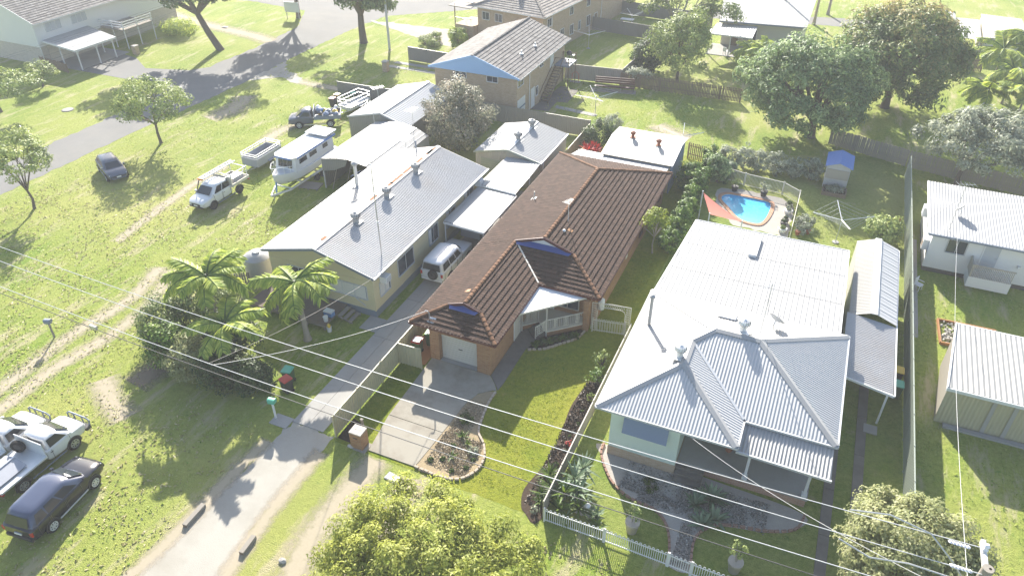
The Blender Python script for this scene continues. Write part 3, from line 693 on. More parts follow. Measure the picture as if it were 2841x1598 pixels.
for p in ((-12.74,34.60),(-14.38,34.5)): g = MB(); g.bar((*p,.05),(*p,2.42),.07); hb(g,'porch_post','offwhite')
g = MB().box(-10.86,-10.5,36.15,36.6,0,2.35); hb(g,'porch_pier','brick_or')
g = MB().thick([(-14.0,33.25,2.43),(-10.86,36.44,2.43),(-14.0,36.44,2.47)],.05); hb(g,'porch_canopy','white')['label'] = 'flat white triangular canopy sheet over the porch'
g = MB(); g.bar((-14.02,33.2,2.40),(-10.80,36.46,2.40),.06,.12); hb(g,'canopy_beam','offwhite')
# flue, antenna and mast belong to the roof
def zl(x): return ZE+(x-X0)*TT
def zr(x): return ZE+(X1-x)*TT
t = thing('flue_pipe', 'white flue pipe with square flashing on the sunny brown tiles', 'flue', (-18.28,46.05,zl(-18.28)))
MB().tube([(0,0,-.2),(0,0,.62)], .045, 8).build('pipe', M['offwhite'], t); MB().thick([(-.22,-.2,-.03),(.2,-.2,.13),(.2,.2,.13),(-.22,.2,-.03)],.02).build('flashing', M['white'], t)
antenna('thin television antenna standing beside the ridge of the brown roof', (-14.25,42.3,zr(-14.25)), 1.7, R(75), 'alu', 7, sz=.55)
t = thing('junction_box', 'small white box at the foot of the roof antenna', 'fitting', (-14.05,41.0,zr(-14.05)+.08)); MB().lathe([(.0,-.06),(.1,-.05),(.12,.04),(.07,.1),(0,.12)],10).build('box', M['white'], t, 50)
t = thing('service_mast', 'bent service mast with white flashing on the garage eave', 'mast', (-18.55,30.15,ZE+.1))
MB().tube([(0,0,-.4),(0,0,.55),(-.06,-.05,.72),(-.2,-.1,.74)], .035, 8).build('pipe', M['steel'], t); MB().thick([(-.1,-.18,.0),(.36,-.18,.0),(.36,.25,.18),(-.1,.25,.18)],.015).build('flashing', M['white'], t)

# ------------------------------------------------------------------ shed and awning at its back
SB = (-13.2, 59.2, 0)
sh = thing('rear_shed', 'white roofed shed behind the brown tiled house with two terracotta vents', 'shed', SB)
def put(root, base, mb, name, m, smooth=0, parent=None):
    mb.v = [(x-base[0], y-base[1], z-base[2]) for x, y, z in mb.v]
    return mb.build(name, M[m] if isinstance(m,str) else m, parent or root, smooth)
put(sh,SB,MB().corr([(-16.4,56.55,2.62),(-10.15,56.55,2.62),(-10.15,59.65,3.15),(-16.4,59.65,3.15)],(0,1,.17),.17,.014),'roof_sheet','roof_cream')
put(sh,SB,MB().corr([(-16.4,59.62,3.17),(-10.15,59.62,3.17),(-10.15,61.95,2.95),(-16.4,61.95,2.95)],(0,1,-.1),.17,.008),'roof_sheet','roof_white')
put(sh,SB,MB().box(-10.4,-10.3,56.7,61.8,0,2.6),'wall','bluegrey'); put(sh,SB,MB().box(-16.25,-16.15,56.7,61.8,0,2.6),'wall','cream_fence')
put(sh,SB,MB().box(-16.15,-10.4,56.7,56.8,0,2.5),'wall','cream_fence'); put(sh,SB,MB().box(-16.15,-10.4,61.7,61.8,0,2.9),'wall','cream_fence')
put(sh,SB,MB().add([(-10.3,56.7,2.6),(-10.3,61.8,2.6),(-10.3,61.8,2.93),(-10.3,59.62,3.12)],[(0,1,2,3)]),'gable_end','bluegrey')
put(sh,SB,MB().add([(-16.2,56.7,2.6),(-16.2,61.8,2.6),(-16.2,61.8,2.93),(-16.2,59.62,3.12)],[(0,1,2,3)]),'gable_end','cream_fence')
aw = thing('patio_awning', 'long narrow cream awning between the tiled roof and the rear shed', 'awning', (-14.6,56.2,0))
put(aw,(-14.6,56.2,0),MB().corr([(-18.95,55.5,2.42),(-10.5,55.5,2.42),(-10.4,56.7,2.46),(-18.4,57.0,2.46)],(0,1,0),.3,.006),'roof_sheet','roof_white')
put(aw,(-14.6,56.2,0),MB().bar((-18.6,56.95,2.38),(-16.4,56.85,2.38),.06,.12),'beam','offwhite')
for x in (-18.5,-16.6): put(aw,(-14.6,56.2,0),MB().bar((x,56.85,0),(x,56.85,2.36),.09),'post','offwhite')
whirly('terracotta turbine vent on the rear shed, left of two', (-14.55,59.75,3.2), M['terracotta'], .85)
whirly('terracotta turbine vent on the rear shed, right of two', (-12.1,59.2,3.12), M['terracotta'], .85)

# ================================================================== buildings on the left
def world(name, label, cat, base, group=None):
    t = thing(name, label, cat, base, 0, group)
    def P(mb, n, m, smooth=0, parent=None): return put(t, base, mb, n, m, smooth, parent)
    def Wn(c, w_, h_, face, **k): return window(t, (c[0]-base[0],c[1]-base[1],c[2]-base[2]), w_, h_, face, **k)
    def Dn(c, w_, h_, face, m, **k): return door(t, (c[0]-base[0],c[1]-base[1],c[2]-base[2]), w_, h_, face, m, **k)
    return t, P, Wn, Dn
RIB = [(0,0),(.03,1),(.08,1),(.11,0),(.5,0),(.53,.5),(.56,0)]
# --- cream house
c, P, Wn, Dn = world('cream_house', 'cream clad house with a long silver gable roof', 'house', (-27.85,40.3,0))
x0,x1,y0,y1,ze,zr_ = -32.25,-23.43,31.75,48.8,3.3,4.45; xm = (x0+x1)/2
P(MB().corr([(xm,y0,zr_),(xm,y1,zr_),(x1,y1,ze),(x1,y0,ze)],(1,0,-.26),.155,.016),'roof_sheet','zinc_old')
P(MB().corr([(x0,y0,ze),(x0,y1,ze),(xm,y1,zr_),(xm,y0,zr_)],(1,0,.26),.78,.02,RIB),'roof_sheet','roof_white')
P(MB().thick([(x0+.05,y0+.05,ze-.04),(xm,y0+.05,zr_-.04),(xm,y1-.05,zr_-.04),(x0+.05,y1-.05,ze-.04)],.05).thick([(xm,y0+.05,zr_-.04),(x1-.05,y0+.05,ze-.04),(x1-.05,y1-.05,ze-.04),(xm,y1-.05,zr_-.04)],.05),'roof_lining','shade')
b = MB().thick([(xm-.2,y0-.02,zr_+.005),(xm,y0-.02,zr_+.06),(xm,y1+.02,zr_+.06),(xm-.2,y1+.02,zr_+.005)],.01).thick([(xm,y0-.02,zr_+.06),(xm+.2,y0-.02,zr_+.005),(xm+.2,y1+.02,zr_+.005),(xm,y1+.02,zr_+.06)],.01); P(b,'ridge_capping','zinc_old')
rg = random.Random(2)
for i in range(9):
    yy = y0+rg.uniform(.2,16); P(MB().box(xm-.19,xm+.02,yy,yy+rg.uniform(.4,1.4),zr_+.052,zr_+.066),'rust_patch','rust')
b = MB().bar((x1+.05,y0,ze-.03),(x1+.05,y1,ze-.03),.11,.10); P(b,'gutter','gutter_grey'); P(MB().bar((x0-.05,y0,ze-.03),(x0-.05,y1,ze-.03),.11,.10),'gutter','gutter_grey')
P(MB().bar((x0,y0-.02,ze-.03),(xm,y0-.02,zr_-.03),.04,.2).bar((xm,y0-.02,zr_-.03),(x1,y0-.02,ze-.03),.04,.2),'barge_board','slate')
wx0,wx1,wy0,wy1 = -31.95,-23.75,32.05,48.5
P(MB().box(wx0,wx1,wy0,wy1,.5,ze-.02),'wall','cream'); P(MB().box(wx0-.03,wx1+.03,wy0-.03,wy1+.03,0,.5),'plinth','slate')
P(MB().add([(wx0,wy0,ze-.02),(wx1,wy0,ze-.02),(xm,wy0,zr_-.08)],[(0,1,2)]),'gable','cream'); P(MB().add([(wx0,wy1,ze-.02),(wx1,wy1,ze-.02),(xm,wy1,zr_-.08)],[(0,2,1)]),'gable','cream')
P(MB().box(wx1-.05,wx1+.03,wy0-.03,wy0+.06,.5,ze-.05),'corner_trim','cream'); P(MB().box(wx0,wx1,wy0-.03,wy0,2.72,2.78),'wall_batten','cream')
for yy, w_ in ((36.1,2.05),(40.05,1.35),(42.8,1.35),(45.9,1.5)): Wn((wx1,yy,1.98 if yy < 44 else 2.3),w_,1.25 if yy < 44 else 1.0,'x+',mull=1,fm=M['gutter_grey'],curtain=.3 if yy > 39 else None)
Wn((wx1,33.35,1.75),1.2,1.0,'x+',mull=1,fm=M['gutter_grey'],curtain=.9)
Wn((-25.7,wy0,1.78),2.8,.95,'y-',mull=2,fm=M['gutter_grey'],curtain=.98); Wn((-29.6,wy0,1.9),1.7,1.0,'y-',mull=1,fm=M['gutter_grey'])
P(MB().tube([(-25.2,wy0-.04,1.2),(-24.5,wy0-.04,.75)],.03),'pipe','gutter_grey')
t = world('air_conditioner','boxy air conditioner on the side wall near the front of the cream house','air conditioner',(-23.45,33.1,2.35)); t[1](MB().box(-23.72,-23.2,32.8,33.4,2.35,2.8),'case','white'); t[1](MB().box(-23.2,-23.185,32.86,33.34,2.4,2.75),'grille','blind')
t = world('air_conditioner','white wall air conditioner above the patio roof of the cream house','air conditioner',(-23.45,47.2,2.6)); t[1](MB().box(-23.72,-23.2,46.9,47.5,2.6,3.1),'case','white'); t[1](MB().box(-23.2,-23.185,46.96,47.44,2.66,3.04),'grille','blind')
for i, yy in enumerate((36.0,40.0,44.2)): whirly('turbine vent on the silver ridge, %s' % ('nearest the street','middle of three','farthest from the street')[i], (-27.35,yy,4.35), M['roof_white'], 1.25)
t = thing('chimney_flue', 'tall grey flue with a cowl on the white roof slope of the cream house', 'flue', (-30.9,41.4,3.68)); MB().tube([(0,0,-.2),(0,0,1.75)],.14,10).build('pipe',M['steel'],t,50); MB().lathe([(.2,1.75),(.26,1.85),(.26,1.95),(.12,2.05),(0,2.07)],10).build('cowl',M['roof_white'],t,50)
MB().box(-.3,.3,-.3,.3,-.03,.05).build('flashing',M['zinc_old'],t)
t = thing('antenna_mast', 'very tall thin radio mast rising past the silver gable roof', 'mast', (-24.25,34.1,3.5)); MB().tube([(0,0,-.3),(0,0,4.5),(0,0,8.6)],[.045,.035,.02],6).build('mast',M['steel'],t)
for z in (2.5,4.5,6.5): MB().lathe([(.05,z),(.08,z+.04),(.05,z+.1)],8).build('joint',M['alu'],t)
antenna('old bare antenna at the far end of the cream house roof', (-30.2,47.6,3.75), 1.6, R(100), 'steel', 6)
t = thing('vent_pipe','short grey vent pipe near the far end of the white slope','vent pipe',(-29.5,48.0,4.0)); MB().tube([(0,0,-.2),(0,0,.9)],.06,8).build('pipe',M['slate'],t); MB().lathe([(.1,.88),(.1,.94),(0,.98)],8).build('cap',M['slate'],t)
# --- deck and steps in front
d, P, Wn, Dn = world('timber_deck', 'low dark timber deck in front of the cream house', 'deck', (-28.5,30.8,0))
n = 20
for i in range(n): P(MB().box(-32.2,-25.95,29.45+i*.127,29.45+i*.127+.115,.42,.46),'board','deckwood')
for x in (-32,-30.5,-29,-27.5,-26.1):
    P(MB().box(x-.06,x+.06,29.5,29.62,0,.42),'stump','timber_grey')
P(MB().box(-32.2,-25.95,29.46,29.5,.28,.42),'bearer','timber_grey')
d, P, Wn, Dn = world('timber_steps', 'weathered open timber steps beside the deck', 'steps', (-25.4,31.3,0))
for i in range(3): P(MB().box(-25.9+i*.36,-25.6+i*.36,30.75,31.85,.38-.13*i,.42-.13*i),'tread','timber_grey')
for yy in (30.8,31.8): P(MB().bar((-25.93,yy,.35),(-24.85,yy,.02),.04,.14),'stringer','timber_grey')
t = thing('cooler_box','pale blue and white cooler box on the dark deck','cooler',(-26.35,30.5,.46)); MB().box(-.3,.3,-.2,.2,0,.32).build('box',M['bluebin'],t); MB().box(-.31,.31,-.21,.21,.32,.4).build('lid',M['white'],t)
t = thing('bucket','white plastic bucket on the deck edge','bucket',(-26.2,29.9,.46)); MB().lathe([(.14,0),(.17,.34),(.15,.34)],12).build('pail',M['white'],t,50); MB().lathe([(.175,.33),(.175,.36),(0,.37)],12).build('lid',M['white'],t)
t = thing('bucket','white bucket with a yellow scoop standing on the grass','bucket',(-25.75,29.55,0)); MB().lathe([(.14,0),(.17,.36),(.15,.36)],12).build('pail',M['white'],t,50); MB().lathe([(.11,.36),(.13,.5),(.05,.62),(0,.63)],10).build('scoop',M['yellow'],t,50)
# --- water tank
t = thing('water_tank','white round water tank at the front corner of the cream house','tank',(-33.6,32.6,0)); MB().lathe([(.95,0),(.98,.1)]+[(.96 if k%2 else .985,.2+k*.14) for k in range(12)]+[(.95,1.95),(.6,2.2),(.25,2.3)],24).build('body',M['roof_white'],t,50); MB().lathe([(.27,2.28),(.27,2.36),(0,2.38)],12).build('lid',M['gutter_grey'],t)
# --- patio roof and the strip roof behind it
p_, P, Wn, Dn = world('patio_roof', 'flat white patio roof between the cream house and the brown tiles', 'patio roof', (-21.7,44,0))
P(MB().corr([(-23.42,41.05,2.62),(-20.15,41.0,2.48),(-20.2,46.9,2.48),(-23.42,46.9,2.62)],(0,1,0),.3,.02,RIB),'roof_sheet','roof_white')
P(MB().bar((-23.4,41.0,2.5),(-20.1,40.96,2.38),.06,.16).bar((-20.1,40.96,2.4),(-20.12,46.9,2.4),.06,.16),'beam','white')
for yy in (41.1,44,46.8): P(MB().bar((-20.2,yy,0),(-20.2,yy,2.35),.08),'post','white')
P(MB().bar((-23.3,41.1,0),(-23.3,41.1,2.5),.08),'post','white')
p_, P, Wn, Dn = world('patio_roof', 'ribbed white strip roof running back to the cream garage', 'patio roof', (-21.7,50,0))
P(MB().corr([(-23.4,47.0,2.78),(-20.25,47.0,2.62),(-20.35,53.1,2.62),(-23.4,52.4,2.78)],(0,1,0),.22,.018),'roof_sheet','roof_white')
P(MB().bar((-23.4,46.95,2.7),(-20.2,46.95,2.54),.05,.1),'beam','white')
for yy in (47.1,50,53): P(MB().bar((-20.3,yy,0),(-20.3,yy,2.55),.08),'post','white')
# --- cream metal garage
g_, P, Wn, Dn = world('metal_garage', 'cream metal garage with a ribbed white gable roof and twin vents', 'garage', (-23.4,56,0))
x0,x1,y0,y1,ze,zr_ = -26.6,-20.4,52.6,59.3,2.6,3.3; xm = (x0+x1)/2
P(MB().corr([(x0,y0,ze),(x0,y1,ze),(xm,y1,zr_),(xm,y0,zr_)],(1,0,.22),.25,.02),'roof_sheet','roof_white')
P(MB().corr([(xm,y0,zr_),(xm,y1,zr_),(x1,y1,ze),(x1,y0,ze)],(1,0,-.22),.25,.02),'roof_sheet','roof_white')
P(MB().thick([(xm-.25,y0,zr_+.0),(xm,y0,zr_+.06),(xm,y1,zr_+.06),(xm-.25,y1,zr_+.0)],.01).thick([(xm,y0,zr_+.06),(xm+.25,y0,zr_),(xm+.25,y1,zr_),(xm,y1,zr_+.06)],.01),'ridge_capping','white')
P(MB().corr([(x0+.1,y0+.2,0),(x1-.1,y0+.2,0),(x1-.1,y0+.2,ze-.05),(xm,y0+.2,zr_-.08),(x0+.1,y0+.2,ze-.05)],(0,0,1),.2,.012),'front_wall','roof_cream')
P(MB().box(x1-.14,x1-.1,y0+.2,y1-.1,0,ze-.03),'wall','roof_cream'); P(MB().box(x0+.1,x0+.14,y0+.2,y1-.1,0,ze-.03),'wall','roof_cream'); P(MB().box(x0+.14,x1-.14,y1-.14,y1-.1,0,ze),'wall','roof_cream')
P(MB().bar((x0,y0-.02,ze-.02),(xm,y0-.02,zr_),.04,.16).bar((xm,y0-.02,zr_),(x1,y0-.02,ze-.02),.04,.16),'barge_capping','fence_green'); P(MB().bar((x1+.03,y0,ze-.03),(x1+.03,y1,ze-.03),.1,.1),'gutter','gutter_grey')
b = MB()
for i in range(20): b.box(-26.0,-23.4,y0+.13+(.012 if i%2 else 0),y0+.18,.02+i*.105,.02+i*.105+.1)
P(b,'roller_door','fence_green'); Dn((-22.6,y0+.18,0),.8,2.0,'y-',M['fence_green'])
whirly('white turbine vent on the cream garage, nearer of two', (-23.45,55.0,3.25), M['roof_white'], 1.3)
whirly('white turbine vent on the cream garage, farther of two', (-23.4,58.0,3.25), M['roof_white'], 1.3)
# --- open carport with barrel-shaped white roof
g_, P, Wn, Dn = world('open_carport', 'tall open carport with a white folded roof beside the boat', 'carport', (-34.9,50,0))
x0,x1,y0,y1 = -37.6,-32.0,45.9,54.4; xs = [(x0,2.75),(-36.0,3.05),(-34.9,3.15),(-33.2,2.9),(x1,2.35)]
for i in range(4):
    (a,za),(b2,zb) = xs[i],xs[i+1]; P(MB().corr([(a,y0,za),(b2,y0,zb),(b2,y1,zb),(a,y1,za)],(0,1,0),.9,.02,RIB),'roof_sheet','roof_white')
P(MB().corr([(x0,y0,0),(x0,y1,0),(x0,y1,2.72),(x0,y0,2.72)],(0,0,1),.25,.015),'side_wall','fence_grey'); P(MB().corr([(x0,y1-.05,0),(x1,y1-.05,0),(x1,y1-.05,2.35),(-34.9,y1-.05,3.1),(x0,y1-.05,2.72)],(0,0,1),.25,.015),'back_wall','roof_cream')
P(MB().corr([(x1+.02,y0+4,0),(x1+.02,y1,0),(x1+.02,y1,2.3),(x1+.02,y0+4,2.3)],(0,0,1),.25,.012),'side_wall','roof_cream')
for x, yy in ((x0+.05,y0+.05),(x1-.05,y0+.05),(x1-.05,y0+2.5),(x0+.05,y0+4)): P(MB().bar((x,yy,0),(x,yy,2.4),.1),'post','gutter_grey')
P(MB().corr([(x0,y0,1.6),(-36.4,y0,1.9),(-35.2,y0,2.5),(-34.9,y0,3.1),(-36,y0,3.0),(x0,y0,2.7)],(0,0,1),.2,.01),'front_cladding','fence_grey')
for i, xx in enumerate((-36.9,-35.6,-34.2)): P(MB().bar((xx,y0+.1,0),(xx+.9,y0+.1,2.6),.05),'brace','timber_grey')
t = thing('tinny','small upturned blue dinghy in the open carport','dinghy',(-35.2,48.6,.5),R(75)); b = MB(); sec = [(-1.4,.5),(-.6,.58),(.3,.55),(1,.38),(1.45,.05)]; vs = []
for x, h in sec: vs += [(x,-h,.05),(x,-h*.8,.3),(x,0,.42),(x,h*.8,.3),(x,h,.05)]
b.add(vs,[(5*i+j,5*i+j+1,5*i+j+6,5*i+j+5) for i in range(4) for j in range(4)]).build('hull',M['bluebin'],t,40); MB().box(-1.2,1.2,-.5,-.4,-.5,.05).box(-1.2,1.2,.4,.5,-.5,.05).build('trestle',M['timber'],t)
t = thing('pallet','weathered timber pallet lying on the grass beside the boat','pallet',(-38.9,45.6,0),R(10))
for i in range(8): MB().box(-.9,.9,-.62+i*.16,-.62+i*.16+.12,.1,.125).build('slat',M['timber_grey'],t)
for x in (-.85,0,.78): MB().box(x,x+.08,-.62,.64,0,.1).build('bearer',M['timber_grey'],t)
# --- grey shed
g_, P, Wn, Dn = world('grey_shed', 'grey metal shed with a ribbed grey gable roof', 'shed', (-38,59,0))
x0,x1,y0,y1,ze,zr_ = -40.9,-34.3,54.7,63.9,2.6,3.5; xm = -37.2
P(MB().corr([(x0,y0,ze),(x0,y1,ze),(xm,y1,zr_),(xm,y0,zr_)],(1,0,.24),.25,.012),'roof_sheet','roof_grey'); P(MB().corr([(xm,y0,zr_),(xm,y1,zr_),(x1,y1,ze),(x1,y0,ze)],(1,0,-.3),.28,.022),'roof_sheet','roof_grey')
P(MB().thick([(xm-.22,y0,zr_+.01),(xm,y0,zr_+.07),(xm,y1,zr_+.07),(xm-.22,y1,zr_+.01)],.01).thick([(xm,y0,zr_+.07),(xm+.22,y0,zr_+.01),(xm+.22,y1,zr_+.01),(xm,y1,zr_+.07)],.01),'ridge_capping','roof_white')
P(MB().corr([(x0+.1,y0+.1,0),(x1-.1,y0+.1,0),(x1-.1,y0+.1,ze),(xm,y0+.1,zr_-.05),(x0+.1,y0+.1,ze)],(0,0,1),.22,.012),'front_wall','fence_grey')
for xx in (x0+.1,x1-.1): P(MB().box(xx-.02,xx+.02,y0+.1,y1-.1,0,ze),'wall','fence_grey')
P(MB().box(x0+.1,x1-.1,y1-.12,y1-.08,0,ze),'wall','fence_grey'); P(MB().bar((x0,y0,ze),(xm,y0,zr_),.04,.14).bar((xm,y0,zr_),(x1,y0,ze),.04,.14),'barge_capping','gutter_grey')
antenna('small antenna on the front of the grey shed roof', (-37.3,54.9,3.4), 2.6, R(60), 'alu', 6)
antenna('thin antenna pole above the open carport roof', (-36.6,52.8,3.0), 2.4, R(20), 'steel', 5)
antenna('short antenna at the back corner of the open carport roof', (-33.4,54.2,2.9), 1.9, R(80), 'steel', 5)

# ================================================================== buildings on the right
h_, P, Wn, Dn = world('silver_roof_house', 'pale green house with a large silver corrugated hip roof', 'house', (-1.2,36,0))
ze, tt = 3.75, .36; xa,xb,xw = -6.85,4.35,.05; yf,yw,yb = 28.2,26.25,37.1
ym = (yf+yb)/2; hz = ze+(yb-ym)*tt; rl, rr_ = xa+(yb-ym), xb-(yb-ym); wm = (xa+xw)/2; wz = ze+(xw-wm)*tt; wy = yw+(xw-wm)
jy = yf+(xw-wm)                               # where the wing ridge dies into the main roof
CR = dict(pitch=.17, amp=.013)
P(MB().corr([(xa,yw,ze),(wm,wy,wz),(wm,jy,wz),(rl,ym,hz),(xa,yb,ze)],(1,0,tt),**CR),'roof_sheet','roof_white')
P(MB().corr([(xa,yw,ze),(xw,yw,ze),(wm,wy,wz)],(0,1,tt),**CR),'roof_sheet','zinc')
P(MB().corr([(xw,yw,ze),(xw,yf,ze),(wm,jy,wz),(wm,wy,wz)],(1,0,-tt),**CR),'roof_sheet','zinc')
P(MB().corr([(xw,yf,ze),(xb,yf,ze),(rr_,ym,hz),(rl,ym,hz),(wm,jy,wz)],(0,1,tt),**CR),'roof_sheet','zinc')
P(MB().corr([(xb,yf,ze),(xb,yb,ze),(rr_,ym,hz)],(1,0,-tt),.155,.016),'roof_sheet','zinc')
P(MB().corr([(xa,yb,ze),(xb,yb,ze),(rr_,ym,hz),(rl,ym,hz)],(0,1,-tt),**CR),'roof_sheet','roof_white')
def capline(a, b, m='roof_white', w_=.2):
    a, b = Vector(a), Vector(b); d = (b-a).normalized(); s_ = Vector((-d.y,d.x,0)).normalized()*w_; u_ = Vector((0,0,.07)); e_ = Vector((0,0,.012))
    P(MB().thick([a+s_+e_-u_*.4,b+s_+e_-u_*.4,b+u_,a+u_],.012).thick([a+u_,b+u_,b-s_+e_-u_*.4,a-s_+e_-u_*.4],.012),'ridge_capping',m)
capline((xa,yw,ze),(wm,wy,wz)); capline((xw,yw,ze),(wm,wy,wz)); capline((wm,wy,wz),(wm,jy,wz)); capline((wm,jy,wz),(rl,ym,hz)); capline((rl,ym,hz),(rr_,ym,hz))
capline((rr_,ym,hz),(xb,yf,ze)); capline((rr_,ym,hz),(xb,yb,ze)); capline((rl,ym,hz),(xa,yb,ze)); P(MB().bar((xw,yf,ze+.03),(wm,jy,wz+.03),.14,.03),'valley_flashing','gutter_grey')
for a, b in (((xa,yw),(xw,yw)),((xw,yw),(xw,yf)),((xw,yf),(xb,yf)),((xb,yf),(xb,yb)),((xb,yb),(xa,yb)),((xa,yb),(xa,yw))):
    d = Vector((b[0]-a[0],b[1]-a[1],0)).normalized(); o_ = Vector((d.y,-d.x,0))*.05
    P(MB().bar(Vector((*a,ze-.06))+o_-d*.05,Vector((*b,ze-.06))+o_+d*.05,.1,.11),'gutter','gutter_grey')
P(MB().slab([(xa+.02,yw+.02),(xw-.02,yw+.02),(xw-.02,yf+.02),(xb-.02,yf+.02),(xb-.02,yb-.02),(xa+.02,yb-.02)],ze-.2,ze-.15),'soffit','white')
# long rear extension under one sheet roof
P(MB().corr([(-6.75,37.15,3.72),(3.85,37.15,3.72),(3.85,47.2,3.4),(-6.3,47.2,3.4)],(0,1,-.03),.3,.03,RIB),'extension_roof','roof_white')
P(MB().bar((3.9,37.15,3.68),(3.9,47.2,3.36),.1,.14),'gutter','white'); P(MB().bar((-6.75,37.2,3.68),(-6.3,47.2,3.36),.1,.14),'gutter','white'); P(MB().bar((-6.3,47.22,3.36),(3.9,47.22,3.36),.05,.14),'fascia','white')
P(MB().box(-6.0,3.55,37.0,46.9,.2,3.34),'extension_wall','mint')
for yy in (40.4,43.8): P(MB().bar((-6.6+(yy-37)*.045,yy,3.77-(yy-37.15)*.032),(3.83,yy,3.77-(yy-37.15)*.032),.03,.012),'sheet_lap','gutter_grey')
P(MB().bar((-1.9,43.6,3.62),(-1.9,46.2,3.55),.5,.2),'roof_duct','white')
# walls, plinth, porch
P(MB().box(-6.2,-2.65,26.85,36.6,.62,ze-.2),'wall','mint'); P(MB().box(-2.65,3.75,30.2,36.6,.62,ze-.2),'wall','mint')
P(MB().box(-6.22,-2.63,26.83,30.2,0,.62).box(-6.22,3.77,30.2,36.62,0,.62),'plinth','brick_tan')
Wn((-4.35,26.85,2.55),2.1,1.25,'y-',fm=M['white'],pm=M['bluegrey'],mull=1); P(MB().thick([(-5.5,26.83,3.2),(-3.2,26.83,3.2),(-3.2,26.5,2.15),(-5.5,26.5,2.15)],.02),'window_awning','bluegrey')
Wn((1.2,30.2,2.2),2.2,1.2,'y-',mull=2); Dn((-1.4,30.2,.62),.85,2.05,'y-',M['fence_tan'])
P(MB().box(-2.62,3.75,27.35,30.2,0,.5),'porch_base','brick_red'); P(MB().box(-2.6,3.8,27.3,30.2,.5,.62),'porch_floor','concrete')
for x in (.75,3.6): P(MB().bar((x,27.45,.62),(x,27.45,3.2),.13),'porch_post','paint_white'); P(MB().box(x-.13,x+.13,27.32,27.58,.62,.85),'post_base','paint_white')
P(MB().corr([(.1,26.6,3.2),(4.35,26.5,3.2),(4.33,28.15,3.6),(.05,28.15,3.6)],(0,1,.24),.17,.022),'porch_roof','roof_white'); P(MB().bar((.05,26.56,3.15),(4.38,26.46,3.15),.1,.12),'gutter','gutter_grey')
for i in range(3): P(MB().box(-2.62,-1.2,27.0-.32*i,27.3-.32*i,0,.46-.15*i),'step','concrete_path')
# roof furniture
whirly('silver turbine vent beside the front wing ridge of the silver roof', (-3.75,30.2,5.0), M['alu'], 1.2)
whirly('silver turbine vent behind the main ridge of the silver roof', (-1.1,33.2,5.35), M['alu'], 1.2)
t = thing('flue_pipe','tall white flue on the left slope of the silver roof','flue',(-6.1,33.3,4.05)); MB().tube([(0,0,-.2),(0,0,1.9)],.09,10).build('pipe',M['roof_white'],t,50); MB().lathe([(.15,1.88),(.16,1.98),(.05,2.08),(0,2.08)],10).build('cowl',M['roof_white'],t,50)
t = thing('skylight','small white roof light on the back slope of the silver roof','skylight',(-2.1,35.1,4.5)); MB().box(-.5,.5,-.28,.28,-.15,.12).build('curb',M['roof_white'],t); MB().box(-.46,.46,-.24,.24,.12,.16).build('dome',M['skylight'],t)
dish('round satellite dish on the back slope of the silver roof',(.35,35.2,4.45),R(60),.48)
antenna('large spiky antenna on a tall mast above the silver roof',(-.2,33.4,5.35),3.1,R(50),'steel',9,stay=True)
# --- carport down its right side
k_, P, Wn, Dn = world('side_carport', 'long grey corrugated carport against the tall right-hand fence', 'carport', (5.7,42,0))
P(MB().corr([(4.3,34.9,2.75),(7.05,34.6,2.45),(7.12,41.0,2.45),(4.3,41.0,2.75)],(1,0,-.1),.16,.018),'roof_sheet','zinc_old'); P(MB().bar((4.3,34.85,2.7),(7.1,34.55,2.4),.06,.14).bar((7.14,34.6,2.38),(7.2,50.3,2.38),.08,.12),'gutter','white')
P(MB().corr([(4.45,41.05,2.55),(5.75,41.05,3.05),(5.75,50.3,3.05),(4.45,50.3,2.55)],(1,0,.38),.17,.018),'roof_sheet','roof_cream'); P(MB().corr([(5.75,41.05,3.05),(7.15,41.05,2.5),(7.15,50.3,2.5),(5.75,50.3,3.05)],(1,0,-.4),.75,.02,RIB),'roof_sheet','zinc')
P(MB().thick([(5.55,41.0,3.05),(5.95,41.0,3.05),(5.95,50.35,3.05),(5.55,50.35,3.05)],.05),'ridge_capping','white')
for x, y in ((6.85,34.9),(6.9,41),(6.9,46),(6.9,50),(4.6,50)): P(MB().bar((x,y,0),(x,y,2.42),.1),'post','white')
P(MB().box(4.5,7.0,50.1,50.16,0,2.5),'back_wall','roof_cream'); P(MB().box(4.45,4.5,41.1,50.1,0,2.5),'side_wall','roof_cream')
# --- white house far right
k_, P, Wn, Dn = world('white_house', 'white rendered house with a flat white roof at the right edge', 'house', (16,56,0))
P(MB().corr([(8.88,52.2,3.25),(24,52.2,3.25),(24,60,3.6),(8.88,60,3.6)],(0,1,.05),.2,.015),'roof_sheet','roof_white'); P(MB().bar((8.88,52.15,3.17),(24,52.15,3.17),.1,.15),'gutter','slate'); P(MB().bar((8.85,52.2,3.2),(8.85,60,3.55),.06,.14),'barge_capping','white')
P(MB().box(9.25,24,52.6,59.6,.35,3.2),'wall','white'); P(MB().box(9.3,24,52.65,59.6,0,.35),'plinth','shade')
Wn((10.9,52.6,2.35),1.2,1.0,'y-',fm=M['gutter_grey'],pm=M['glass'],mull=1); Wn((16.2,52.6,2.35),1.2,1.0,'y-',fm=M['gutter_grey'],mull=1); Dn((13.05,52.6,1.05),.95,1.95,'y-',M['blind'])
P(MB().box(12.0,14.6,51.3,52.6,.2,1.0),'landing','white'); P(MB().box(12.0,12.08,51.3,52.6,1.0,1.95),'balustrade_panel','fence_tan'); b = MB()
for i in range(24): P(MB().box(12.1+i*.104,12.1+i*.104+.045,51.3,51.34,1.0,1.9),'baluster','fence_tan')
P(MB().box(12.0,14.6,51.28,51.36,1.9,1.97),'handrail','fence_tan')
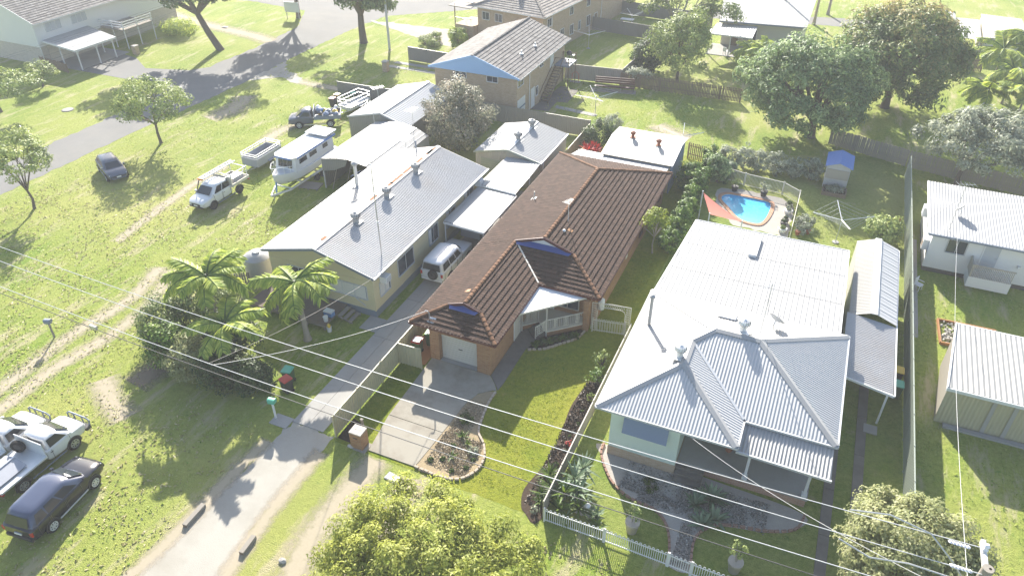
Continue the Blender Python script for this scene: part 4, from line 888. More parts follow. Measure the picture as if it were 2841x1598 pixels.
t = world('air_conditioner','white air conditioner on the side of the white house','air conditioner',(9.0,57,2.2)); t[1](MB().box(8.75,9.25,56.6,57.4,2.2,2.9),'case','white'); t[1](MB().box(8.735,8.75,56.7,57.3,2.3,2.8),'grille','blind')
t = world('air_conditioner','air conditioner with a dark front by the corner of the white house','air conditioner',(9.0,53.3,1.5)); t[1](MB().box(8.85,9.25,52.9,53.6,1.5,2.3),'case','white'); t[1](MB().box(8.84,8.85,53,53.5,1.6,2.1),'grille','timber')
dish('large grey dish on a stand on the flat white roof',(10.9,55.4,3.4),R(150),.42); antenna('tilted thin antenna mast on the flat white roof',(10.1,52.9,3.4),3.6,R(20),'steel',5,stay=True)
t = thing('wall_lamp','small box lamp on the white house wall','lamp',(14.9,52.55,1.75)); MB().box(-.08,.08,-.12,0,-.1,.1).build('case',M['gutter_grey'],t); MB().box(-.06,.06,-.14,-.12,-.07,.07).build('lens',M['lens'],t)
# --- cream shed far right
k_, P, Wn, Dn = world('cream_shed', 'cream metal shed with a ribbed cream roof at the right edge', 'shed', (14,39,0))
P(MB().corr([(9.65,36.1,2.75),(22,36.1,2.75),(22,41.8,3.15),(10.2,41.8,3.15)],(0,1,.07),.26,.022),'roof_sheet','roof_cream')
P(MB().bar((9.64,36.1,2.72),(10.17,41.8,3.12),.06,.2).bar((9.6,36.05,2.65),(22,36.05,2.65),.06,.2).bar((10.2,41.85,3.05),(22,41.85,3.05),.06,.2),'edge_capping','white')
P(MB().corr([(9.75,36.4,0),(22,36.4,0),(22,36.4,2.7),(9.75,36.4,2.7)],(0,0,1),.2,.012),'front_wall','cream_fence'); P(MB().corr([(9.76,36.4,0),(10.25,41.6,0),(10.25,41.6,3.08),(9.76,36.4,2.7)],(0,0,1),.24,.014),'side_wall','fence_tan'); P(MB().box(10.3,22,41.55,41.6,0,3.05),'back_wall','cream_fence')
for x in (12.0,13.0): P(MB().box(x,x+.2,36.34,36.37,0,2.6),'wall_strip','roof_cream')
P(MB().box(10.2,22,36.0,36.3,0,.12),'slab_edge','concrete')
# --- little blue roofed garden shed with its planter
k_, P, Wn, Dn = world('garden_shed', 'tiny garden shed with a blue gable roof', 'shed', (2.6,64.2,0))
P(MB().corr([(1.45,63.0,2.05),(2.55,63.0,2.45),(2.55,66.0,2.45),(1.45,66.0,2.05)],(1,0,.36),.15,.014),'roof_sheet','roof_blue'); P(MB().corr([(2.55,63.0,2.45),(3.65,63.0,2.05),(3.65,66.0,2.05),(2.55,66.0,2.45)],(1,0,-.36),.15,.014),'roof_sheet','roof_blue')
P(MB().corr([(1.6,63.3,0),(3.5,63.3,0),(3.5,63.3,2.05),(2.55,63.3,2.4),(1.6,63.3,2.05)],(0,0,1),.15,.01),'front_wall','zinc'); P(MB().box(1.6,1.64,63.3,65.8,0,2.05).box(3.46,3.5,63.3,65.8,0,2.05).box(1.64,3.46,65.76,65.8,0,2.1),'wall','zinc')
P(MB().box(1.65,3.45,63.22,63.28,.9,1.75),'front_panel','fence_tan')
t, P, Wn, Dn = world('raised_planter','sleeper planter box with white flowers before the blue shed','planter',(2.6,62.3,0))
for z in (0,.17): P(MB().box(1.65,3.6,61.7,61.8,z,z+.16).box(1.65,1.75,61.8,63.1,z,z+.16).box(3.5,3.6,61.8,63.1,z,z+.16).box(1.75,3.5,63.0,63.1,z,z+.16),'sleeper','timber')
P(MB().box(1.75,3.5,61.8,63.0,.05,.28),'soil','soil')

# ------------------------------------------------------------------ pool
PB = (-3.9,56.6,0)
outline = POOL
pl = thing('swimming_pool','kidney-cornered swimming pool with turquoise water','pool',PB); pl['kind'] = 'structure'
def ring(mb, ins, outs, z):
    n = len(ins); mb.add([(x,y,z) for x,y in ins]+[(x,y,z) for x,y in outs],[(i,(i+1)%n,n+(i+1)%n,n+i) for i in range(n)]); return mb
cen = (sum(p[0] for p in outline)/len(outline), sum(p[1] for p in outline)/len(outline))
def grow(k): return [(x+(x-cen[0])/math.dist((x,y),cen)*k, y+(y-cen[1])/math.dist((x,y),cen)*k) for x,y in outline]
n = len(outline); inner = grow(-.25); b = MB(); vs = [(x,y,.0) for x,y in outline]+[(x,y,-1.25) for x,y in inner]
b.add(vs,[(i,(i+1)%n,n+(i+1)%n,n+i) for i in range(n)]+[tuple(range(2*n-1,n-1,-1))]); put(pl,PB,b,'shell','poolshell')
put(pl,PB,MB().slab(catmull([(-5.7,57.5),(-5.6,58.3),(-4.9,58.4),(-2.4,58.3),(-2.3,57.9),(-5.0,57.6)],4),-1.2,-.35),'step','poolshell')
wm_, wt, wb = _mat('pool_water'); sp_ = _n(wt,'SeparateXYZ'); wt.links.new(_co(wt), sp_.inputs[0])
mr_ = _n(wt,'MapRange'); mr_.inputs[1].default_value = -2.2; mr_.inputs[2].default_value = 2.0; wt.links.new(sp_.outputs[1], mr_.inputs[0])
wc_ = _ramp(wt, mr_.outputs[0], [(0,(.19,.60,.66)),(.45,(.11,.47,.62)),(1,(.06,.32,.56))])
wt.links.new(_mix(wt, _ramp(wt,_noise(wt,_co(wt),5,4),[(.5,(0,0,0)),(.75,(.35,.35,.35))]), wc_, (.25,.6,.68)), wb.inputs['Base Color']); wb.inputs['Roughness'].default_value = .04; wb.inputs['IOR'].default_value = 1.33
_bump(wt, wb, _noise(wt,_co(wt),4,3), .3, .03)
put(pl,PB,MB().add([(x,y,-.06) for x,y in outline],[tuple(range(n))]),'water',wm_)
o1 = grow(.0); o2 = grow(.32)
for i in range(n):                                 # coping pavers one by one
    j = (i+1)%n; m_ = MB().slab([o1[i],o1[j],o2[j],o2[i]],.01,.07+.004*(i%2)); put(pl,PB,m_,'coping_paver','terracotta_paver')
sheet('pool_gravel', ragged([(-6.6,58.5),(-6.3,59.5),(-5,59.9),(-3,59.9),(-1.3,59.6),(-.15,58.6),(-.05,53.3),(-4.2,53.6),(-5.4,55),(-6.2,56.6)],.4,.08,6), .008, M['pebble'], 'pale gravel surround of the swimming pool', 'gravel', holes=[POOL])
t = thing('shade_sail','red triangular shade sail stretched beside the pool','shade sail',(-5.4,51.4,0))
A_, B_, C_ = Vector((-6.97,53.14,2.6)), Vector((-5.87,50.58,2.2)), Vector((-3.43,50.42,2.2)); vs = []; fs = []; N = 8
def sailp(i,j):
    u_,v_ = i/N, j/N; p = A_*(1-u_)+(B_*(1-v_)+C_*v_)*u_; k = u_*(1-u_)*2+v_*(1-v_)*u_; c = (A_+B_+C_)/3; return p+(c-p)*.12*k-Vector((0,0,.15*k))
for i in range(N+1):
    for j in range(N+1): vs.append(sailp(i,j)-Vector((-5.4,51.4,0)))
for i in range(N):
    for j in range(N): a = i*(N+1)+j; fs.append((a,a+1,a+N+2,a+N+1))
MB().add(vs,fs).build('cloth',M['sail'],t,60)
for p in (A_,B_,C_): q = p-Vector((-5.4,51.4,0)); MB().tube([(q.x,q.y,0),(q.x,q.y,q.z+.1)],.05,8).build('pole',M['gutter_grey'],t)

# ================================================================== buildings along the top
# --- two-storey tan brick house with the pale blue gable
B2 = (-32.6,72,0)
k_, P, Wn, Dn = world('brick_house', 'two storey tan brick house with a pale blue gable end', 'house', B2)
x0,x1,y0,y1,ze,zr_ = -37.7,-27.6,64.95,79.5,4.65,6.35; xm = (x0+x1)/2
tile_roof(k_,B2,{'r':[(xm,y0,zr_),(xm,y1,zr_),(x1,y1,ze),(x1,y0,ze)],'l':[(x0,y0,ze),(x0,y1,ze),(xm,y1,zr_),(xm,y0,zr_)]},M['tile_grey'],gauge=.4,cover=.4,single=300,single_faces=('r',),lap=.05)
caps(k_,B2,[((xm,y0,zr_),(xm,y1,zr_))],M['tile_grey'],r=.13)
wx0,wx1,wy0,wy1 = -37.2,-28.1,65.4,79.1
P(MB().box(wx0,wx1,wy0,wy1,0,ze-.05),'wall','brick_tan')
P(MB().add([(x0+.15,y0+.1,ze-.02),(x1-.15,y0+.1,ze-.02),(xm,y0+.1,zr_-.06)],[(0,1,2)]),'gable_panel','paleblue')['label'] = 'pale blue gable sheeting'
P(MB().bar((x0,y0,ze),(xm,y0,zr_),.05,.2).bar((xm,y0,zr_),(x1,y0,ze),.05,.2),'barge_board','paleblue'); P(MB().thick([(x0+.15,y0+.1,ze-.02),(x1-.15,y0+.1,ze-.02),(x1-.15,wy0,ze-.02),(x0+.15,wy0,ze-.02)],.04),'soffit','paleblue')
P(MB().bar((x1+.05,y0,ze-.05),(x1+.05,y1,ze-.05),.1,.12),'gutter','gutter_grey')
for x in (-34.2,-30.7): Wn((x,wy0,4.15),1.15,.55,'y-',mull=1)
Wn((wx1,66.4,4.0),1.4,.9,'x+',mull=1); Wn((wx1,72.0,4.1),.9,.7,'x+',mull=1); Dn((wx1,69.7,.1),.85,2.05,'x+',M['white']); Dn((wx1,75.1,2.7),.85,1.95,'x+',M['white']); Wn((wx1,70.8,1.5),.6,.9,'x+',mull=0)
b = MB()
for i in range(8): b.box(wx1,wx1+.04+(.01 if i%2 else 0),65.65,67.6,.05+i*.27,.05+i*.27+.25)
P(b,'garage_door','white'); P(MB().box(wx1+.05,wx1+.07,65.65,67.6,1.2,1.35),'door_band','slate')
P(MB().tube([(wx1+.06,68.7,.0),(wx1+.06,68.7,ze-.1)],.05),'downpipe','white')
P(MB().thick([(-36.9+.5,75.2,5.0),(-36.4+1.8,75.2,5.5),(-36.4+1.8,77.6,5.5),(-36.9+.5,77.6,5.0)],.05),'roof_window','skylight')
s_ = thing('outside_stairs','dark timber stairs up to a landing on the tan brick wall','stairs',(-27.4,75,0)); SB2 = (-27.4,75,0)
put(s_,SB2,MB().box(-28.1,-26.4,76.0,78.6,2.55,2.7),'landing','slate')
for i in range(12): put(s_,SB2,MB().box(-28.0,-27.1,71.6+i*.37,71.6+i*.37+.28,.2+i*.2,.25+i*.2),'tread','timber')
for x in (-28.02,-27.08): put(s_,SB2,MB().bar((x,71.5,.05),(x,76.1,2.55),.05,.22),'stringer','timber'); put(s_,SB2,MB().bar((x,71.5,.95),(x,76.1,3.45),.05,.06),'handrail','timber')
for x, y in ((-26.5,76.1),(-26.5,78.5),(-28.0,78.5)): put(s_,SB2,MB().bar((x,y,0),(x,y,3.5),.09),'post','timber')
for y in (76.1,78.5): put(s_,SB2,MB().bar((-26.5,y,3.45),(-28.0,y,3.45),.05),'handrail','timber')
t = thing('barbecue','black kettle barbecue with shelves on the stair landing','barbecue',(-26.9,77.4,2.7)); MB().lathe([(0,.75),(.22,.8),(.32,.95),(.32,1.0),(.28,1.15),(.12,1.28),(0,1.3)],14).build('kettle',M['dark'],t,50); MB().box(-.25,.25,-.3,.3,.05,.1).box(.32,.6,-.2,.2,.85,.88).build('shelf',M['steel'],t)
for x, y in ((-.22,-.25),(.22,-.25),(-.22,.25),(.22,.25)): MB().bar((x,y,0),(x*.9,y*.9,.85),.04).build('leg',M['steel'],t)
for (x, y, lb) in ((-29.6,70.2,'nearer white vent pipe on the grey tiled roof'),(-29.4,73.4,'farther round white vent on the grey tiled roof')):
    t = thing('roof_vent',lb,'roof vent',(x,y,ze+(x1-x)*.34)); MB().tube([(0,0,-.1),(0,0,.45)],.07,8).build('pipe',M['white'],t); MB().lathe([(.22,.05),(.2,.12),(0,.16)],12).build('flashing',M['white'],t)
# --- tan brick units behind
U0 = (-37,92,0)
k_ = thing('brick_units','long two storey tan brick units with a tan tiled hip roof','units',U0,R(-8))
def PU(mb,n,m,smooth=0): return mb.build(n,M[m] if isinstance(m,str) else m,k_,smooth)
ux0,ux1,uy0,uy1,ze,tt = -5.2,5.2,-6.6,22,5.0,.4; hw = 5.2
fc = {'f':[(ux0,uy0,ze),(ux1,uy0,ze),(0,uy0+hw,ze+hw*tt)],'r':[(ux1,uy0,ze),(ux1,uy1,ze),(0,uy1,ze+hw*tt),(0,uy0+hw,ze+hw*tt)],'l':[(ux0,uy0,ze),(0,uy0+hw,ze+hw*tt),(0,uy1,ze+hw*tt),(ux0,uy1,ze)]}
tile_roof(k_,(0,0,0),fc,M['tile_tan'],gauge=.42,cover=.42,single=120,single_faces=('f',),lap=.05); caps(k_,(0,0,0),[((ux0,uy0,ze),(0,uy0+hw,ze+hw*tt)),((ux1,uy0,ze),(0,uy0+hw,ze+hw*tt)),((0,uy0+hw,ze+hw*tt),(0,uy1,ze+hw*tt))],M['tile_tan'],r=.13)
PU(MB().box(ux0+.45,ux1-.45,uy0+.45,uy1,0,ze-.05),'wall','brick_tan'); PU(MB().bar((ux1+.05,uy0,ze-.05),(ux1+.05,uy1,ze-.05),.1,.12).bar((ux0,uy0-.05,ze-.05),(ux1,uy0-.05,ze-.05),.1,.12),'gutter','white')
for yy, z, w_, h2 in ((-4.6,3.9,1.0,.9),(-1.2,1.7,.9,1.2),(1.4,1.6,.9,1.2),(3.6,1.6,.6,1.1),(6.2,1.6,1.0,1.3),(1.2,4.0,.9,.9),(6.0,4.0,.9,.9),(11,4.0,.9,.9)): window(k_,(ux1-.45,yy,z),w_,h2,'x+',mull=1)
for yy in (-2.8,8.4): door(k_,(ux1-.45,yy,0),.85,2.05,'x+',M['timber'])
for yy in (-4.0,10): PU(MB().tube([(ux1-.38,yy,0),(ux1-.38,yy,ze-.1)],.05),'downpipe','white')
for x in (-3.5,-1.6,2.8): window(k_,(x,uy0+.45,3.9),1.0,.9,'y-',mull=1)
PU(MB().box(-7.6,-4.8,uy0-.6,uy0+3.2,0,2.6),'porch_wall','brick_tan'); PU(MB().thick([(-8.2,uy0-1.0,ze-.1),(-4.9,uy0-1.0,ze-.1),(-4.9,uy0+4,ze+.4),(-8.2,uy0+4,ze+.4)],.1),'porch_roof','tile_tan'); b = MB()
for i in range(14): b = MB().bar((-7.6+i*.2,uy0-.55,2.6),(-7.6+i*.2,uy0-.55,3.4),.03); PU(b,'baluster','white')
PU(MB().bar((-7.6,uy0-.55,3.42),(-4.8,uy0-.55,3.42),.06),'handrail','white'); PU(MB().bar((-7.6,uy0-.5,2.6),(-7.6,uy0-.5,ze),.1),'porch_post','timber')
t = thing('roof_vent','dark square vent on the tan tiled units roof','roof vent',(-37.6,88.6,6.35)); MB().box(-.25,.25,-.25,.25,-.2,.3).build('case',M['slate'],t); MB().box(-.3,.3,-.3,.3,.3,.36).build('cap',M['slate'],t)
t = thing('solar_heater','small white solar panel on the porch roof of the tan units','panel',(-43.6,87.2,5.3)); MB().thick([(-.5,-.8,.0),(.5,-.8,.0),(.5,.8,.5),(-.5,.8,.5)],.08).build('panel',M['skylight'],t); MB().tube([(-.6,.9,.55),(.6,.9,.55)],.18,10).build('tank',M['white'],t)
# --- white house with carport, top left
k_, P, Wn, Dn = world('white_house', 'white upper storey house with a speckled tile roof, top left', 'house', (-91.5,66,0))
W0 = (-91.5,66,0); x0,x1,y0,y1,ze,zr_ = -97.0,-86.25,58.2,80,5.0,7.1; xm = (x0+x1)/2
tile_roof(k_,W0,{'r':[(xm,y0,zr_),(xm,y1,zr_),(x1,y1,ze),(x1,y0,ze)],'l':[(x0,y0,ze),(x0,y1,ze),(xm,y1,zr_),(xm,y0,zr_)]},M['tile_grey'],gauge=.42,cover=.42,single=250,single_faces=('r',),lap=.05)
P(MB().box(-96.6,-86.7,58.5,80,2.2,ze-.05),'upper_wall','white'); P(MB().box(-96.55,-86.75,58.55,80,0,2.2),'lower_wall','brick_grey'); P(MB().add([(x0+.3,58.5,ze-.05),(x1-.3,58.5,ze-.05),(xm,58.5,zr_-.1)],[(0,1,2)]),'gable','white')
P(MB().bar((x0,y0,ze),(xm,y0,zr_),.05,.2).bar((xm,y0,zr_),(x1,y0,ze),.05,.2),'barge_board','white'); P(MB().bar((x1+.05,y0,ze-.05),(x1+.05,y1,ze-.05),.1,.12),'gutter','white'); P(MB().tube([(-86.6,58.4,0),(-86.6,58.4,4.9)],.05),'downpipe','white')
for yy in (61.0,64.7): Wn((-86.7,yy,4.15),2.1,1.0,'x+',mull=2,pm=M['blind'])
Wn((-95.5,58.5,4.1),1.2,1.0,'y-',mull=1); b = MB()
for i in range(8): b.box(-86.75,-86.7+(.01 if i%2 else 0),59.4,62.4,.05+i*.26,.05+i*.26+.24)
P(b,'garage_door','offwhite')
k_, P, Wn, Dn = world('front_carport', 'white flat carport with curved brackets on the white house', 'carport', (-84,62,0))
P(MB().corr([(-87.0,59.0,2.95),(-81.0,58.6,2.6),(-80.9,64.4,2.6),(-87.0,65.6,2.95)],(1,0,-.05),.35,.015,RIB),'roof_sheet','roof_white'); P(MB().bar((-81.0,58.55,2.5),(-80.88,64.45,2.5),.08,.22).bar((-87,58.95,2.85),(-81,58.55,2.5),.08,.22),'fascia','white')
for x, y in ((-81.6,59.2),(-81.6,61.9),(-81.6,64.3),(-84.4,59.2),(-84.4,65)): P(MB().bar((x,y,0),(x,y,2.5),.12),'post','white')
for y in (59.2,61.9,64.3):
    for s2 in (-1,1):
        if (y == 59.2 and s2 < 0) or (y == 64.3 and s2 > 0): continue
        P(MB().tube([(-81.6,y+s2*.08,1.9),(-81.6,y+s2*.3,2.3),(-81.6,y+s2*.75,2.42)],.05),'bracket','white')
k_, P, Wn, Dn = world('verandah', 'raised verandah with white rails beside the white house', 'verandah', (-84.5,69.5,0))
P(MB().box(-86.6,-82.6,67.2,72,2.3,2.42),'floor','timber_grey')
for z in (2.7,3.0,3.3): P(MB().bar((-82.65,67.2,z),(-82.65,72,z),.05,.12).bar((-86.6,67.2,z),(-82.65,67.2,z),.05,.12),'rail','white')
for x, y in ((-82.7,67.3),(-82.7,69.5),(-82.7,71.9),(-84.6,67.3)): P(MB().bar((x,y,0),(x,y,3.4),.1),'post','white')
# --- white roofed house behind the trees, top right
k_, P, Wn, Dn = world('low_house', 'low house with a wide white roof behind the trees', 'house', (-9.5,102,0))
P(MB().corr([(-14.3,97.9,3.4),(-3.9,99.2,3.4),(-3.9,112,4.6),(-15.6,108,4.6)],(0,1,.1),.4,.02,RIB),'roof_sheet','roof_white'); P(MB().bar((-14.3,97.85,3.3),(-3.9,99.15,3.3),.08,.2),'gutter','slate')
P(MB().box(-14.0,-4.3,99.6,108,0,3.2),'wall','offwhite'); Wn((-10.5,99.6,1.6),1.6,1.2,'y-',mull=1); Dn((-12.3,99.6,0),.85,2.05,'y-',M['timber'])
k_, P, Wn, Dn = world('back_patio', 'white patio roof on one post behind the feathery tree', 'patio', (-12.3,97,0))
P(MB().corr([(-15.2,94.9,2.6),(-9.6,94.9,2.6),(-9.6,98.3,3.05),(-14.4,98.3,3.05)],(0,1,.13),.3,.02),'roof_sheet','roof_white'); P(MB().bar((-15.2,94.85,2.52),(-9.6,94.85,2.52),.06,.14),'beam','white')
for x in (-14.8,-12.2,-9.8): P(MB().bar((x,95.1,0),(x,95.1,2.5),.12),'post','white')
P(MB().box(-15,-9.6,94.9,99.5,0,.06),'slab','concrete')
# --- small roofs top right
for i, (pts, lb, m_) in enumerate((([(9.6,117.6),(13.3,116.0),(13.0,101.7),(11.3,101.8),(9.0,108)],'white roofed outbuilding right of the copper mango tree','roof_white'),([(13.4,114.8),(16.2,114.8),(16.0,106.3),(13.2,106.3)],'grey flat carport roof between two white roofs','zinc_old'),([(16.3,116.5),(21,116),(21,106.9),(16.1,106.4)],'white gable shed behind the right-hand palms','roof_cream'))):
    k_, P, Wn, Dn = world('outbuilding',lb,'outbuilding',(sum(p[0] for p in pts)/len(pts),sum(p[1] for p in pts)/len(pts),0))
    zt = 2.6 if i != 1 else 2.3
    P(MB().corr([(x,y,zt+(y-106)*.03) for x,y in pts],(0,1,.03),.3,.015),'roof_sheet',m_); c = (sum(p[0] for p in pts)/len(pts),sum(p[1] for p in pts)/len(pts))
    if i != 1: P(MB().slab([(c[0]+(x-c[0])*.94,c[1]+(y-c[1])*.96) for x,y in pts],0,zt-.1),'wall','offwhite')
    else:
        for x, y in ((13.5,106.6),(15.9,106.6),(13.6,114.5),(15.9,114.5)): P(MB().bar((x,y,0),(x,y,2.3),.1),'post','gutter_grey')

# ================================================================== fences
def metal_fence(label, a, b, h, m, panel=2.35, rib=.2, name='metal_fence', pm=None):
    a, b = Vector((*a,0)), Vector((*b,0)); L = (b-a).length; d = (b-a)/L; n = max(1,round(L/panel)); t = thing(name, label, 'fence', a, math.atan2(d.y,d.x))
    st = L/n; up = (0,0,1); x = Vector((1,0,0))
    me = None; mp = None; mc = None
    for i in range(n+1):
        if mp is None: ob = MB().box(-.035,.035,-.035,.035,0,h+.03).build('post', pm or m, t); mp = ob.data
        else: ob = place('post', mp, t)
        ob.location = (i*st,0,0)
        if i == n: break
        if me is None:
            ob = MB().corr([(.04,0,.06),(st-.04,0,.06),(st-.04,0,h-.04),(.04,0,h-.04)],up,rib,.018,[(0,-1),(.35,-1),(.5,1),(.85,1)]).build('panel', m, t); me = ob.data
            oc = MB().box(.036,st-.036,-.03,.03,h-.04,h).build('top_rail', pm or m, t); mc = oc.data
        else: ob = place('panel', me, t); oc = place('top_rail', mc, t)
        ob.location = (i*st,0,0); oc.location = (i*st,0,0)
    return t
def picket_fence(label, a, b, h, m, gap=.15, wd=.09, post=2.4, name='timber_fence', rails=(.3,.8), jit=.03, lean=0):
    a, b = Vector((*a,0)), Vector((*b,0)); L = (b-a).length; d = (b-a)/L; t = thing(name, label, 'fence', a, math.atan2(d.y,d.x)); rg = random.Random(int(L*100))
    mp = None; n = max(1,round(L/post))
    for i in range(n+1):
        if mp is None: ob = MB().box(-.05,.05,.02,.12,0,h*.95).build('post', m, t); mp = ob.data
        else: ob = place('post', mp, t)
        ob.location = (i*L/n,0,0)
    for r_ in rails: MB().box(0,L,.022,.06,h*r_-.04,h*r_+.04).build('rail', m, t)
    mk_ = None; k = int(L/gap)
    for i in range(k):
        if mk_ is None: ob = MB().box(-wd/2,wd/2,-.02,.02,.04,h).build('picket', m, t); mk_ = ob.data
        else: ob = place('picket', mk_, t)
        ob.location = ((i+.5)*L/k,0,rg.gauss(0,jit)); ob.rotation_euler = (0,rg.gauss(0,.01+lean),0)
    return t
hair = None
def loop_fence(label, a, b, h, m, gap=.2, posts=(0,1), name='loop_top_fence', cat='fence', r=.017):
    a, b = Vector((*a,0)), Vector((*b,0)); L = (b-a).length; d = (b-a)/L; t = thing(name, label, cat, a, math.atan2(d.y,d.x))
    path = [(-.05,0,.06),(-.05,0,h-.06),(-.035,0,h-.015),(0,0,h),(.035,0,h-.015),(.05,0,h-.06),(.05,0,.06)]
    k = max(2,int(L/gap)); mk_ = None
    for i in range(k):
        if mk_ is None: ob = MB().tube(path,r,5).build('loop_picket', m, t, 60); mk_ = ob.data
        else: ob = place('loop_picket', mk_, t)
        ob.location = ((i+.5)*L/k,0,0)
    for z in (.12,h-.16): MB().box(0,L,-.018,.018,z,z+.04).build('rail', m, t)
    for p in posts: MB().box(p*L-.035,p*L+.035,-.035,.035,0,h+.06).build('post', m, t)
    return t
metal_fence('cream ribbed metal fence along the left side of the brick house', (-20.05,22.0), (-20.05,64.8), 1.6, M['cream_fence'])
metal_fence('short cream metal fence screening the wheelie bins', (-20.0,28.68), (-18.5,28.72), 1.6, M['cream_fence'], 1.5)
metal_fence('brown grey metal fence behind the cream garage', (-34.2,64.95), (-20.1,64.9), 1.8, M['fence_tan'])
metal_fence('dark grey metal fence behind the trailer and bins', (-48.8,64.3), (-41.0,64.6), 1.7, M['fence_grey'])
metal_fence('dark grey metal fence beside the blue gabled house', (-47.8,77.8), (-37.3,77.3), 1.7, M['fence_grey'])
metal_fence('dark metal fence between the clothes hoist yard and the units', (-33.9,99.2), (-16.5,96.8), 1.8, M['fence_grey'])
metal_fence('far dark metal fence behind the units yard', (-31.5,108.5), (-16.5,106.5), 1.8, M['fence_grey'])
metal_fence('brown metal fence beside the outside stairs', (-28.0,79.4), (-21.6,80.0), 1.8, M['fence_tan'])
metal_fence('side metal fence running back beside the dark shrub', (-21.55,80.1), (-20.6,96.9), 1.7, M['fence_grey'])
picket_fence('long weathered timber paling fence behind the maroon bench', (-21.5,79.8), (-8.2,80.0), 1.55, M['timber'], .16, .11)
picket_fence('black timber picket fence at the back corner of the brick house yard', (-10.35,64.2), (-7.9,63.6), 1.6, M['timber'], .17, .085)
metal_fence('tall grey green metal fence on the right boundary', (8.25,22.0), (8.15,68.2), 1.95, M['fence_green'], 2.4)
picket_fence('grey paling fence in the tree shade behind the blue shed', (1.4,72.7), (8.1,70.4), 1.6, M['timber_grey'], .15, .13)
picket_fence('grey paling fence behind the white house at the right', (8.3,70.3), (26,66.4), 1.6, M['timber_grey'], .15, .13)
picket_fence('grey paling fence under the right-hand palms', (11.5,101.3), (16.2,101.0), 1.6, M['timber'], .16, .11)
metal_fence('low tan metal fence between the soil bed and the silver roofed house', (-7.82,21.7), (-7.82,36.6), 1.15, M['fence_tan'])
picket_fence('brown lattice fence below the white house', (-101,60.5), (-82.4,57.8), 1.1, M['timber'], .3, .22)
picket_fence('short timber fence behind the hedge near the water tank', (-36.2,29.7), (-33.6,31.4), 1.3, M['timber_grey'], .16, .12)
k = 0
for a, b, lb in (((-6.3,61.25),(-4.65,60.75),'left cream bar panel of the pool fence'),((-4.6,60.72),(-1.4,60.36),'long cream bar panel at the back of the pool fence'),((-1.38,60.34),(.0,59.28),'angled cream bar panel of the pool fence'),((.02,59.2),(.05,53.0),'side run of the pool fence beside the pots')):
    a_, b_ = Vector((*a,0)), Vector((*b,0)); L = (b_-a_).length; d = (b_-a_)/L; t = thing('pool_fence',lb,'fence',a_,math.atan2(d.y,d.x)); mk_ = None; n = int(L/.11)
    for z in (.08,1.12): MB().box(0,L,-.02,.02,z,z+.05).build('rail',M['offwhite'],t)
    for i in range(n):
        if mk_ is None: ob = MB().box(-.012,.012,-.012,.012,.1,1.12).build('bar',M['offwhite'],t); mk_ = ob.data
        else: ob = place('bar',mk_,t)
        ob.location = ((i+.5)*L/n,0,0)
    for p in (0,L): MB().box(p-.035,p+.035,-.035,.035,0,1.25).build('post',M['offwhite'],t)
loop_fence('white loop topped fence panel beside the big agaves', (-7.68,21.46), (-4.7,21.48), .95, M['white'])
loop_fence('white loop topped fence panel before the lawn with the pot', (-4.66,21.48), (-1.66,21.42), .95, M['white'])
loop_fence('narrow white loop topped gate on the gravel path', (-1.6,21.42), (-.58,21.37), .95, M['white'], name='garden_gate', cat='gate')
loop_fence('white loop topped fence panel right of the gate', (-.54,21.37), (2.15,21.3), .95, M['white'])
loop_fence('white loop topped fence panel before the right wheel strips', (2.2,21.3), (8.2,21.1), .95, M['white'])
loop_fence('cream loop topped side gate under the lace arch', (-10.25,36.35), (-8.2,36.72), 1.05, M['offwhite'], .16, name='side_gate', cat='gate')
# lace arch over the side gate
t = thing('lace_arch','lacy iron arch over the side gate of the brick house','arch',(-10.4,36.55,0),R(9)); L = 2.45
for x in (0,.34,L-.34,L): MB().tube([(x,0,0),(x,0,2.1 if x in (0,L) else 1.5)],.022,6).build('upright',M['offwhite'],t)
MB().tube([(0,0,2.12),(L/2,0,2.16),(L,0,2.12)],.025,6).build('top_rail',M['offwhite'],t)
MB().tube([(.34,0,1.5),(.42,0,1.72),(.62,0,1.82),(L/2,0,1.84),(L-.62,0,1.82),(L-.42,0,1.72),(L-.34,0,1.5)],.02,6).build('inner_arch',M['offwhite'],t)
b = MB()
for x in (0,L-.34):
    for j in range(14): b.tube([(x+.02,0,.1+j*.14),(x+.17,0,.17+j*.14),(x+.32,0,.1+j*.14)],.012,4); b.tube([(x+.02,0,.24+j*.14),(x+.17,0,.17+j*.14),(x+.32,0,.24+j*.14)],.012,4)
for j in range(12):
    x = .38+j*(L-.76)/12; s2 = (L-.76)/12; b.tube([(x,0,1.86),(x+s2,0,2.12)],.012,4); b.tube([(x,0,2.12),(x+s2,0,1.86)],.012,4)
tag(b.build('lace_infill',M['offwhite'],t),kind='stuff')
# timber boards of the side walk by the bins
t = thing('side_deck','orange timber boards between the bins and the garage','deck',(-19.2,31,0)); t['kind'] = 'structure'
for i in range(9): MB().box(-.78+i*.165,-.78+i*.165+.15,-1.9,2.0,0,.05).build('board',M['timber_orange'],t)

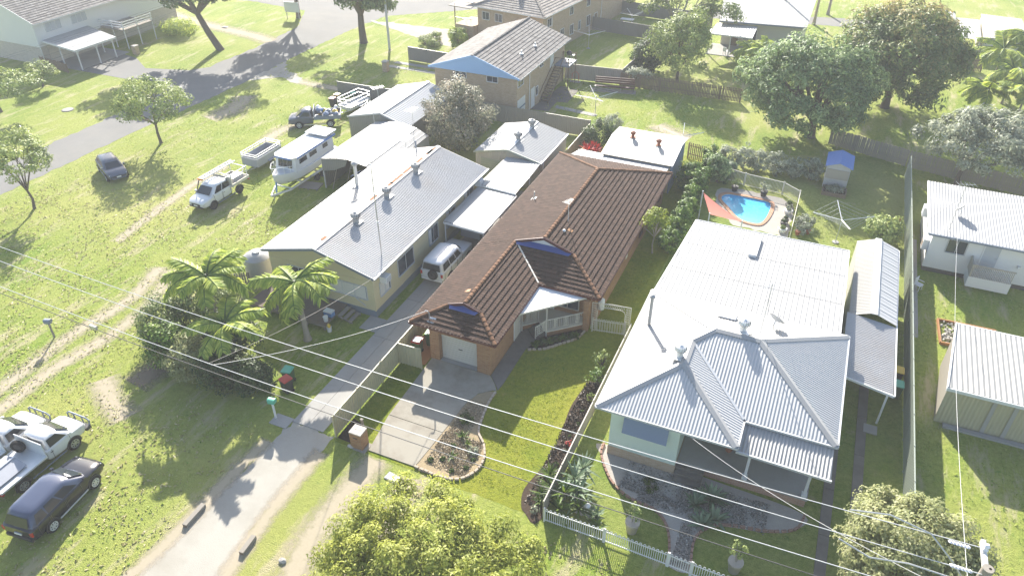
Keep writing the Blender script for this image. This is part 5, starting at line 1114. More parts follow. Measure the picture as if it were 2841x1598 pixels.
# ================================================================== vehicles
def loft(sections, cap=True):
    b = MB(); n = len(sections[0]); vs = [p for s_ in sections for p in s_]
    fs = [(i*n+k,i*n+(k+1)%n,(i+1)*n+(k+1)%n,(i+1)*n+k) for i in range(len(sections)-1) for k in range(n)]
    if cap: fs += [tuple(range(n-1,-1,-1)), tuple(range((len(sections)-1)*n,len(sections)*n))]
    return b.add(vs, fs)
def body_section(x, w_, zb, zs, zt):
    h = [(0,zb),(w_*.80,zb),(w_*.96,zb+.10),(w_,zb+.26),(w_,zs-.10),(w_*.985,zs),(w_*.91,zt),(w_*.5,zt+.022),(0,zt+.03)]
    return [(x,y,z) for y,z in h]+[(x,-y,z) for y,z in h[-2:0:-1]]
def layer(xr, xf, hw, z, c=.16):
    c = min(c,.18*(xf-xr)); return [(xf+.05,0,z),(xf,hw*.6,z),(xf-c,hw*.94,z),(xf-c*2.2,hw,z),(xr+c*2,hw,z),(xr+c*.5,hw*.93,z),(xr,hw*.6,z),(xr-.03,0,z),(xr,-hw*.6,z),(xr+c*.5,-hw*.93,z),(xr+c*2,-hw,z),(xf-c*2.2,-hw,z),(xf-c,-hw*.94,z),(xf,-hw*.6,z)]
WHEELS = {}
def wheel(t, x, y, r, wd=.22, rim='alu'):
    key = (r, wd, rim)
    if key not in WHEELS:
        prof = [(r*.62,-wd/2),(r*.93,-wd/2),(r,-wd*.32),(r,wd*.32),(r*.93,wd/2),(r*.62,wd/2)]; n = 20
        vs = [(rr*math.cos(2*math.pi*k/n),yy,rr*math.sin(2*math.pi*k/n)) for rr,yy in prof for k in range(n)]; fs = [(i*n+k,i*n+(k+1)%n,(i+1)*n+(k+1)%n,(i+1)*n+k) for i in range(len(prof)-1) for k in range(n)]
        a = MB().add(vs,fs).build('wheel',M['rubber'],None,40); b = MB()
        for s_ in (-1,1):
            yy = s_*wd*.36; b.add([(0,yy+s_*.02,0)]+[(r*.6*math.cos(2*math.pi*k/n),yy,r*.6*math.sin(2*math.pi*k/n)) for k in range(n)],[(0,k+1,(k+1)%n+1) for k in range(n)])
        c = b.build('brake',M['dark'],None); d = MB()
        for s_ in (1,):
            yy = s_*wd*.47
            for k in range(7):
                an = 2*math.pi*k/7; d.bar((0,yy,0),(r*.6*math.cos(an),yy,r*.6*math.sin(an)),.05,.045)
            for k in range(n):
                a0,a1 = 2*math.pi*k/n, 2*math.pi*(k+1)/n; d.bar((r*.6*math.cos(a0),yy,r*.6*math.sin(a0)),(r*.6*math.cos(a1),yy,r*.6*math.sin(a1)),.04,.03)
        e_ = d.build('rim',M[rim],None); WHEELS[key] = (a.data,c.data,e_.data)
        for o_ in (a,c,e_): bpy.data.objects.remove(o_)
    a, c, d = WHEELS[key]; wo = place('wheel',a,t,(x,y,r)); place('brake',c,wo); ro = place('rim',d,wo)
    if y < 0: ro.rotation_euler = (0,0,math.pi)
    return wo
def car(name, label, cat, loc, rz, paint, st, cab, wb, r, win, W2, rim='alu', glass='carglass', roofmat=None, group=None, front_only=False):
    """st: body stations; cab: three layers (xr,xf,hw,z); win: side window spans along the cab"""
    t = thing(name, label, cat, loc, rz, group); pm = M[paint]
    loft([body_section(*s_) for s_ in st]).build('body', pm, t, 38)
    Ls = [layer(*c) for c in cab]; loft(Ls+[layer(cab[-1][0]+.2*(cab[-1][1]-cab[-1][0]),cab[-1][1]-.2*(cab[-1][1]-cab[-1][0]),cab[-1][2]*.6,cab[-1][3]+.03,.05)]).build('cabin', roofmat or pm, t, 38)
    (xr0,xf0,h0,z0),(xr1,xf1,h1,z1) = cab[0], cab[1]
    def pt(s_, q, sd): return Vector((xr0+(xf0-xr0)*s_+((xr1+(xf1-xr1)*s_)-(xr0+(xf0-xr0)*s_))*q, sd*(h0+(h1-h0)*q+.012), z0+(z1-z0)*q))
    for sd in (-1,1):
        for a, b in win:
            P4 = [pt(a,.14,sd),pt(b,.14,sd),pt(b-.01,.90,sd),pt(a+.01,.90,sd)]; MB().quad(*(P4 if sd > 0 else P4[::-1])).build('window', M[glass], t)
        MB().box(xf0-.42,xf0-.28,sd*(h0+.02) if sd > 0 else sd*(h0+.17),sd*(h0+.17) if sd > 0 else sd*(h0+.02),z0+.06,z0+.2).build('mirror', pm, t)
        MB().box(xf0-1.55,xf0-1.38,sd*(W2+.004)-.012,sd*(W2+.004)+.012,z0-.18,z0-.15).build('handle', pm if paint != 'paint_white' else M['dark'], t)
        for a in sorted({w0 for w in win for w0 in w}):
            q_ = pt(a,.0,sd); MB().box(q_.x-.008,q_.x+.008,sd*(W2+.002)-.008,sd*(W2+.002)+.008,.42,z0-.02).build('door_seam', M['shade'], t)
        MB().box(wb[0]+r*1.3,wb[1]-r*1.3,sd*(W2+.004)-.014,sd*(W2+.004)+.014,.33,.40).build('side_sill', M['gutter_grey'] if paint != 'paint_white' else M['slate'], t)
        f = st[-2]; MB().box(f[0]-.22,f[0]+.06,sd*f[1]*.9-.16*(sd > 0)-.02*(sd < 0),sd*f[1]*.9+.02*(sd > 0)+.16*(sd < 0),f[4]-.2,f[4]-.04).build('headlight', M['lens'], t)
        if not front_only:
            f = st[1]; MB().box(f[0]-.11,f[0]+.2,sd*f[1]*.93-.11*(sd > 0)-.03*(sd < 0),sd*f[1]*.93+.03*(sd > 0)+.11*(sd < 0),f[3]-.28,f[3]-.04).build('taillight', M['lens_red'], t)
    def fq(x0_, x1_, hh0, hh1, s_):
        q = []
        for (fr, sg) in ((.16,-1),(.16,1),(.9,1),(.9,-1)): q.append((x0_+(x1_-x0_)*fr+s_*.055, sg*(hh0+(hh1-hh0)*fr)*.80, z0+(z1-z0)*fr))
        return q
    MB().quad(*fq(xf0,xf1,h0,h1,1)).build('windscreen', M[glass], t); MB().quad(*fq(xr0,xr1,h0,h1,-1)[::-1]).build('rear_window', M[glass], t)
    f = st[-1]; MB().box(f[0]-.05,f[0]+.035,-f[1]*.62,f[1]*.62,f[4]-.24,f[4]-.08).build('grille', M['dark'], t); MB().box(f[0]-.1,f[0]+.05,-f[1]*.95,f[1]*.95,f[2],f[2]+.13).build('bumper', M['dark'] if paint == 'paint_white' else pm, t)
    MB().box(f[0]+.03,f[0]+.06,-.18,.18,f[2]+.14,f[2]+.24).build('number_plate', M['white'], t)
    if not front_only:
        f = st[0]; MB().box(f[0]-.04,f[0]+.02,-.2,.2,f[3]-.28,f[3]-.17).build('number_plate', M['white'], t); MB().box(f[0]-.06,f[0]+.05,-f[1]*.95,f[1]*.95,f[2]-.06,f[2]+.1).build('bumper', M['dark'] if paint != 'paint_white' else pm, t)
    for x in wb:
        for sd in (-1,1):
            n = 14; y = sd*(W2+.006)
            vs = [(x+(r*1.17)*math.cos(math.pi*k/n),y,r+(r*1.17)*math.sin(math.pi*k/n)) for k in range(n+1)]+[(x-r*1.17,y,r*.75),(x+r*1.17,y,r*.75)]
            MB().add(vs,[tuple(range(len(vs))) if sd < 0 else tuple(range(len(vs)-1,-1,-1))]).build('wheel_arch', M['dark'], t); wheel(t,x,sd*(W2-.09),r,.24,rim)
    return t
SUV = [(-2.34,.80,.42,.92,1.0),(-2.24,.90,.34,.99,1.06),(-1.5,.945,.28,1.03,1.09),(0,.95,.27,1.02,1.08),(1.0,.945,.27,1.0,1.05),(1.6,.92,.29,.94,1.0),(2.12,.85,.33,.82,.88),(2.33,.70,.40,.66,.72)]
car('suv','black station wagon with a grey roof parked at the bottom left','car',(-29.98,12.85,0),R(97),'paint_black',SUV,[(-2.26,1.28,.88,1.03),(-1.95,.42,.70,1.60),(-1.8,.25,.60,1.68)],(-1.36,1.36),.36,((.08,.27),(.29,.53),(.55,.82)),.95,roofmat=M['paint_navy'])
HAT = [(-2.0,.72,.42,.85,.92),(-1.9,.82,.34,.92,1.0),(-1.2,.87,.26,.95,1.0),(0,.88,.25,.93,.99),(.8,.87,.25,.9,.96),(1.4,.85,.27,.84,.9),(1.9,.78,.31,.74,.8),(2.08,.62,.38,.6,.66)]
car('hatchback','dark grey hatchback parked alone on the grass by the street','car',(-56.45,40.55,0),R(-27),'paint_slate',HAT,[(-1.95,1.15,.81,.94),(-1.6,.35,.63,1.40),(-1.4,.2,.54,1.47)],(-1.25,1.27),.32,((.08,.26),(.28,.54),(.56,.84)),.88)
PAT = [(-2.4,.85,.5,1.1,1.14),(-2.34,.9,.42,1.12,1.16),(-1.5,.93,.38,1.14,1.18),(0,.93,.38,1.13,1.18),(.9,.92,.38,1.12,1.16),(1.7,.9,.4,1.1,1.14),(2.2,.86,.42,1.02,1.07),(2.34,.78,.46,.92,.98)]
p4 = car('four_wheel_drive','white four wheel drive wagon with a rear spare wheel on the concrete drive','car',(-22.15,39.15,0),R(90),'paint_white',PAT,[(-2.36,.95,.88,1.15),(-2.26,.45,.76,1.80),(-2.15,.3,.68,1.88)],(-1.4,1.45),.39,((.06,.34),(.36,.62),(.64,.86)),.93,rim='steel')
s_ = wheel(p4,0,0,.37,.22,'dark'); s_.name = 'spare_wheel'; s_.location = (-2.52,-.15,.98); s_.rotation_euler = (0,0,R(90))
for sd in (-1,1): MB().tube([(-1.9,sd*.6,1.93),(-1.2,sd*.6,1.97),(0,sd*.58,1.95)],.02,5).build('roof_rail',M['gutter_grey'],p4)
# dual cab tray ute with ladders
CAB2 = [(-.62,.88,.5,1.08,1.12),(-.5,.91,.42,1.10,1.14),(0,.92,.38,1.11,1.15),(1.1,.92,.38,1.1,1.14),(1.7,.91,.4,1.05,1.1),(2.3,.86,.42,.98,1.04),(2.6,.70,.48,.8,.88)]
def tray(t, x0, x1, hw, z, m='alu', sides=.26, headboard=True):
    MB().box(x0,x1,-hw,hw,z,z+.08).build('tray_floor',M[m],t)
    for sd in (-1,1): MB().box(x0,x1,sd*hw-.03,sd*hw+.03,z+.02,z+sides).build('tray_side',M[m],t)
    MB().box(x0-.03,x0+.03,-hw,hw,z+.02,z+sides).build('tailgate',M[m],t)
    if headboard: MB().box(x1-.04,x1,-hw,hw,z+.08,z+.95).build('headboard',M[m],t)
    MB().box(x0+.1,x1+.8,-.42,-.3,z-.22,z).box(x0+.1,x1+.8,.3,.42,z-.22,z).build('chassis',M['dark'],t)
    for sd in (-1,1): MB().box(x0-.02,x0+.1,sd*hw-.2*(sd > 0),sd*hw+.2*(sd < 0),z-.12,z-.02).build('taillight',M['lens_red'],t)
u_ = car('tradesman_ute','white dual cab ute with ladder racks and a tray','ute',(-44.55,40.75,0),R(-91),'paint_white',CAB2,[(-.6,1.75,.88,1.12),(-.5,.95,.74,1.76),(-.4,.8,.64,1.83)],(-1.45,1.6),.38,((.06,.44),(.47,.84)),.92,rim='dark',front_only=True)
tray(u_,-2.7,-.66,.95,.92,'offwhite')
for x in (-2.6,-.75): MB().bar((x,-.9,1.0),(x,-.9,2.0),.05).bar((x,.9,1.0),(x,.9,2.0),.05).bar((x,-.9,2.0),(x,.9,2.0),.05).build('rack_hoop',M['alu'],u_)
for sd in (-1,1): MB().bar((-2.7,sd*.9,2.03),(.4,sd*.9,2.03),.05).build('rack_rail',M['alu'],u_)
MB().tube([(1.5,-.95,1.0),(1.2,-.95,1.35),(.9,-.93,1.95)],.05,6).build('snorkel',M['dark'],u_)
t = thing('ladder','aluminium ladder lying on the ute racks','ladder',(-45.15,42.0,2.1),R(89))
for sd in (-1,1): MB().box(-2.3,1.6,sd*.2-.03,sd*.2+.03,0,.1).build('stile',M['alu'],t)
for i in range(13): MB().box(-2.15+i*.3,-2.15+i*.3+.05,-.17,.17,.03,.07).build('rung',M['alu'],t)
MB().box(-2.32,-2.2,-.24,.24,-.02,.12).build('foot',M['orange'],t)
t = thing('toolbox','long white box on the ute tray','box',(-44.2,42.6,1.02),R(89)); MB().box(-.6,.6,-.3,.3,0,.35).build('body',M['tarp'],t); MB().box(-.62,.62,-.32,.32,.35,.4).build('lid',M['alu'],t)
# two white single cab utes
CAB1 = [(.3,.86,.5,1.08,1.12),(.4,.9,.42,1.10,1.14),(1.0,.92,.38,1.11,1.15),(1.6,.92,.38,1.1,1.14),(2.0,.91,.4,1.05,1.1),(2.5,.87,.42,.98,1.04),(2.72,.72,.48,.8,.88)]
def single_ute(label, loc, rz):
    t = car('tray_ute',label,'ute',loc,rz,'paint_white',CAB1,[(.32,2.0,.88,1.12),(.45,1.25,.74,1.72),(.55,1.1,.64,1.79)],(-1.35,1.72),.39,((.14,.78),),.92,rim='steel',front_only=True,group='white utes parked at the bottom left')
    tray(t,-2.4,.2,.98,.88,'alu',.12)
    b = MB(); b.tube([(2.9,-.75,.5),(2.95,-.8,.9),(2.93,-.6,1.05),(2.93,.6,1.05),(2.95,.8,.9),(2.9,.75,.5)],.045,6); b.build('bull_bar',M['slate'],t)
    for sd in (-1,1): MB().tube([(2.93,sd*.3,.5),(2.93,sd*.3,1.05)],.035,6).build('bull_bar_post',M['slate'],t)
    MB().box(2.6,2.92,-.85,.85,.42,.62).build('winch_bumper',M['dark'],t)
    return t
single_ute('white tray ute nearest the black wagon, with a spare wheel on its tray', (-33.2,14.05,0), R(91))
single_ute('white tray ute cut by the left edge of the picture', (-35.45,13.45,0), R(91))
t = thing('spare_wheel','spare wheel leaning behind the cab of the white ute','wheel',(-33.75,13.95,1.36)); s_ = wheel(t,0,0,.36,.22,'steel'); s_.rotation_euler = (0,0,R(20)); s_.location = (0,0,0)
t = thing('tray_canopy','grey folded canopy sheet on the ute tray','cover',(-33.35,12.4,.97),R(91)); MB().thick([(-.95,-.8,.1),(1.0,-.8,.1),(1.0,0,.32),(-.95,0,.32)],.03).thick([(-.95,0,.32),(1.0,0,.32),(1.0,.8,.1),(-.95,.8,.1)],.03).build('sheet',M['tarp'],t); MB().box(-.95,1.0,-.05,.05,.3,.36).build('ridge',M['steel'],t)
# slate blue ute full of rubbish
u2 = car('rubbish_ute','slate blue ute with its tray heaped with rubbish','ute',(-46.35,57.0,0),R(212),'paint_slate',CAB1,[(.32,2.0,.86,1.12),(.45,1.25,.72,1.68),(.55,1.1,.62,1.75)],(-1.35,1.72),.37,((.14,.78),),.92,front_only=True)
tray(u2,-2.4,.2,.95,.85,'slate',.4)
rg = random.Random(8); cols = ['white','bluegrey','tarp','dark','alu','bluebin','yellow','offwhite','slate']
for i in range(27):
    k_ = i//9; a = R(212); lx, ly = rg.uniform(-2.2,-1.55)+.72*k_, rg.uniform(-.75,.75); s_ = rg.uniform(.18,.34)
    o = thing('rubbish_bag','%s rubbish bag on the slate blue ute, %s' % (('white','blue grey','grey','black','silver','blue','yellow','cream','slate')[i%9],('by the tailgate','in the middle of the tray','behind the cab')[k_]),'rubbish',(-46.35+lx*math.cos(a)-ly*math.sin(a),57.0+lx*math.sin(a)+ly*math.cos(a),.95+rg.uniform(0,.45)),rg.uniform(0,6),'rubbish bags on the ute tray')
    MB().lathe([(0,0),(s_*.8,.03),(s_,s_*.5),(s_*.7,s_*.95),(s_*.18,s_*1.15),(s_*.25,s_*1.3)],8).build('sack',M[cols[i%len(cols)]],o,50)
# trailers
def trailer(name,label,loc,rz,L,Wd,side,m,cage=0):
    t = thing(name,label,'trailer',loc,rz); z = .5
    MB().box(-L/2,L/2,-Wd/2,Wd/2,z,z+.05).build('floor',M[m],t)
    for sd in (-1,1): MB().box(-L/2,L/2,sd*Wd/2-.02,sd*Wd/2+.02,z,z+side).build('side',M[m],t); MB().box(-.5,.4,sd*(Wd/2+.14)-.13,sd*(Wd/2+.14)+.13,.62,.66).build('mudguard',M[m],t); wheel(t,-.05,sd*(Wd/2+.14),.31,.18,'steel')
    for x in (-L/2,L/2): MB().box(x-.02,x+.02,-Wd/2,Wd/2,z,z+side).build('end_gate',M[m],t)
    MB().bar((L/2,-Wd*.35,z-.05),(L/2+1.2,0,z-.05),.07).bar((L/2,Wd*.35,z-.05),(L/2+1.2,0,z-.05),.07).build('drawbar',M['steel'],t)
    if cage:
        for i in range(5):
            for sd in (-1,1): MB().bar((-L/2+i*L/4,sd*Wd/2,z+side),(-L/2+i*L/4,sd*Wd/2,z+cage),.045).build('cage_post',M['alu'],t)
        for zz in (z+cage,z+(cage+side)/2):
            for sd in (-1,1): MB().bar((-L/2,sd*Wd/2,zz),(L/2,sd*Wd/2,zz),.045).build('cage_rail',M['alu'],t)
            for x in (-L/2,L/2): MB().bar((x,-Wd/2,zz),(x,Wd/2,zz),.045).build('cage_rail',M['alu'],t)
    return t
trailer('cage_trailer','silver cage trailer behind the slate blue ute',(-45.1,61.9,0),R(-98),3.2,1.6,.35,'alu',1.1)
tr_ = trailer('box_trailer','dark tarp sided box trailer beside the boat',(-45.55,47.6,0),R(-90),3.4,1.7,.75,'tarp',1.15)
# boat on its trailer (bow towards -y)
t = thing('boat_trailer','white painted boat trailer under the cabin cruiser','trailer',(-40.25,46.3,0))
for sd in (-1,1): MB().bar((sd*.8,-2.6,.5),(sd*.9,3.6,.5),.1,.14).build('chassis_rail',M['paint_white'],t); MB().bar((sd*.8,-2.6,.5),(0,-4.2,.5),.1,.14).build('drawbar',M['paint_white'],t)
for y in (-2.4,-1,1.2,3.4): MB().bar((-.85,y,.5),(.85,y,.5),.1,.1).build('cross_member',M['paint_white'],t)
for y in (.5,1.35):
    for sd in (-1,1): w_ = wheel(t,sd*1.2,y,.33,.2,'paint_white'); w_.rotation_euler = (0,0,R(90))
for sd in (-1,1): MB().box(sd*1.2-.14,sd*1.2+.14,-.1,1.95,.72,.76).build('mudguard',M['paint_white'],t)
MB().bar((0,-3.5,.5),(0,-3.3,1.4),.1).build('winch_post',M['bluebin'],t); MB().tube([(0.1,-4.0,0),(.1,-4.0,.8)],.04).build('jockey_stand',M['steel'],t)
bo = thing('cabin_cruiser','white cabin cruiser with a blue edged roof on a trailer','boat',(-40.25,46.3,0)); sec = []
for y, w_, zk, zs in ((3.9,1.2,.72,1.75),(2,1.25,.68,1.75),(0,1.25,.66,1.78),(-1.5,1.15,.68,1.85),(-2.3,.85,.75,1.93),(-3.0,.48,.95,2.0),(-3.5,.06,1.5,2.05)):
    sec.append([(0,y,zk),(w_*.55,y,zk+.18),(w_*.9,y,zk+.45),(w_,y,zs-.1),(w_*.98,y,zs),(0,y,zs+.03),(-w_*.98,y,zs),(-w_,y,zs-.1),(-w_*.9,y,zk+.45),(-w_*.55,y,zk+.18)])
loft(sec).build('hull',M['paint_white'],bo,35)
def boxloft(y0,y1,w0,w1,z0,z1,sl=0):
    return loft([[(-w0,y0,z0),(w0,y0,z0),(w0,y1,z0),(-w0,y1,z0)],[(-w1,y0+sl,z1),(w1,y0+sl,z1),(w1,y1,z1),(-w1,y1,z1)]])
boxloft(-1.9,3.6,1.08,1.0,1.7,2.95,.25).build('cabin',M['paint_white'],bo)
MB().slab([(-1.15,-1.6),(-.8,-2.0),(.8,-2.0),(1.15,-1.6),(1.15,3.9),(-1.15,3.9)],2.96,3.06).build('roof',M['paint_white'],bo)
for sd in (-1,1): MB().box(sd*1.16-.015,sd*1.16+.015,-1.6,3.9,2.9,3.07).build('roof_trim',M['roof_blue'],bo)
MB().bar((-.8,-2.02,2.98),(.8,-2.02,2.98),.03,.16).build('roof_trim',M['roof_blue'],bo); MB().box(-1.1,1.1,2.6,4.2,3.2,3.3).build('rear_canopy',M['paint_white'],bo)
for sd in (-1,1):
    for y0_, y1_ in ((-1.3,-.2),(.1,1.2),(2.0,2.8)): MB().quad((sd*1.055,y0_,2.05),(sd*1.055,y1_,2.05),(sd*1.02,y1_,2.7),(sd*1.02,y0_+.1,2.7)).build('window',M['carglass'],bo)
for x in (-.72,-.24,.24): MB().quad((x,-1.88,2.1),(x+.44,-1.88,2.1),(x+.44,-1.72,2.75),(x,-1.72,2.75)).build('window',M['carglass'],bo)
for sd in (-1,1):
    MB().tube([(sd*1.05,-1.9,2.0),(sd*1.05,-2.0,2.45),(sd*.8,-2.6,2.6),(sd*.25,-3.4,2.68),(0,-3.6,2.7)],.03,5).build('bow_rail',M['alu'],bo)
    for y, x in ((-2.3,.85),(-2.8,.62),(-3.3,.25)): MB().tube([(sd*x,y,2.0),(sd*x*.98,y,2.55)],.02,5).build('stanchion',M['alu'],bo)
MB().box(-.3,.3,3.9,4.3,.9,1.9).build('outboard',M['dark'],bo)

# ================================================================== trees and plants
def leaf_mesh(name, c, nrm, size, rnd, m, parent, aspect=.5, rng=None, loc=None):
    """rhombic leaves: centres c, normals nrm (N,3), length per leaf"""
    N = len(c); nrm = nrm/np.maximum(np.linalg.norm(nrm,axis=1,keepdims=True),1e-6)
    t = rng.normal(size=(N,3)); t -= nrm*np.sum(t*nrm,axis=1,keepdims=True); t /= np.maximum(np.linalg.norm(t,axis=1,keepdims=True),1e-6)
    b = np.cross(nrm,t); L = size[:,None]*.5
    fold = nrm*L*.25
    v = np.empty((N,4,3)); v[:,0] = c+t*L-fold; v[:,1] = c+b*L*aspect; v[:,2] = c-t*L-fold; v[:,3] = c-b*L*aspect
    me = bpy.data.meshes.new(name); me.vertices.add(N*4); me.vertices.foreach_set('co', v.reshape(-1).astype(np.float32))
    me.loops.add(N*4); me.loops.foreach_set('vertex_index', np.arange(N*4,dtype=np.int32)); me.polygons.add(N)
    me.polygons.foreach_set('loop_start', np.arange(0,N*4,4,dtype=np.int32)); me.polygons.foreach_set('loop_total', np.full(N,4,dtype=np.int32))
    at = me.attributes.new('rnd','FLOAT','FACE'); at.data.foreach_set('value', np.clip(rnd,0,1).astype(np.float32))
    me.update(calc_edges=True); me.materials.append(m); return place(name, me, parent, loc)
def crown_points(rng, ells, nclump, per, cr, flat=.7, shell=(.62,1.0), under=-.45):
    """clumps of leaves spread through ellipsoids; returns centres, normals, clump tone, clump centres"""
    ph = rng.uniform(0,6.28,6); vol = np.array([e[3]*e[4]+e[3]*e[5]+e[4]*e[5] for e in ells]); pick = rng.choice(len(ells), nclump, p=vol/vol.sum()); C_ = []; 
    for i in pick:
        e = ells[i]
        while True:
            d = rng.normal(size=3); d /= np.linalg.norm(d)
            if d[2] > under: break
        az, el = math.atan2(d[1],d[0]), math.asin(d[2]); r = rng.uniform(*shell)*(1+.15*math.sin(3*az+ph[0])*math.cos(2*el+ph[1])+.09*math.sin(5*az+ph[2]+3*el)); C_.append([e[0]+d[0]*e[3]*r, e[1]+d[1]*e[4]*r, e[2]+d[2]*e[5]*r])
    C_ = np.array(C_); k = np.repeat(np.arange(nclump), per); rad = cr*rng.uniform(.65,1.35,nclump)
    d = rng.normal(size=(len(k),3)); d /= np.linalg.norm(d,axis=1,keepdims=True); rr = rng.uniform(.2,1,len(k))**.5
    off = d*rr[:,None]*rad[k][:,None]; off[:,2] *= flat
    cen = np.array([np.mean([e[j] for e in ells]) for j in range(3)])
    out = C_-cen; out /= np.maximum(np.linalg.norm(out,axis=1,keepdims=True),1e-6)
    nrm = d*.9+out[k]*.5+np.array([0,0,.55])+rng.normal(size=(len(k),3))*.45
    tone = rng.uniform(0,1,nclump)
    return C_[k]+off, nrm, tone[k], C_
def tree(name, label, base, trunk, ells, nclump, per, cr, leaf, lm, bark='bark', tr=.16, flat=.7, seed=0, aspect=.5, cat='tree', group=None, fork=.55, limbs=6, shell=(.62,1.0), under=-.45, top_hi=0, twigs=26, lean=(0,0), spread=.32):
    """trunk: height of the fork; ells: crown ellipsoids relative to the base"""
    rng = np.random.default_rng(seed+7); t = thing(name, label, cat, (base[0],base[1],0), 0, group)
    c, n, tone, CC = crown_points(rng, ells, nclump, per, cr, flat, shell, under)
    rnd = .5+(tone-.5)*.55+rng.normal(size=len(c))*.17
    if top_hi:                                    # young coppery growth on the top shoots
        zt = c[:,2]; q = (zt-zt.min())/(zt.max()-zt.min()); rnd = rnd*.75+np.clip((q-.6)/.4,0,1)*top_hi
    leaf_mesh('crown', c, n, leaf*rng.uniform(.65,1.35,len(c)), rnd, M[lm], t, aspect, rng)
    b = MB(); f = Vector((lean[0],lean[1],trunk)); mid = f*.5+Vector((rng.normal()*.08,rng.normal()*.08,0))
    b.tube([(0,0,-.1),(0,0,.12),mid,f],[tr*1.6,tr*1.15,tr*.95,tr*.8],8)
    idx = rng.choice(len(CC), min(limbs,len(CC)), replace=False); tips = []
    for i in idx:
        p = Vector(CC[i]); q = f.lerp(p,.5)+Vector((rng.normal()*.25,rng.normal()*.25,.15*(p-f).length*.5)); e = f.lerp(p,.86)
        b.tube([f-Vector((0,0,.1)),f.lerp(q,.5),q,e],[tr*.62,tr*.5,tr*.36,tr*.15],6); tips += [(q,tr*.3),(f.lerp(q,.6),tr*.34)]
    for i in rng.choice(len(CC), min(twigs,len(CC)), replace=False):
        p = Vector(CC[i]); s0_, r0 = min(tips, key=lambda z: (z[0]-p).length) if tips else (f,tr*.4)
        m_ = s0_.lerp(p,.5)+Vector((0,0,.08*(p-s0_).length)); b.tube([s0_,m_,p],[r0*.6,r0*.4,r0*.15],4,False)
    b.build('trunk', M[bark], t, 60); return t
def shrub(name, label, base, r, h, lm, n=60, per=40, leaf=.16, seed=0, ry=None, cat='shrub', group=None, z0=0, aspect=.5, cr=None, lo=0):
    rng = np.random.default_rng(seed+99); t = thing(name, label, cat, (base[0],base[1],z0), 0, group)
    c, nm, tone, CC = crown_points(rng, [(0,0,h*.5+lo,r,ry or r,h*.5)], n, per, cr or r*.34, .8, (.6,.98), -.9)
    c[:,2] = np.maximum(c[:,2],.03)
    leaf_mesh('foliage', c, nm, leaf*rng.uniform(.65,1.35,len(c)), .5+(tone-.5)*.5+rng.normal(size=len(c))*.18, M[lm], t, aspect, rng)
    b = MB()
    for i in range(5): p = CC[rng.integers(len(CC))]; b.tube([(rng.normal()*.08,rng.normal()*.08,0),(p[0]*.4,p[1]*.4,p[2]*.5),tuple(p)],[.045,.03,.012],5)
    b.build('stem', M['bark'], t); return t
def frond_mesh(L, seed, droop=1.0, n=26, wid=.09, ll=.62):
    rg = random.Random(seed); b = MB(); P_ = []
    for i in range(9):
        s_ = i/8; P_.append(Vector((L*(s_-.12*droop*s_*s_), 0, L*(.42*s_-.62*droop*s_*s_))))
    b.tube(P_,[.03*(1-.85*i/8) for i in range(9)],4)
    for i in range(n):
        s_ = .12+.86*i/(n-1); k = min(7,int(s_*8)); f_ = s_*8-k; p = P_[k].lerp(P_[k+1],f_); tn = (P_[k+1]-P_[k]).normalized()
        l = L*ll*.5*(1-.75*abs(s_-.45)**1.3)*rg.uniform(.85,1.1)
        for sd in (-1,1):
            d = (tn*.55+Vector((0,sd*.85,-.18*droop-rg.uniform(0,.25)))).normalized(); e = p+d*l; e.z -= l*.22*droop; m_ = p+d*l*.5; w_ = tn*wid
            b.add([p-w_*.3,p+w_*.3,m_+w_*.5,e,m_-w_*.5],[(0,1,2,3,4)], rg.uniform(.15,.95))
    return b
FR = []
def palm(name, label, base, h, L, nf=13, seed=0, tr=.13, lean=(0,0), shaft=None, group=None, m='lf_palm', cat='palm'):
    if not FR:
        for s_ in range(4):
            o_ = frond_mesh(1.0,s_,(.7,1.0,1.25,.45)[s_]).build('frond',M['lf_palm'],None); FR.append(o_.data); bpy.data.objects.remove(o_)
    rg = random.Random(seed); t = thing(name,label,cat,(base[0],base[1],0),0,group)
    pts = [(lean[0]*s_**1.6,lean[1]*s_**1.6,h*s_) for s_ in (0,.08,.3,.6,.85,1)]
    MB().tube(pts,[tr*1.7,tr*1.25,tr,tr*.9,tr*.85,tr*.8],10).build('trunk',M['palmtrunk'],t,60)
    if shaft: MB().tube([(lean[0],lean[1],h-.05),(lean[0],lean[1],h+shaft)],[tr*1.05,tr*.6],8).build('crownshaft',M['lf_strap'],t,60)
    top = h+(shaft or 0)*.8
    for i in range(nf):
        ob = place('frond',FR[rg.choice((0,0,1,1,2,3))],t); a = 2*math.pi*i/nf*1.0+rg.uniform(-.25,.25); s_ = L*rg.uniform(.85,1.12)
        ob.location = (lean[0],lean[1],top); ob.scale = (s_,s_,s_); ob.rotation_euler = (rg.uniform(-.2,.2),rg.uniform(-.45,.35),a)
    return t
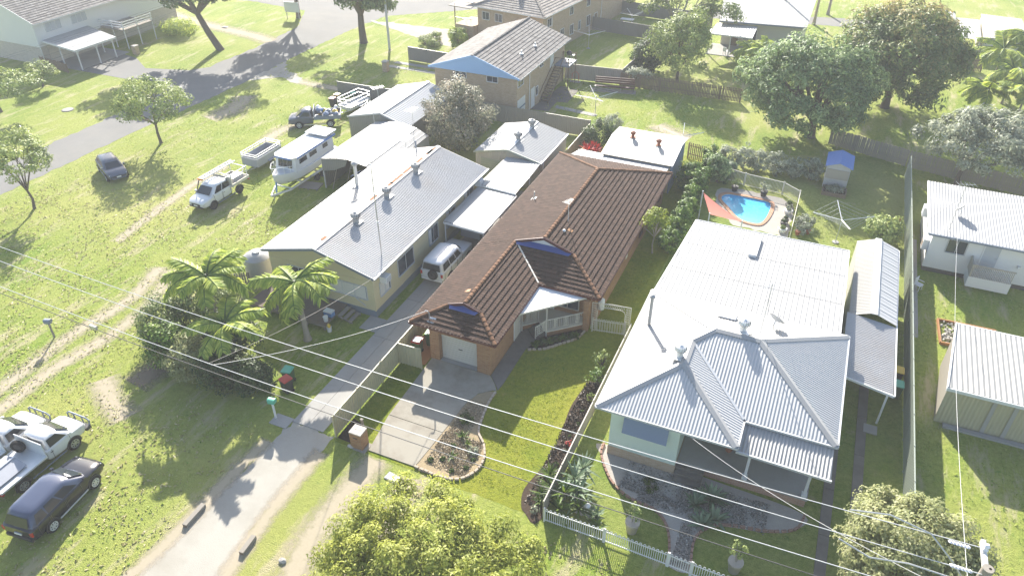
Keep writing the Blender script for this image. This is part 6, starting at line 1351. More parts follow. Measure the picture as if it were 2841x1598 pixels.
def rosette(name, label, base, n, L, lm, wid=.12, arch=.5, seed=0, cat='plant', z0=0, group=None, parts=True, steep=(.35,1.25)):
    rg = random.Random(seed); t = thing(name,label,cat,(base[0],base[1],z0),0,group); me = None; J = MB()
    def one(bm, a, el, s_, at):
        vs = []
        for i in range(5):
            q = i/4; r_ = L*s_*q*math.cos(el)*(1+.15*q); z = L*s_*(q*math.sin(el)-arch*.55*q*q*math.cos(el)); w_ = wid*s_*(1,1.25,1.1,.7,.05)[i]*.5
            for k, dz in ((-1,.0),(0,-.25*w_),(1,.0)): vs.append((r_*math.cos(a)-k*w_*math.sin(a), r_*math.sin(a)+k*w_*math.cos(a), .03+z+dz))
        bm.add(vs,[(3*i+j,3*i+j+1,3*i+j+4,3*i+j+3) for i in range(4) for j in range(2)],at)
    for i in range(n):
        a = i*2.4+rg.uniform(-.2,.2); el = rg.uniform(*steep); s_ = rg.uniform(.75,1.1)
        if parts:
            bm = MB(); one(bm,a,el,s_,rg.uniform(.2,.9)); bm.build('leaf',M[lm],t,60)
        else: one(J,a,el,s_,rg.uniform(.05,.95))
    if not parts: J.build('leaves',M[lm],t,60)
    return t
# --- street trees at the top left
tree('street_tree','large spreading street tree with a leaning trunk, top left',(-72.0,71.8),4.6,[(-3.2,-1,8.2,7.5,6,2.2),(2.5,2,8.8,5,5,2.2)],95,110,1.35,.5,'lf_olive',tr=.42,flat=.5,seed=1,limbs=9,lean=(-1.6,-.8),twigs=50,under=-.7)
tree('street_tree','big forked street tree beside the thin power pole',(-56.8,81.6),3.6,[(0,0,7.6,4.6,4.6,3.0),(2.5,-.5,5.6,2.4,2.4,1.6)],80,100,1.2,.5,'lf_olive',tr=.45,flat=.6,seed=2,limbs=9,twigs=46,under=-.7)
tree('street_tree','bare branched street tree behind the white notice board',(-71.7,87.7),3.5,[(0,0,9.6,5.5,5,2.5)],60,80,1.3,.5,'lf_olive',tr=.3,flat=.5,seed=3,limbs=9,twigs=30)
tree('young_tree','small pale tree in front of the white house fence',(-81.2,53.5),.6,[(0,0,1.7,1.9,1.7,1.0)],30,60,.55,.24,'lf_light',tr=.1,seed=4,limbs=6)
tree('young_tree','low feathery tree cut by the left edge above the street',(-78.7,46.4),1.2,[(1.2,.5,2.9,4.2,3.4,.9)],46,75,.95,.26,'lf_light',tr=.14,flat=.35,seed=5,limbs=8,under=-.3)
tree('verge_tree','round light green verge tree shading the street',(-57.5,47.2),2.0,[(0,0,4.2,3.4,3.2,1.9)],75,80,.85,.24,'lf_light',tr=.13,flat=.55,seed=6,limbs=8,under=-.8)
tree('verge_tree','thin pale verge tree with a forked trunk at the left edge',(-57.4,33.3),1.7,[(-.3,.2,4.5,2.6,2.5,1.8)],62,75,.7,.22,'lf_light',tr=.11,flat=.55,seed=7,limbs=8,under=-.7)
shrub('cycad_clump','round spiky clump of green fronds near the verandah',(-81.6,75.2),2.3,1.9,'lf_palm',60,45,.5,11,aspect=.16)
for (x,y,r,h,sd,lb) in ((-49.05,84.3,1.1,1.1,12,'left round clipped shrub by the gravel drive'),(-47.6,84.0,.9,.8,13,'low round shrub by the gravel drive'),(-48.4,85.9,.9,1.3,14,'dark round shrub by the gravel drive')): shrub('round_shrub',lb,(x,y),r,h,'lf_light',36,40,.16,sd)
shrub('hedge','clipped hedge beside the porch of the tan units',(-44.6,90.6),1.3,2.2,'lf_light',50,45,.2,15,ry=1.6,cat='hedge')
shrub('strappy_shrub','tall strappy shrub at the corner of the grey tiled roof',(-44.2,84.3),1.3,2.8,'lf_palm',50,40,.6,16,aspect=.14)
# --- photinia between the sheds
tree('photinia','large round grey pink photinia behind the cream house',(-30.6,57.3),.9,[(0,0,3.5,3.1,3.0,3.1)],210,85,.62,.21,'lf_photinia',tr=.16,seed=20,limbs=8,under=-.95,shell=(.72,1.0),flat=.9)
# --- top centre and right
tree('feathery_tree','tall soft light green tree behind the paling fence',(-15.9,83.6),1.3,[(0,0,4.4,3.6,3.4,2.9),(.8,.3,6.3,2.2,2.2,1.5)],150,85,.72,.26,'lf_light',tr=.18,seed=21,limbs=9,under=-.9,flat=.8)
tree('gum_tree','grey limbed gum tree at the top behind the feathery tree',(-18.9,95.0),2.4,[(0,0,6.2,6.0,4,2.6),(5,.5,5.2,3.2,2.5,1.2)],85,70,1.0,.34,'lf_olive',bark='bark_pale',tr=.24,seed=22,limbs=10,twigs=40,flat=.6,under=-.7)
shrub('dark_shrub','dense dark shrub at the corner of the hoist yard',(-20.0,85.3),1.9,3.8,'lf_dark',90,60,.3,23)
shrub('vine','flowering creeper spilling over the paling fence',(-19.6,80.35),1.7,.7,'lf_grey',30,45,.22,24,ry=.5,lo=1.2,cat='creeper')
shrub('grey_bush','small grey bush behind the back fence of the brick house',(-18.6,67.4),.95,1.7,'lf_grey',50,45,.14,25)
tree('mango_tree','huge glossy mango tree in the centre of the right-hand yards',(-.4,73.8),1.6,[(-.9,-.3,5.1,6.0,5.6,4.3)],300,90,1.0,.42,'lf_mango',tr=.42,seed=26,limbs=10,under=-.75,shell=(.74,1.0),flat=.8,aspect=.34)
tree('mango_tree','second mango tree with coppery new growth on its crown',(6.1,84.8),1.6,[(0,0,5.6,6.1,5.6,5.0)],300,85,1.05,.45,'lf_mango2',tr=.42,seed=27,limbs=10,under=-.75,shell=(.74,1.0),flat=.8,aspect=.34,top_hi=.42)
tree('shade_tree','broad glossy tree over the paling fence at the right edge',(12.2,67.9),1.7,[(.6,.3,4.4,4.3,4.0,2.5),(5.5,.5,4.6,4.2,3.6,2.3)],190,85,.8,.34,'lf_grey',tr=.2,seed=28,limbs=10,under=-.7,flat=.7,aspect=.36)
for i,(x,y,h) in enumerate(((16.6,94.6,4.6),(18.6,96.5,5.8),(17.6,91.0,3.6),(15.4,88.4,2.2),(18.8,88.0,3.0))): palm('cane_palm','cane palm of the clump at the right edge, %s' % ('left of the tallest','the tallest','the nearest tall one','the low yellow one','the low one by the edge')[i],(x,y),h,3.0,14,30+i,.10,group='palms at the right edge')
for i,(x,y,h) in enumerate(((-8.2,88.2,2.2),(-7.2,89.2,3.0),(-8.8,89.6,2.6))): palm('cane_palm','golden cane palm left of the big mango, %s' % ('the front one','the tallest one','the back left one')[i],(x,y),h,2.6,13,40+i,.09,group='golden cane palms')
for i,(x,y) in enumerate(((-7.7,107.8),(-3.7,113.6),(-2.3,119.6))): palm('tall_palm','thin tall palm trunk at the top edge, %s' % ('nearest of three','middle of three','farthest of three')[i],(x,y),11,3.0,12,50+i,.16)
palm('fan_palm','yellowing palm showing beside the white patio roof',(-9.0,92.6),2.4,2.2,11,57,.1)
# --- hedge behind the pool, hedge along the boundary
for i in range(6): shrub('hedge_shrub','pale hedge shrub behind the pool, number %s from the left' % ('one','two','three','four','five','six')[i],(-6.7+i*1.45,64.1+.1*(i%2)),.95,1.9+.25*(i%2),'lf_grey',46,45,.17,60+i,cat='hedge',group='hedge behind the pool')
ys_ = (47.6,49.3,51.0,52.8,54.6,56.6,58.6,60.6,62.4); nm_ = ('nearest the street','second from the street','third from the street','fourth from the street','middle one','sixth from the street','seventh from the street','eighth from the street','farthest back')
for i,y in enumerate(ys_): shrub('boundary_shrub','bright green boundary hedge shrub between brick house and pool, %s' % nm_[i],(-8.0+.15*(i%2),y),.85,2.0+.3*(i%3),'lf_hedge',46,48,.19,70+i,ry=1.0,cat='hedge',group='boundary hedge')
shrub('leafy_shrub','large bright shrub in the back corner of the brick house yard',(-9.0,58.0),1.05,2.5,'lf_hedge',70,55,.2,82); shrub('leafy_shrub','big grey green shrub at the left end of the pool',(-6.9,60.4),1.0,2.6,'lf_mango',50,50,.22,83)
shrub('leafy_shrub','spiky shrub between pool fence and hedge',(-6.3,61.9),.8,1.5,'lf_agave',40,40,.4,84,aspect=.14)
tree('frangipani','small pale stemmed tree with yellow green leaves on the side lawn',(-9.1,47.0),1.5,[(0,0,3.0,.95,.95,.65)],26,40,.36,.19,'lf_lime',bark='bark_pale',tr=.06,seed=85,limbs=9,under=-.8)
shrub('dark_shrub','dark shrub in the back left corner of the brick house yard',(-18.4,62.4),1.4,3.1,'lf_dark',90,55,.17,86)
for i,(x,y) in enumerate(((-18.7,59.6),(-18.15,59.9),(-17.6,59.7),(-18.35,59.2),(-17.8,59.15))): rosette('bromeliad','red bromeliad rosette behind the tiled roof, %s' % ('far left','back left','back right','front left','front right')[i],(x,y),20,.8,'lf_red',.15,.5,90+i,z0=1.25+.1*(i%2),group='red bromeliads')
for i,(x,y) in enumerate(((-18.3,59.5),)): t = MB().box(-.95,.95,-.6,.6,0,1.25).build('planter',M['brick_or']); t.location = (x+.1,y,0); tag(t,'brick planter box holding the red bromeliads','planter')
# --- left neighbour's palms and hedge
palm('palm_tree','palm with a smooth ringed trunk on the lawn of the cream house',(-26.55,28.3),3.7,2.6,15,100,.17,(-.25,.15),.7)
palm('palm_tree','palm with long drooping fronds at the back of the hedge',(-31.2,26.0),4.4,2.6,12,101,.16,(.15,-.1),.9)
palm('palm_tree','palm with drooping fronds at the right end of the hedge',(-28.6,24.2),3.2,2.5,12,102,.15,(.2,-.2),.7)
for (x,y,r,h,lm,sd,lb) in ((-34.4,24.5,1.5,3.4,'lf_olive',110,'rounded olive shrub at the left end of the front hedge'),(-32.7,23.2,1.35,3.0,'lf_hedge',111,'bright green shrub of the front hedge'),(-30.6,23.0,1.5,2.9,'lf_bottle',112,'dry pinkish shrub in the middle of the front hedge'),(-28.4,23.0,1.4,2.6,'lf_dark',113,'dark shrub near the right end of the front hedge'),(-26.6,23.4,1.1,2.0,'lf_dark',114,'low dark shrub beside the red lidded bin'),(-33.4,27.0,1.7,4.2,'lf_olive',115,'tall bush behind the front hedge near the tank'),(-30.0,25.4,1.7,3.2,'lf_dark',116,'dark bush under the drooping palms')):
    shrub('hedge_shrub',lb,(x,y),r,h,lm,100,60,.18,sd)
# --- big trees at the bottom edge
tree('golden_tree','golden yellow feathery tree at the bottom centre',(-10.7,15.7),1.5,[(-.1,.1,3.5,3.9,3.6,1.35),(3.0,-.4,3.1,2.8,2.6,1.15),(-1.0,-2.4,3.1,3.2,2.6,1.2)],230,210,.62,.18,'lf_yellow',tr=.16,flat=.55,seed=120,limbs=10,under=-.35,aspect=.36,twigs=60,shell=(.55,1.0))
tree('bottlebrush_tree','rounded brownish bottlebrush tree beside the power pole',(7.7,23.3),1.0,[(0,0,3.2,2.75,2.6,2.5)],280,150,.52,.17,'lf_bottle',tr=.15,seed=121,limbs=9,under=-.9,shell=(.7,1.0),flat=.9)
# --- small planting of the brick house
for i,(x,y,n_,L) in enumerate(((-13.75,24.75,26,.55),(-13.6,23.25,20,.45),(-13.25,24.35,14,.35))): rosette('strappy_plant','green strappy plant in the straw mulch bed, %s' % ('largest','front one','right-hand one')[i],(x,y),n_,L,'lf_strap',.05,.6,130+i,z0=.03,parts=False)
for i,(x,y,s_) in enumerate(((-14.15,25.9,.45),(-12.75,24.0,.3),(-14.55,22.6,.16),(-13.2,22.4,.14),(-12.6,22.9,.13),(-14.0,22.9,.14),(-13.9,24.0,.13),(-12.5,23.5,.12))): shrub('seedling','small green seedling in the straw mulch bed, %s' % ('the low spreading one in shade','silver one by the edging','by the driveway corner','at the front edge','at the right edge','mid front','centre','right of centre')[i],(x,y),s_,s_*.9,'lf_strap' if i != 1 else 'lf_grey',16,24,.10,140+i,z0=.02,group='seedlings in the mulch bed')
for i,(x,y,n_,L,lm) in enumerate(((-8.45,24.2,34,.8,'lf_strap'),(-8.2,23.6,30,.8,'lf_strap'),(-8.3,22.9,30,.75,'lf_strap'),(-8.25,22.4,24,.6,'lf_strap'))): rosette('lily_clump','dark strappy lily clump at the front of the soil bed, %s' % ('farthest','third from the front','second from the front','frontmost')[i],(x,y),n_,L,lm,.07,.5,150+i,parts=False)
shrub('rose_bush','sparse pale rose bush at the shaded end of the soil bed',(-8.6,33.2),.55,1.3,'lf_light',22,16,.12,160); shrub('rose_bush','pale leaved rose bush half in sun in the soil bed',(-8.35,31.7),.6,1.2,'lf_hedge',26,20,.13,161); shrub('rose_bush','tiny rose bush with a few leaves in the sunny soil',(-8.35,30.3),.3,.5,'lf_light',12,14,.1,162)
shrub('flowering_plant','white flowering plant at the front corner of the soil bed',(-8.3,21.75),.22,.4,'lf_grey',14,24,.08,163); shrub('flowering_plant','small plant with red flowers in the soil bed',(-8.25,26.5),.22,.35,'lf_red',10,16,.08,164)
for i in range(7): shrub('fern','dark fern in the bed under the porch, number %s from the path' % ('one','two','three','four','five','six','seven')[i],(-13.0+i*.33,33.55+i*.29),.3,.35,'lf_dark' if i%2 else 'lf_strap',18,26,.13,170+i,z0=.03,group='ferns under the porch')
for i in range(5): shrub('seedling','tiny weed in the sunny part of the soil bed, number %s from the street' % ('one','two','three','four','five')[i],(-8.4+.12*(i%2),25.0+i*1.05),.12,.15,'lf_strap',8,14,.08,180+i,group='weeds in the soil bed')
# --- gravel garden of the silver roofed house
for i,(x,y,n_,L) in enumerate(((-1.15,25.35,22,.85),(-.5,25.95,26,1.0),(-.65,24.25,20,.8),(-.1,24.8,20,.8))): rosette('agave','blue green agave beside the front path, %s' % ('left rear','largest','left front','right front')[i],(x,y),n_,L,'lf_agave',.17,.45,190+i,group='agaves in the gravel garden')
for i,(x,y,n_,L,h) in enumerate(((-6.9,24.9,24,1.0,.5),(-7.0,23.9,30,1.1,.7),(-6.6,23.2,30,1.1,.6),(-7.2,22.9,30,1.1,.6),(-6.3,22.5,24,.9,.4),(-7.1,22.1,24,.9,.4))): rosette('yucca','spiky yucca rosette of the corner clump, %s' % ('farthest back','back left','back right','middle left','front right','front left')[i],(x,y),n_,L,'lf_agave' if i < 3 else 'lf_strap',.11,.5,200+i,z0=h,parts=True,group='yuccas at the fence corner',steep=(-.1,1.3))
for i,(x,y) in enumerate(((-6.9,24.9),(-7.0,23.9),(-6.6,23.2),(-7.2,22.9))):
    o = bpy.data.objects['yucca'] if i == 0 else bpy.data.objects['yucca.%03d' % i]; MB().tube([(0,0,-.75),(0,0,.05)],[.12,.09],8).build('stem',M['bark_pale'],o)
rosette('agave','small agave by the stone border near the fence',(-5.5,22.7),20,.65,'lf_agave',.14,.45,210); rosette('agave','dark small agave against the white fence',(-5.25,22.05),20,.6,'lf_strap',.13,.45,211)
shrub('ground_cover','patch of green ground cover in the gravel garden',(-3.6,25.6),.5,.12,'lf_strap',20,30,.09,212)
shrub('lemon_bush','leafy bush beside the timber post by the tall fence',(6.5,55.4),1.3,2.1,'lf_light',70,50,.22,213); shrub('flower_patch','green and white flowers filling the sleeper planter',(2.62,62.4),.8,.4,'lf_grey',30,40,.12,214,z0=.26,ry=.55)
shrub('pot_jungle','crowded pot plants outside the pool fence',(.9,55.3),.7,.9,'lf_grey',40,40,.16,215,ry=1.5)

# ================================================================== small things in the yards
def wheelie(label, loc, rz, body, lid, paper=False):
    t = thing('wheelie_bin',label,'bin',loc,rz)
    loft([[(-.22,-.22,.06),(.22,-.22,.06),(.22,.22,.06),(-.22,.22,.06)],[(-.28,-.27,.95),(.28,-.27,.95),(.28,.27,.95),(-.28,.27,.95)]]).build('body',M[body],t)
    b = MB().slab([(-.3,-.3),(.3,-.3),(.3,.3),(-.3,.3)],.96,1.02); b.add([(-.26,-.3,1.02),(.26,-.3,1.02),(.22,.28,1.07),(-.22,.28,1.07)],[(0,1,2,3)]); b.build('lid',M[lid],t)
    for x in (-.22,.22):
        w_ = MB().lathe([(.1,-.03),(.1,.03)],10); w_.v = [(z+x,y+.2,x2+.1) for x2,y,z in w_.v]; w_.build('wheel',M['rubber'],t)
    MB().tube([(-.25,.31,.95),(.25,.31,.95)],.02,5).build('handle',M[body],t)
    if paper: MB().box(-.2,.26,-.26,.2,1.075,1.09).build('sticker',M['white'],t)
    return t
wheelie('green lidded wheelie bin beside the garage, with a white sticker',(-19.05,30.95,.05),R(8),'bin_green','green',True)
wheelie('red lidded wheelie bin behind the short cream fence',(-19.45,29.95,.05),R(5),'bin_green','red',True)
wheelie('red lidded bin at the end of the front hedge',(-24.7,23.9,0),R(-15),'dark','red'); wheelie('teal lidded bin half hidden by the front hedge',(-25.1,24.6,0),R(10),'bin_green','teal')
wheelie('yellow lidded bin against the dark fence',(-47.75,62.6,0),R(0),'dark','yellow'); wheelie('red lidded bin nearest the slate blue ute',(-47.6,61.5,0),R(5),'dark','red'); wheelie('teal lidded bin against the dark fence',(-46.4,63.7,0),R(0),'bin_green','teal')
wheelie('green lidded bin squeezed between carport and tall fence',(7.7,37.6,0),R(0),'bin_green','teal'); wheelie('yellow lidded bin between carport and tall fence',(7.7,38.9,0),R(0),'dark','yellow')
wheelie('dark bin beside the hedge of the tan units',(-47.9,93.5,0),R(0),'dark','dark')
# letterboxes
t = thing('letterbox','square brick letterbox pillar at the driveway of the brick house','letterbox',(-18.55,22.05,0))
MB().box(-.36,.36,-.32,.32,0,1.08).build('pillar',M['brick_or'],t)
for i in range(3):
    for j in range(2): MB().box(-.375+i*.25+.006,-.375+(i+1)*.25-.006,-.33+j*.33+.006,-.33+(j+1)*.33-.006,1.082,1.16).build('capping_brick',M['stone'],t)
MB().box(-.14,.14,-.335,-.322,.8,.86).build('slot',M['dark'],t)
t = thing('garden_stake','short grey stake in the black mulch corner','stake',(-19.0,23.1,0)); MB().bar((0,0,0),(-.05,.0,.75),.12,.1).build('post',M['timber_grey'],t); MB().box(-.12,.04,-.07,.07,.75,.79).build('cap',M['timber_grey'],t)
def letterbox(label, loc, h, box, post, rz=0, lean=(0,0)):
    t = thing('letterbox',label,'letterbox',loc,rz); MB().bar((0,0,0),(lean[0],lean[1],h-.2),.09).build('post',M[post],t)
    MB().box(lean[0]-.2,lean[0]+.2,lean[1]-.15,lean[1]+.15,h-.22,h-.02).build('box',M[box],t); MB().lathe([(.0,0),(.001,0)],4) ; b = MB()
    vs = []
    for x in (-.21,.21):
        for k in range(7): vs.append((lean[0]+x,lean[1]+.16*math.cos(math.pi*k/6),h-.02+.08*math.sin(math.pi*k/6)))
    b.add(vs,[(k,k+1,8+k,7+k) for k in range(6)]+[tuple(range(6,-1,-1)),tuple(range(7,14))]).build('lid',M[box],t)
letterbox('dark letterbox on a leaning post in the open grass',(-41.5,22.0,0),1.4,'slate','timber_grey',R(20),(.03,0))
letterbox('white letterbox with a green lid at the concrete drive',(-23.96,21.85,0),1.45,'teal','white',R(10))
for (x,y,h,lb) in ((-80.3,66.2,1.1,'small brick letterbox pillar beside the white house drive'),(-48.3,73.3,1.25,'tan brick letterbox pillar on the shaded verge')):
    t = thing('letterbox',lb,'letterbox',(x,y,0)); MB().box(-.3,.3,-.3,.3,0,h-.1).build('pillar',M['brick_tan'],t); MB().box(-.35,.35,-.35,.35,h-.1,h).build('capping',M['stone'],t)
# notice board, poles, wires
t = thing('notice_board','white notice board at the foot of the far street tree','sign',(-72.0,86.9,0),R(12)); MB().box(-1.1,1.1,-.04,.04,.9,2.3).build('panel',M['white'],t)
for x in (-.9,.9): MB().bar((x,0,0),(x,0,.95),.08).build('leg',M['offwhite'],t)
t = thing('power_pole','thin pale power pole beside the forked street tree','pole',(-52.2,80.5,0)); MB().tube([(0,0,0),(0,0,11.5)],[.16,.11],10).build('shaft',M['gutter_grey'],t,60); MB().bar((-.9,0,10.8),(.9,0,10.8),.1,.12).build('crossarm',M['timber_grey'],t)
PP = (7.15,16.4)
t = thing('power_pole','power pole top with crossarm and transformer at the bottom right corner','pole',(*PP,0)); MB().tube([(0,0,0),(0,0,11.9)],[.2,.15],12).build('shaft',M['timber_grey'],t,60)
MB().bar((.05,-1.25,11.55),(.05,1.25,11.55),.12,.16).build('crossarm',M['alu'],t); MB().bar((.35,-.9,10.2),(.35,.9,10.2),.1,.14).build('crossarm',M['alu'],t); MB().box(.2,.95,-.4,.4,9.0,10.0).build('transformer',M['blind'],t)
for i in range(3): MB().box(.3+i*.25,.34+i*.25,-.55,.55,9.1,9.9).build('cooling_fin',M['blind'],t)
for y in (-1.15,0,.85):
    MB().lathe([(.04,11.6),(.09,11.68),(.05,11.74),(.09,11.82),(.04,11.9)],10,(.05,y,0)).build('insulator',M['porcelain'],t,50)
    for k in range(6): MB().lathe([(.02,0),(.07,.01),(.02,.04)],10,(0,0,0)).build('strain_disc',M['porcelain'],t).location = (-.35-.09*k,y,11.55)
def wire(label, a, b, sag, r, m='wire', n=40, name='overhead_wire'):
    a, b = Vector(a), Vector(b); t = MB().tube([a.lerp(b,i/n)-Vector((0,0,sag*4*(i/n)*(1-i/n))) for i in range(n+1)],r,5).build(name,M[m],None,60); return tag(t,label,'wire')
wire('farthest pale power wire of the overhead line',(7.1,17.25,11.7),(-55,17.25,13.3),1.3,.015); wire('middle pale power wire of the overhead line',(7.1,16.3,11.7),(-55,16.3,13.6),1.3,.015); wire('nearest pale power wire of the overhead line',(7.1,15.15,11.7),(-55,15.15,13.6),1.5,.015)
wire('thin dark cable below the power wires',(7.1,16.5,9.2),(-55,16.5,10.9),1.1,.018,'wire_dark')
t = thing('cable_clamp','small clamp on the dark cable over the grass','fitting',(-27.85,16.5,9.15)); MB().box(-.2,.2,-.05,.05,-.08,.1).build('body',M['steel'],t); MB().tube([(-.1,0,-.05),(0,0,-.3),(.15,0,-.05)],.02,5).build('loop',M['wire_dark'],t)
wire('service wire running down to the porch of the silver roofed house',(7.0,16.6,10.2),(-2.4,26.5,3.45),.5,.010)
wire('service wire running down to the garage eave of the brick house',(-21.0,16.5,9.3),(-18.75,30.05,3.4),.35,.012,'wire')
wire('service wire to the cream house',(-21.2,16.5,9.3),(-23.6,32.2,3.2),.3,.012,'wire_dark')
wire('service wire to the white house at the right',(7.3,16.8,10.0),(10.6,52.2,3.4),.8,.009)
for i,(z,x) in enumerate(((9.6,-66.2),(9.6,-65.6),(9.0,-65.0),(8.7,-64.5))): wire('thin wire above the street, %s' % ('outermost','second','third','nearest the grass')[i],(x,20,z),(x-.8,96,z+.3),.9,.009,'wire_dark')
t = thing('jumper_lead','looping pale jumper lead at the power pole','wire',(5.2,17.0,11.3)); MB().tube([(-1.6,.25,.3),(-.6,.1,.75),(.5,-.1,.7),(1.3,-.3,.0),(1.8,-.4,-.6)],.025,5).build('cable',M['wire'],t,60)
t = thing('jumper_lead','second looping jumper lead below the first','wire',(5.2,15.9,10.9)); MB().tube([(-1.8,.3,.5),(-.9,.2,.25),(0,0,.75),(1.0,-.1,.85),(1.8,-.2,-.3)],.025,5).build('cable',M['wire'],t,60)
# clothes hoists
def hoist(label, loc, h, arm, rz, m='alu', fall=0):
    t = thing('clothes_hoist',label,'clothes hoist',loc,rz); MB().tube([(0,0,0),(0,0,h)],.035,8).build('mast',M['steel'],t); MB().lathe([(.25,0),(.25,.06),(0,.07)],12).build('footing',M['concrete'],t)
    for k in range(4):
        a = math.pi/2*k; MB().tube([(0,0,h-.25),(arm*math.cos(a),arm*math.sin(a),h+.25)],.03,5).build('arm',M[m],t)
    for j,f in enumerate((.4,.6,.8,1.0)):
        b = MB()
        for k in range(4):
            a0,a1 = math.pi/2*k, math.pi/2*(k+1); b.tube([(arm*f*math.cos(a0),arm*f*math.sin(a0),h-.25+.5*f),(arm*f*math.cos(a1),arm*f*math.sin(a1),h-.25+.5*f)],.008,3,False)
        b.build('line',M['wire'],t)
    return t
hoist('rotary clothes hoist in the yard behind the blue gabled house',(-29.1,91.0,0),2.0,2.0,R(20)); hoist('rotary clothes hoist on the lawn behind the cream garage',(-21.4,70.5,0),2.1,2.3,R(35)); hoist('rotary clothes hoist between the pool and the tall fence',(3.35,54.1,0),2.2,2.2,R(15)); hoist('far clothes hoist in the top yard',(-26.5,101.5,0),2.0,1.8,R(40)); hoist('thin clothes hoist half hidden behind the rear shed',(-10.9,63.6,0),2.6,1.8,R(10))
# bench, chairs, tables
t = thing('garden_bench','long maroon slatted bench on a timber base','bench',(-21.6,77.9,0),R(11))
for i in range(3): MB().box(-2.2,2.2,.22+i*.02,.27+i*.02,.75+i*.24,.96+i*.24).build('back_slat',M['maroon'],t)
for i in range(3): MB().box(-2.2,2.2,-.35+i*.18,-.19+i*.18,.5,.55).build('seat_slat',M['maroon'],t)
for x in (-2.1,-.7,.7,2.1): MB().box(x-.06,x+.06,-.35,.25,0,.5).build('leg',M['timber_grey'],t)
MB().box(-2.5,2.4,-.6,.35,0,.12).build('base',M['timber_grey'],t)
def chair(label, loc, rz, m='white'):
    t = thing('chair',label,'chair',loc,rz); MB().box(-.24,.24,-.24,.24,.42,.46).build('seat',M[m],t); MB().box(-.24,.24,.2,.25,.46,.92).build('backrest',M[m],t)
    for x in (-.2,.2):
        for y in (-.2,.2): MB().bar((x,y,0),(x,y,.42),.04).build('leg',M[m],t)
        MB().bar((x*1.15,-.22,.66),(x*1.15,.22,.66),.04).build('arm',M[m],t)
chair('white plastic chair on the shaded patio',(-12.6,95.4,.06),R(150)); chair('white plastic chair outside the garden behind the tall fence',(9.0,49.8,0),R(60))
t = thing('patio_table','dark table on the porch of the silver roofed house','table',(2.6,29.2,.62)); MB().box(-.9,.9,-.3,.3,.7,.75).build('top',M['shade'],t)
for x in (-.8,.8):
    for y in (-.25,.25): MB().bar((x,y,0),(x,y,.7),.05).build('leg',M['shade'],t)
t = thing('outdoor_table','pale table and bench in the top yard','table',(-27.6,103.2,0)); MB().box(-.9,.9,-.45,.45,.7,.76).build('top',M['white'],t)
for x in (-.75,.75): MB().box(x-.05,x+.05,-.4,.4,0,.7).build('leg',M['timber_grey'],t)
# pots
def pot(label, loc, r, h, m, lm=None, crown=.4, ch=1.0, seed=0):
    t = thing('pot_plant',label,'pot plant',loc); MB().lathe([(r*.72,0),(r,h*.8),(r*1.06,h*.82),(r*1.06,h),(r*.9,h)],16).build('pot',M[m],t,50); MB().lathe([(r*.92,h*.9),(0,h*.93)],12).build('soil',M['stone'],t)
    if lm:
        rng = np.random.default_rng(seed); c, nm, tone, CC = crown_points(rng,[(0,0,h+ch*.55,crown,crown,ch*.45)],14,22,crown*.42,.8,(.3,1),-.9)
        leaf_mesh('foliage',c,nm,.13*rng.uniform(.7,1.3,len(c)),.5+(tone-.5)*.5+rng.normal(size=len(c))*.2,M[lm],t,.45,rng); b = MB()
        for i in range(4): p = CC[i]; b.tube([(0,0,h*.8),(p[0]*.3,p[1]*.3,h+ch*.3),tuple(p)],[.03,.02,.01],5)
        b.build('stem',M['bark_pale'],t)
pot('tall white rimmed grey pot with a young olive tree on the left front lawn',(-3.65,22.6,0),.33,.72,'fence_tan','lf_light',.42,1.3,1); pot('tall white rimmed grey pot with a young tree right of the gate',(1.2,22.4,0),.33,.72,'fence_tan','lf_light',.42,1.3,2)
pot('dark pot with a shrub at the back of the pool',(-5.2,59.45,0),.28,.45,'dark','lf_light',.35,.7,3); pot('dark pot with a leafy plant by the pool fence corner',(-2.8,59.5,0),.3,.5,'dark','lf_grey',.45,.8,4); pot('white bowl pot beside the pool coping',(-.55,57.3,0),.32,.3,'white','lf_grey',.3,.4,5); pot('white rimmed bowl pot nearest the silver roof',(-.6,54.1,0),.34,.32,'white','lf_olive',.25,.2,6)
pot('black pot in the row beside the pool, front one',(-.62,55.0,0),.26,.35,'dark','lf_dark',.2,.3,7); pot('black pot in the row beside the pool, back one',(-.55,55.6,0),.26,.35,'dark','lf_dark',.2,.3,8); pot('low dark pot at the pool corner',(-.6,58.4,0),.3,.25,'shade','lf_olive',.3,.4,9)
pot('dark square pot on the porch of the silver roofed house',(.9,29.3,.62),.3,.5,'dark',None); pot('green pot plant on the porch of the silver roofed house',(-.3,29.0,.62),.22,.35,'terracotta','lf_palm',.35,.6,10); pot('dark pot on the right end of the porch',(2.0,29.7,.62),.3,.5,'dark',None); pot('terracotta pot under the lemon bush by the tall fence',(7.0,54.6,0),.3,.4,'terracotta','lf_light',.3,.5,11)
for i in range(3): pot('pot of the crowd outside the pool fence, %s' % ('left','middle','right')[i],(.55+.35*i,54.1+.25*i,0),.2,.35,'terracotta' if i != 1 else 'white','lf_grey',.22,.5,20+i)
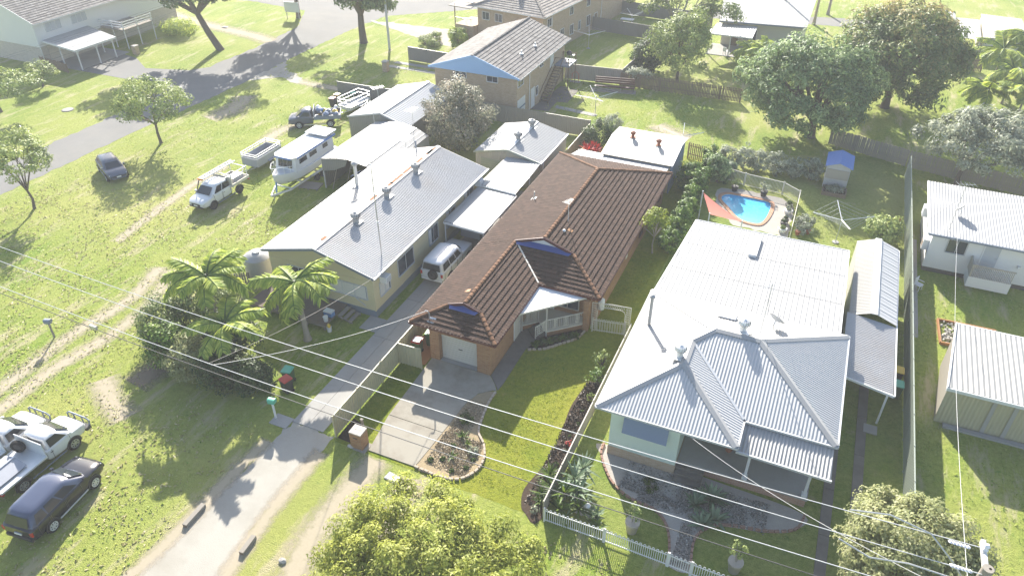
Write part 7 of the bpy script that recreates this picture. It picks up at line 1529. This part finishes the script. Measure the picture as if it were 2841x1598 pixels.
# stones, logs, covers
t = thing('meter_cover','white rectangular water meter cover in the verge','cover',(-15.75,20.8,0),R(-8)); MB().box(-.42,.42,-.24,.24,0,.05).build('frame',M['concrete'],t); MB().box(-.36,.36,-.18,.18,.05,.07).build('lid',M['white'],t); MB().box(.0,.12,-.02,.02,.07,.085).build('handle',M['steel'],t)
for (x,y,L,rz,lb) in ((-23.38,14.9,1.35,92,'timber sleeper on the left edge of the gravel drive'),(-19.88,14.6,1.0,94,'timber sleeper on the right edge of the gravel drive')):
    t = thing('sleeper',lb,'sleeper',(x,y,0),R(rz)); MB().box(-L/2,L/2,-.12,.12,0,.2).build('beam',M['timber_grey'],t); MB().box(-L/2-.01,-L/2+.05,-.11,.11,.01,.19).build('end',M['timber'],t)
def rock(label, loc, s_, seed=0, group=None, m='stone'):
    rg = random.Random(seed); bm = bmesh.new(); bmesh.ops.create_icosphere(bm,subdivisions=2,radius=1)
    for v_ in bm.verts: k = 1+rg.uniform(-.18,.18); v_.co = Vector((v_.co.x*s_[0]*k,v_.co.y*s_[1]*k,max(-.3,v_.co.z)*s_[2]*k+s_[2]*.3))
    me = bpy.data.meshes.new('rock'); bm.to_mesh(me); bm.free(); me.materials.append(M[m]); o = place('rock',me,None,loc); return tag(o,label,'rock',group)
rock('pale rock lying on the verge beside the gravel track',(-17.9,14.6,0),(.2,.16,.12),1); rock('rough stone at the foot of the brick letterbox',(-18.95,21.75,0),(.2,.12,.1),2)
for i,(x,y) in enumerate(((-83,78.6),(-78,79.6),(-88.0,50.2))): rock('flat pale stone on the far grass, %s' % ('by the cycad clump','near the big street tree','at the left edge')[i],(x,y,0),(.5,.35,.1),5+i)
t = thing('drain_cover','flat grey drain cover in the grass near the left edge','cover',(-72.8,49.6,0)); MB().lathe([(.55,0),(.55,.06),(.45,.07),(0,.08)],16).build('lid',M['concrete'],t); MB().lathe([(.62,0),(.62,.03),(.56,.03)],16).build('rim',M['concrete_path'],t)
t = thing('rock_garden','timber edged bed of pale river rocks behind the cream shed','garden bed',(11.6,45.3,0)); t['kind'] = 'structure'
for a,b in (((-1.4,1.2),(2.0,1.3)),((-1.4,1.2),(-1.3,-1.4)),((-1.3,-1.4),(-.3,-1.3))): MB().bar((*a,.1),(*b,.1),.1,.2).build('edging_board',M['timber_orange'],t)
rg = random.Random(12); RK = None
for i in range(170):
    if RK is None:
        bm = bmesh.new(); bmesh.ops.create_icosphere(bm,subdivisions=1,radius=.11)
        for v_ in bm.verts: v_.co *= 1+rg.uniform(-.2,.2)
        RK = bpy.data.meshes.new('river_rock'); bm.to_mesh(RK); bm.free(); RK.materials.append(M['stone'])
    ob = place('river_rock',RK,t,(rg.uniform(-1.3,1.9),rg.uniform(-1.3,1.15),.05+rg.uniform(0,.06)),0,(rg.uniform(0,6),rg.uniform(0,6),rg.uniform(0,6))); ob.scale = (rg.uniform(.7,1.6),rg.uniform(.6,1.1),rg.uniform(.5,.9))
t = thing('timber_offcut','pale plank lying in the open grass near the left edge','plank',(-51.6,24.3,0),R(-18)); MB().box(-1.1,1.1,-.06,.06,.0,.05).build('plank',M['offwhite'],t); MB().box(-1.12,-1.08,-.05,.05,.01,.04).build('end',M['timber'],t)
t = thing('gas_bottle','white gas bottle against the white house','gas bottle',(12.3,52.2,0)); MB().lathe([(.17,0),(.2,.08),(.2,.9),(.12,1.05),(.05,1.08)],12).build('cylinder',M['white'],t,50); MB().tube([(0,0,1.06),(0,0,1.2)],.04,6).build('valve',M['steel'],t)
t = thing('stone_border','low white stone border with a garden lamp by the fence corner','border',(-6.05,22.75,0))
for i in range(9): MB().box(-.55+.13*i,-.55+.13*i+.11,-.25+.03*(i%3),.3,0,.1+.02*(i%2)).build('stone',M['stone'],t)
t = thing('garden_lamp','white lantern shaped garden lamp by the fence corner','lamp',(-5.95,22.8,.08)); MB().lathe([(.12,0),(.14,.05),(.1,.12),(.12,.4),(.16,.42),(.04,.55),(0,.57)],10).build('lantern',M['white'],t,40); MB().lathe([(.085,.14),(.09,.38)],10).build('glass',M['lens'],t)
t = thing('timber_post','leaning orange timber post by the tall fence','post',(7.3,56.0,0)); MB().bar((0,0,0),(.05,0,2.0),.12).build('post',M['timber_orange'],t); MB().box(-.02,.12,-.07,.07,2.0,2.04).build('cap',M['timber_orange'],t)
t = thing('camper_trailer','grey covered trailer in the shade under the patio roof','trailer',(-22.1,43.9,0)); MB().box(-.8,.8,-1.2,1.2,.55,1.25).build('body',M['tarp'],t); MB().box(-.85,.85,-1.25,1.25,1.25,1.33).build('lid',M['gutter_grey'],t)
for sd in (-1,1): w_ = wheel(t,sd*.95,0,.33,.2,'steel'); w_.rotation_euler = (0,0,R(90))
t = thing('hot_water_unit','round white hot water unit on the side wall of the brick house','heater',(-10.15,37.7,.9)); MB().lathe([(.2,0),(.22,.05),(.22,.75),(.1,.85),(0,.86)],12).build('cylinder',M['white'],t,50); MB().box(-.18,-.1,-.1,.1,0,.1).build('bracket',M['steel'],t)
t = thing('children_slide','small play things on the grass by the stairs','toy',(-26.6,79.0,0)); MB().tube([(-.4,0,0),(-.4,0,.9),(0,0,1.2),(.4,0,.9),(.4,0,0)],.04,6).build('hoop',M['sail'],t); MB().box(-.6,.6,-.3,.3,0,.06).build('mat',M['stone'],t)

# ================================================================== ground litter: tufts, mulch chips
def scatter(name, label, cat, rects, n, size, m, seed, z=.03, up=.75, aspect=.35, parent=None, avoid=()):
    rng = np.random.default_rng(seed); ar = np.array([(r[1]-r[0])*(r[3]-r[2]) for r in rects]); k = rng.choice(len(rects), n, p=ar/ar.sum()); rr = np.array(rects)[k]
    c = np.stack([rr[:,0]+(rr[:,1]-rr[:,0])*rng.random(n), rr[:,2]+(rr[:,3]-rr[:,2])*rng.random(n), np.full(n,z)+rng.random(n)*.03],1)
    for (a0,a1,b0,b1) in avoid: c = c[~((c[:,0] > a0)&(c[:,0] < a1)&(c[:,1] > b0)&(c[:,1] < b1))]
    pn = np.sin(c[:,0]*.9+np.sin(c[:,1]*.55)*2)*np.cos(c[:,1]*.75+np.sin(c[:,0]*.4)*2); c = c[rng.random(len(c)) < .35+.65*(pn > 0)]
    nr = rng.normal(size=(len(c),3)); nr[:,2] = np.abs(nr[:,2])*up
    o = leaf_mesh(name, c, nr, size*rng.uniform(.5,1.5,len(c)), rng.random(len(c)), M[m], parent, aspect, rng); return tag(o, label, cat, kind='stuff')
M['lf_grass'] = leaf_mat('leaf_grass', (.23,.32,.05), (.33,.40,.08), (.45,.46,.15), .5); M['lf_lawn'] = leaf_mat('leaf_lawn', (.13,.19,.009), (.20,.26,.014), (.30,.31,.035), .5); M['lf_chip'] = leaf_mat('bark_chip', (.16,.12,.07), (.34,.265,.165), (.50,.41,.28), .05)
scatter('grass_tufts','tufts of taller grass over the open paddock','grass',[(-61.2,-41.5,8,62),(-41.5,-35.5,8,43),(-35.5,-24,8,21.3),(-19.3,-8,8,20.8),(-8,30,8,20.8)],45000,.12,'lf_grass',1,avoid=[(-35,-28,10,17),(-20.3,-15.6,5,22)])
scatter('grass_tufts','tufts of grass along the right-hand yards','grass',[(8.6,30,20,35.8),(8.6,30,42,51),(10,24,60.5,66),(-.3,8,51,61),(-27,-8.5,66,79),(-60,-42,66,76)],20000,.15,'lf_grass',2)
scatter('grass_tufts','short tufts of grass on the dark lawn of the brick house','grass',[(-13.2,-9.4,22.2,33),(-19.8,-18.5,23.8,28.4),(-10.1,-8.4,37.5,63)],11000,.08,'lf_lawn',3,z=.015)
scatter('bark_chips','bark chips covering the straw mulch bed','mulch',[(-14.8,-12.4,22.3,24.8),(-14.7,-13.5,24.8,27.6)],8000,.12,'lf_chip',4,z=.035,up=2.0)
M['lf_pebble'] = leaf_mat('pebble_chip', (.10,.095,.085), (.24,.225,.20), (.46,.44,.40), .0)
scatter('pebbles','loose pebbles over the gravel garden','gravel',[(-5.0,2.2,24.9,26.8),(-4,-.9,24.4,25.2),(-1.55,-.8,21.6,24.2)],9000,.10,'lf_pebble',5,z=.02,up=1.5,aspect=.7)
M['lf_clod'] = leaf_mat('soil_clod', (.022,.015,.010), (.055,.038,.026), (.13,.095,.065), .0)
scatter('soil_clods','crumbled clods and bark over the brown soil bed','soil',[(-9.0,-7.95,22.0,31.8)],3500,.10,'lf_clod',6,z=.03,up=1.2,aspect=.8)
M['lf_dry'] = leaf_mat('dry_grass', (.30,.26,.12), (.42,.37,.19), (.55,.49,.28), .3); M['lf_weed'] = leaf_mat('weed_leaf', (.12,.19,.03), (.19,.28,.05), (.28,.36,.08), .4)
scatter('dry_grass','dry straw lying in patches on the paddock','grass',[(-60,-36,8,40),(-36,-24,8,21),(-16,8,8,20.5)],16000,.2,'lf_dry',7,z=.02,up=2)
scatter('weeds','darker broad leaved weeds dotted through the paddock','grass',[(-60,-42,8,60),(-42,-24,8,21),(8.6,26,20,36)],1500,.14,'lf_weed',8,z=.04,aspect=.7,avoid=[(-36,-28,10,17)])

# ================================================================== hazy air
hz_m = bpy.data.materials.new('haze'); hz_m.use_nodes = True; ht = hz_m.node_tree; ht.nodes.clear()
ho = ht.nodes.new('ShaderNodeOutputMaterial'); hv = ht.nodes.new('ShaderNodeVolumePrincipled'); hv.inputs['Color'].default_value = (.97,.98,1,1); hv.inputs['Density'].default_value = HAZE; hv.inputs['Anisotropy'].default_value = 0.0
ht.links.new(hv.outputs[0], ho.inputs['Volume'])
hb_ = MB().box(-330,230,-70,370,-2.4,31.5).build('haze',hz_m); tag(hb_,'thin bright haze in the air over the whole street','haze',kind='stuff')
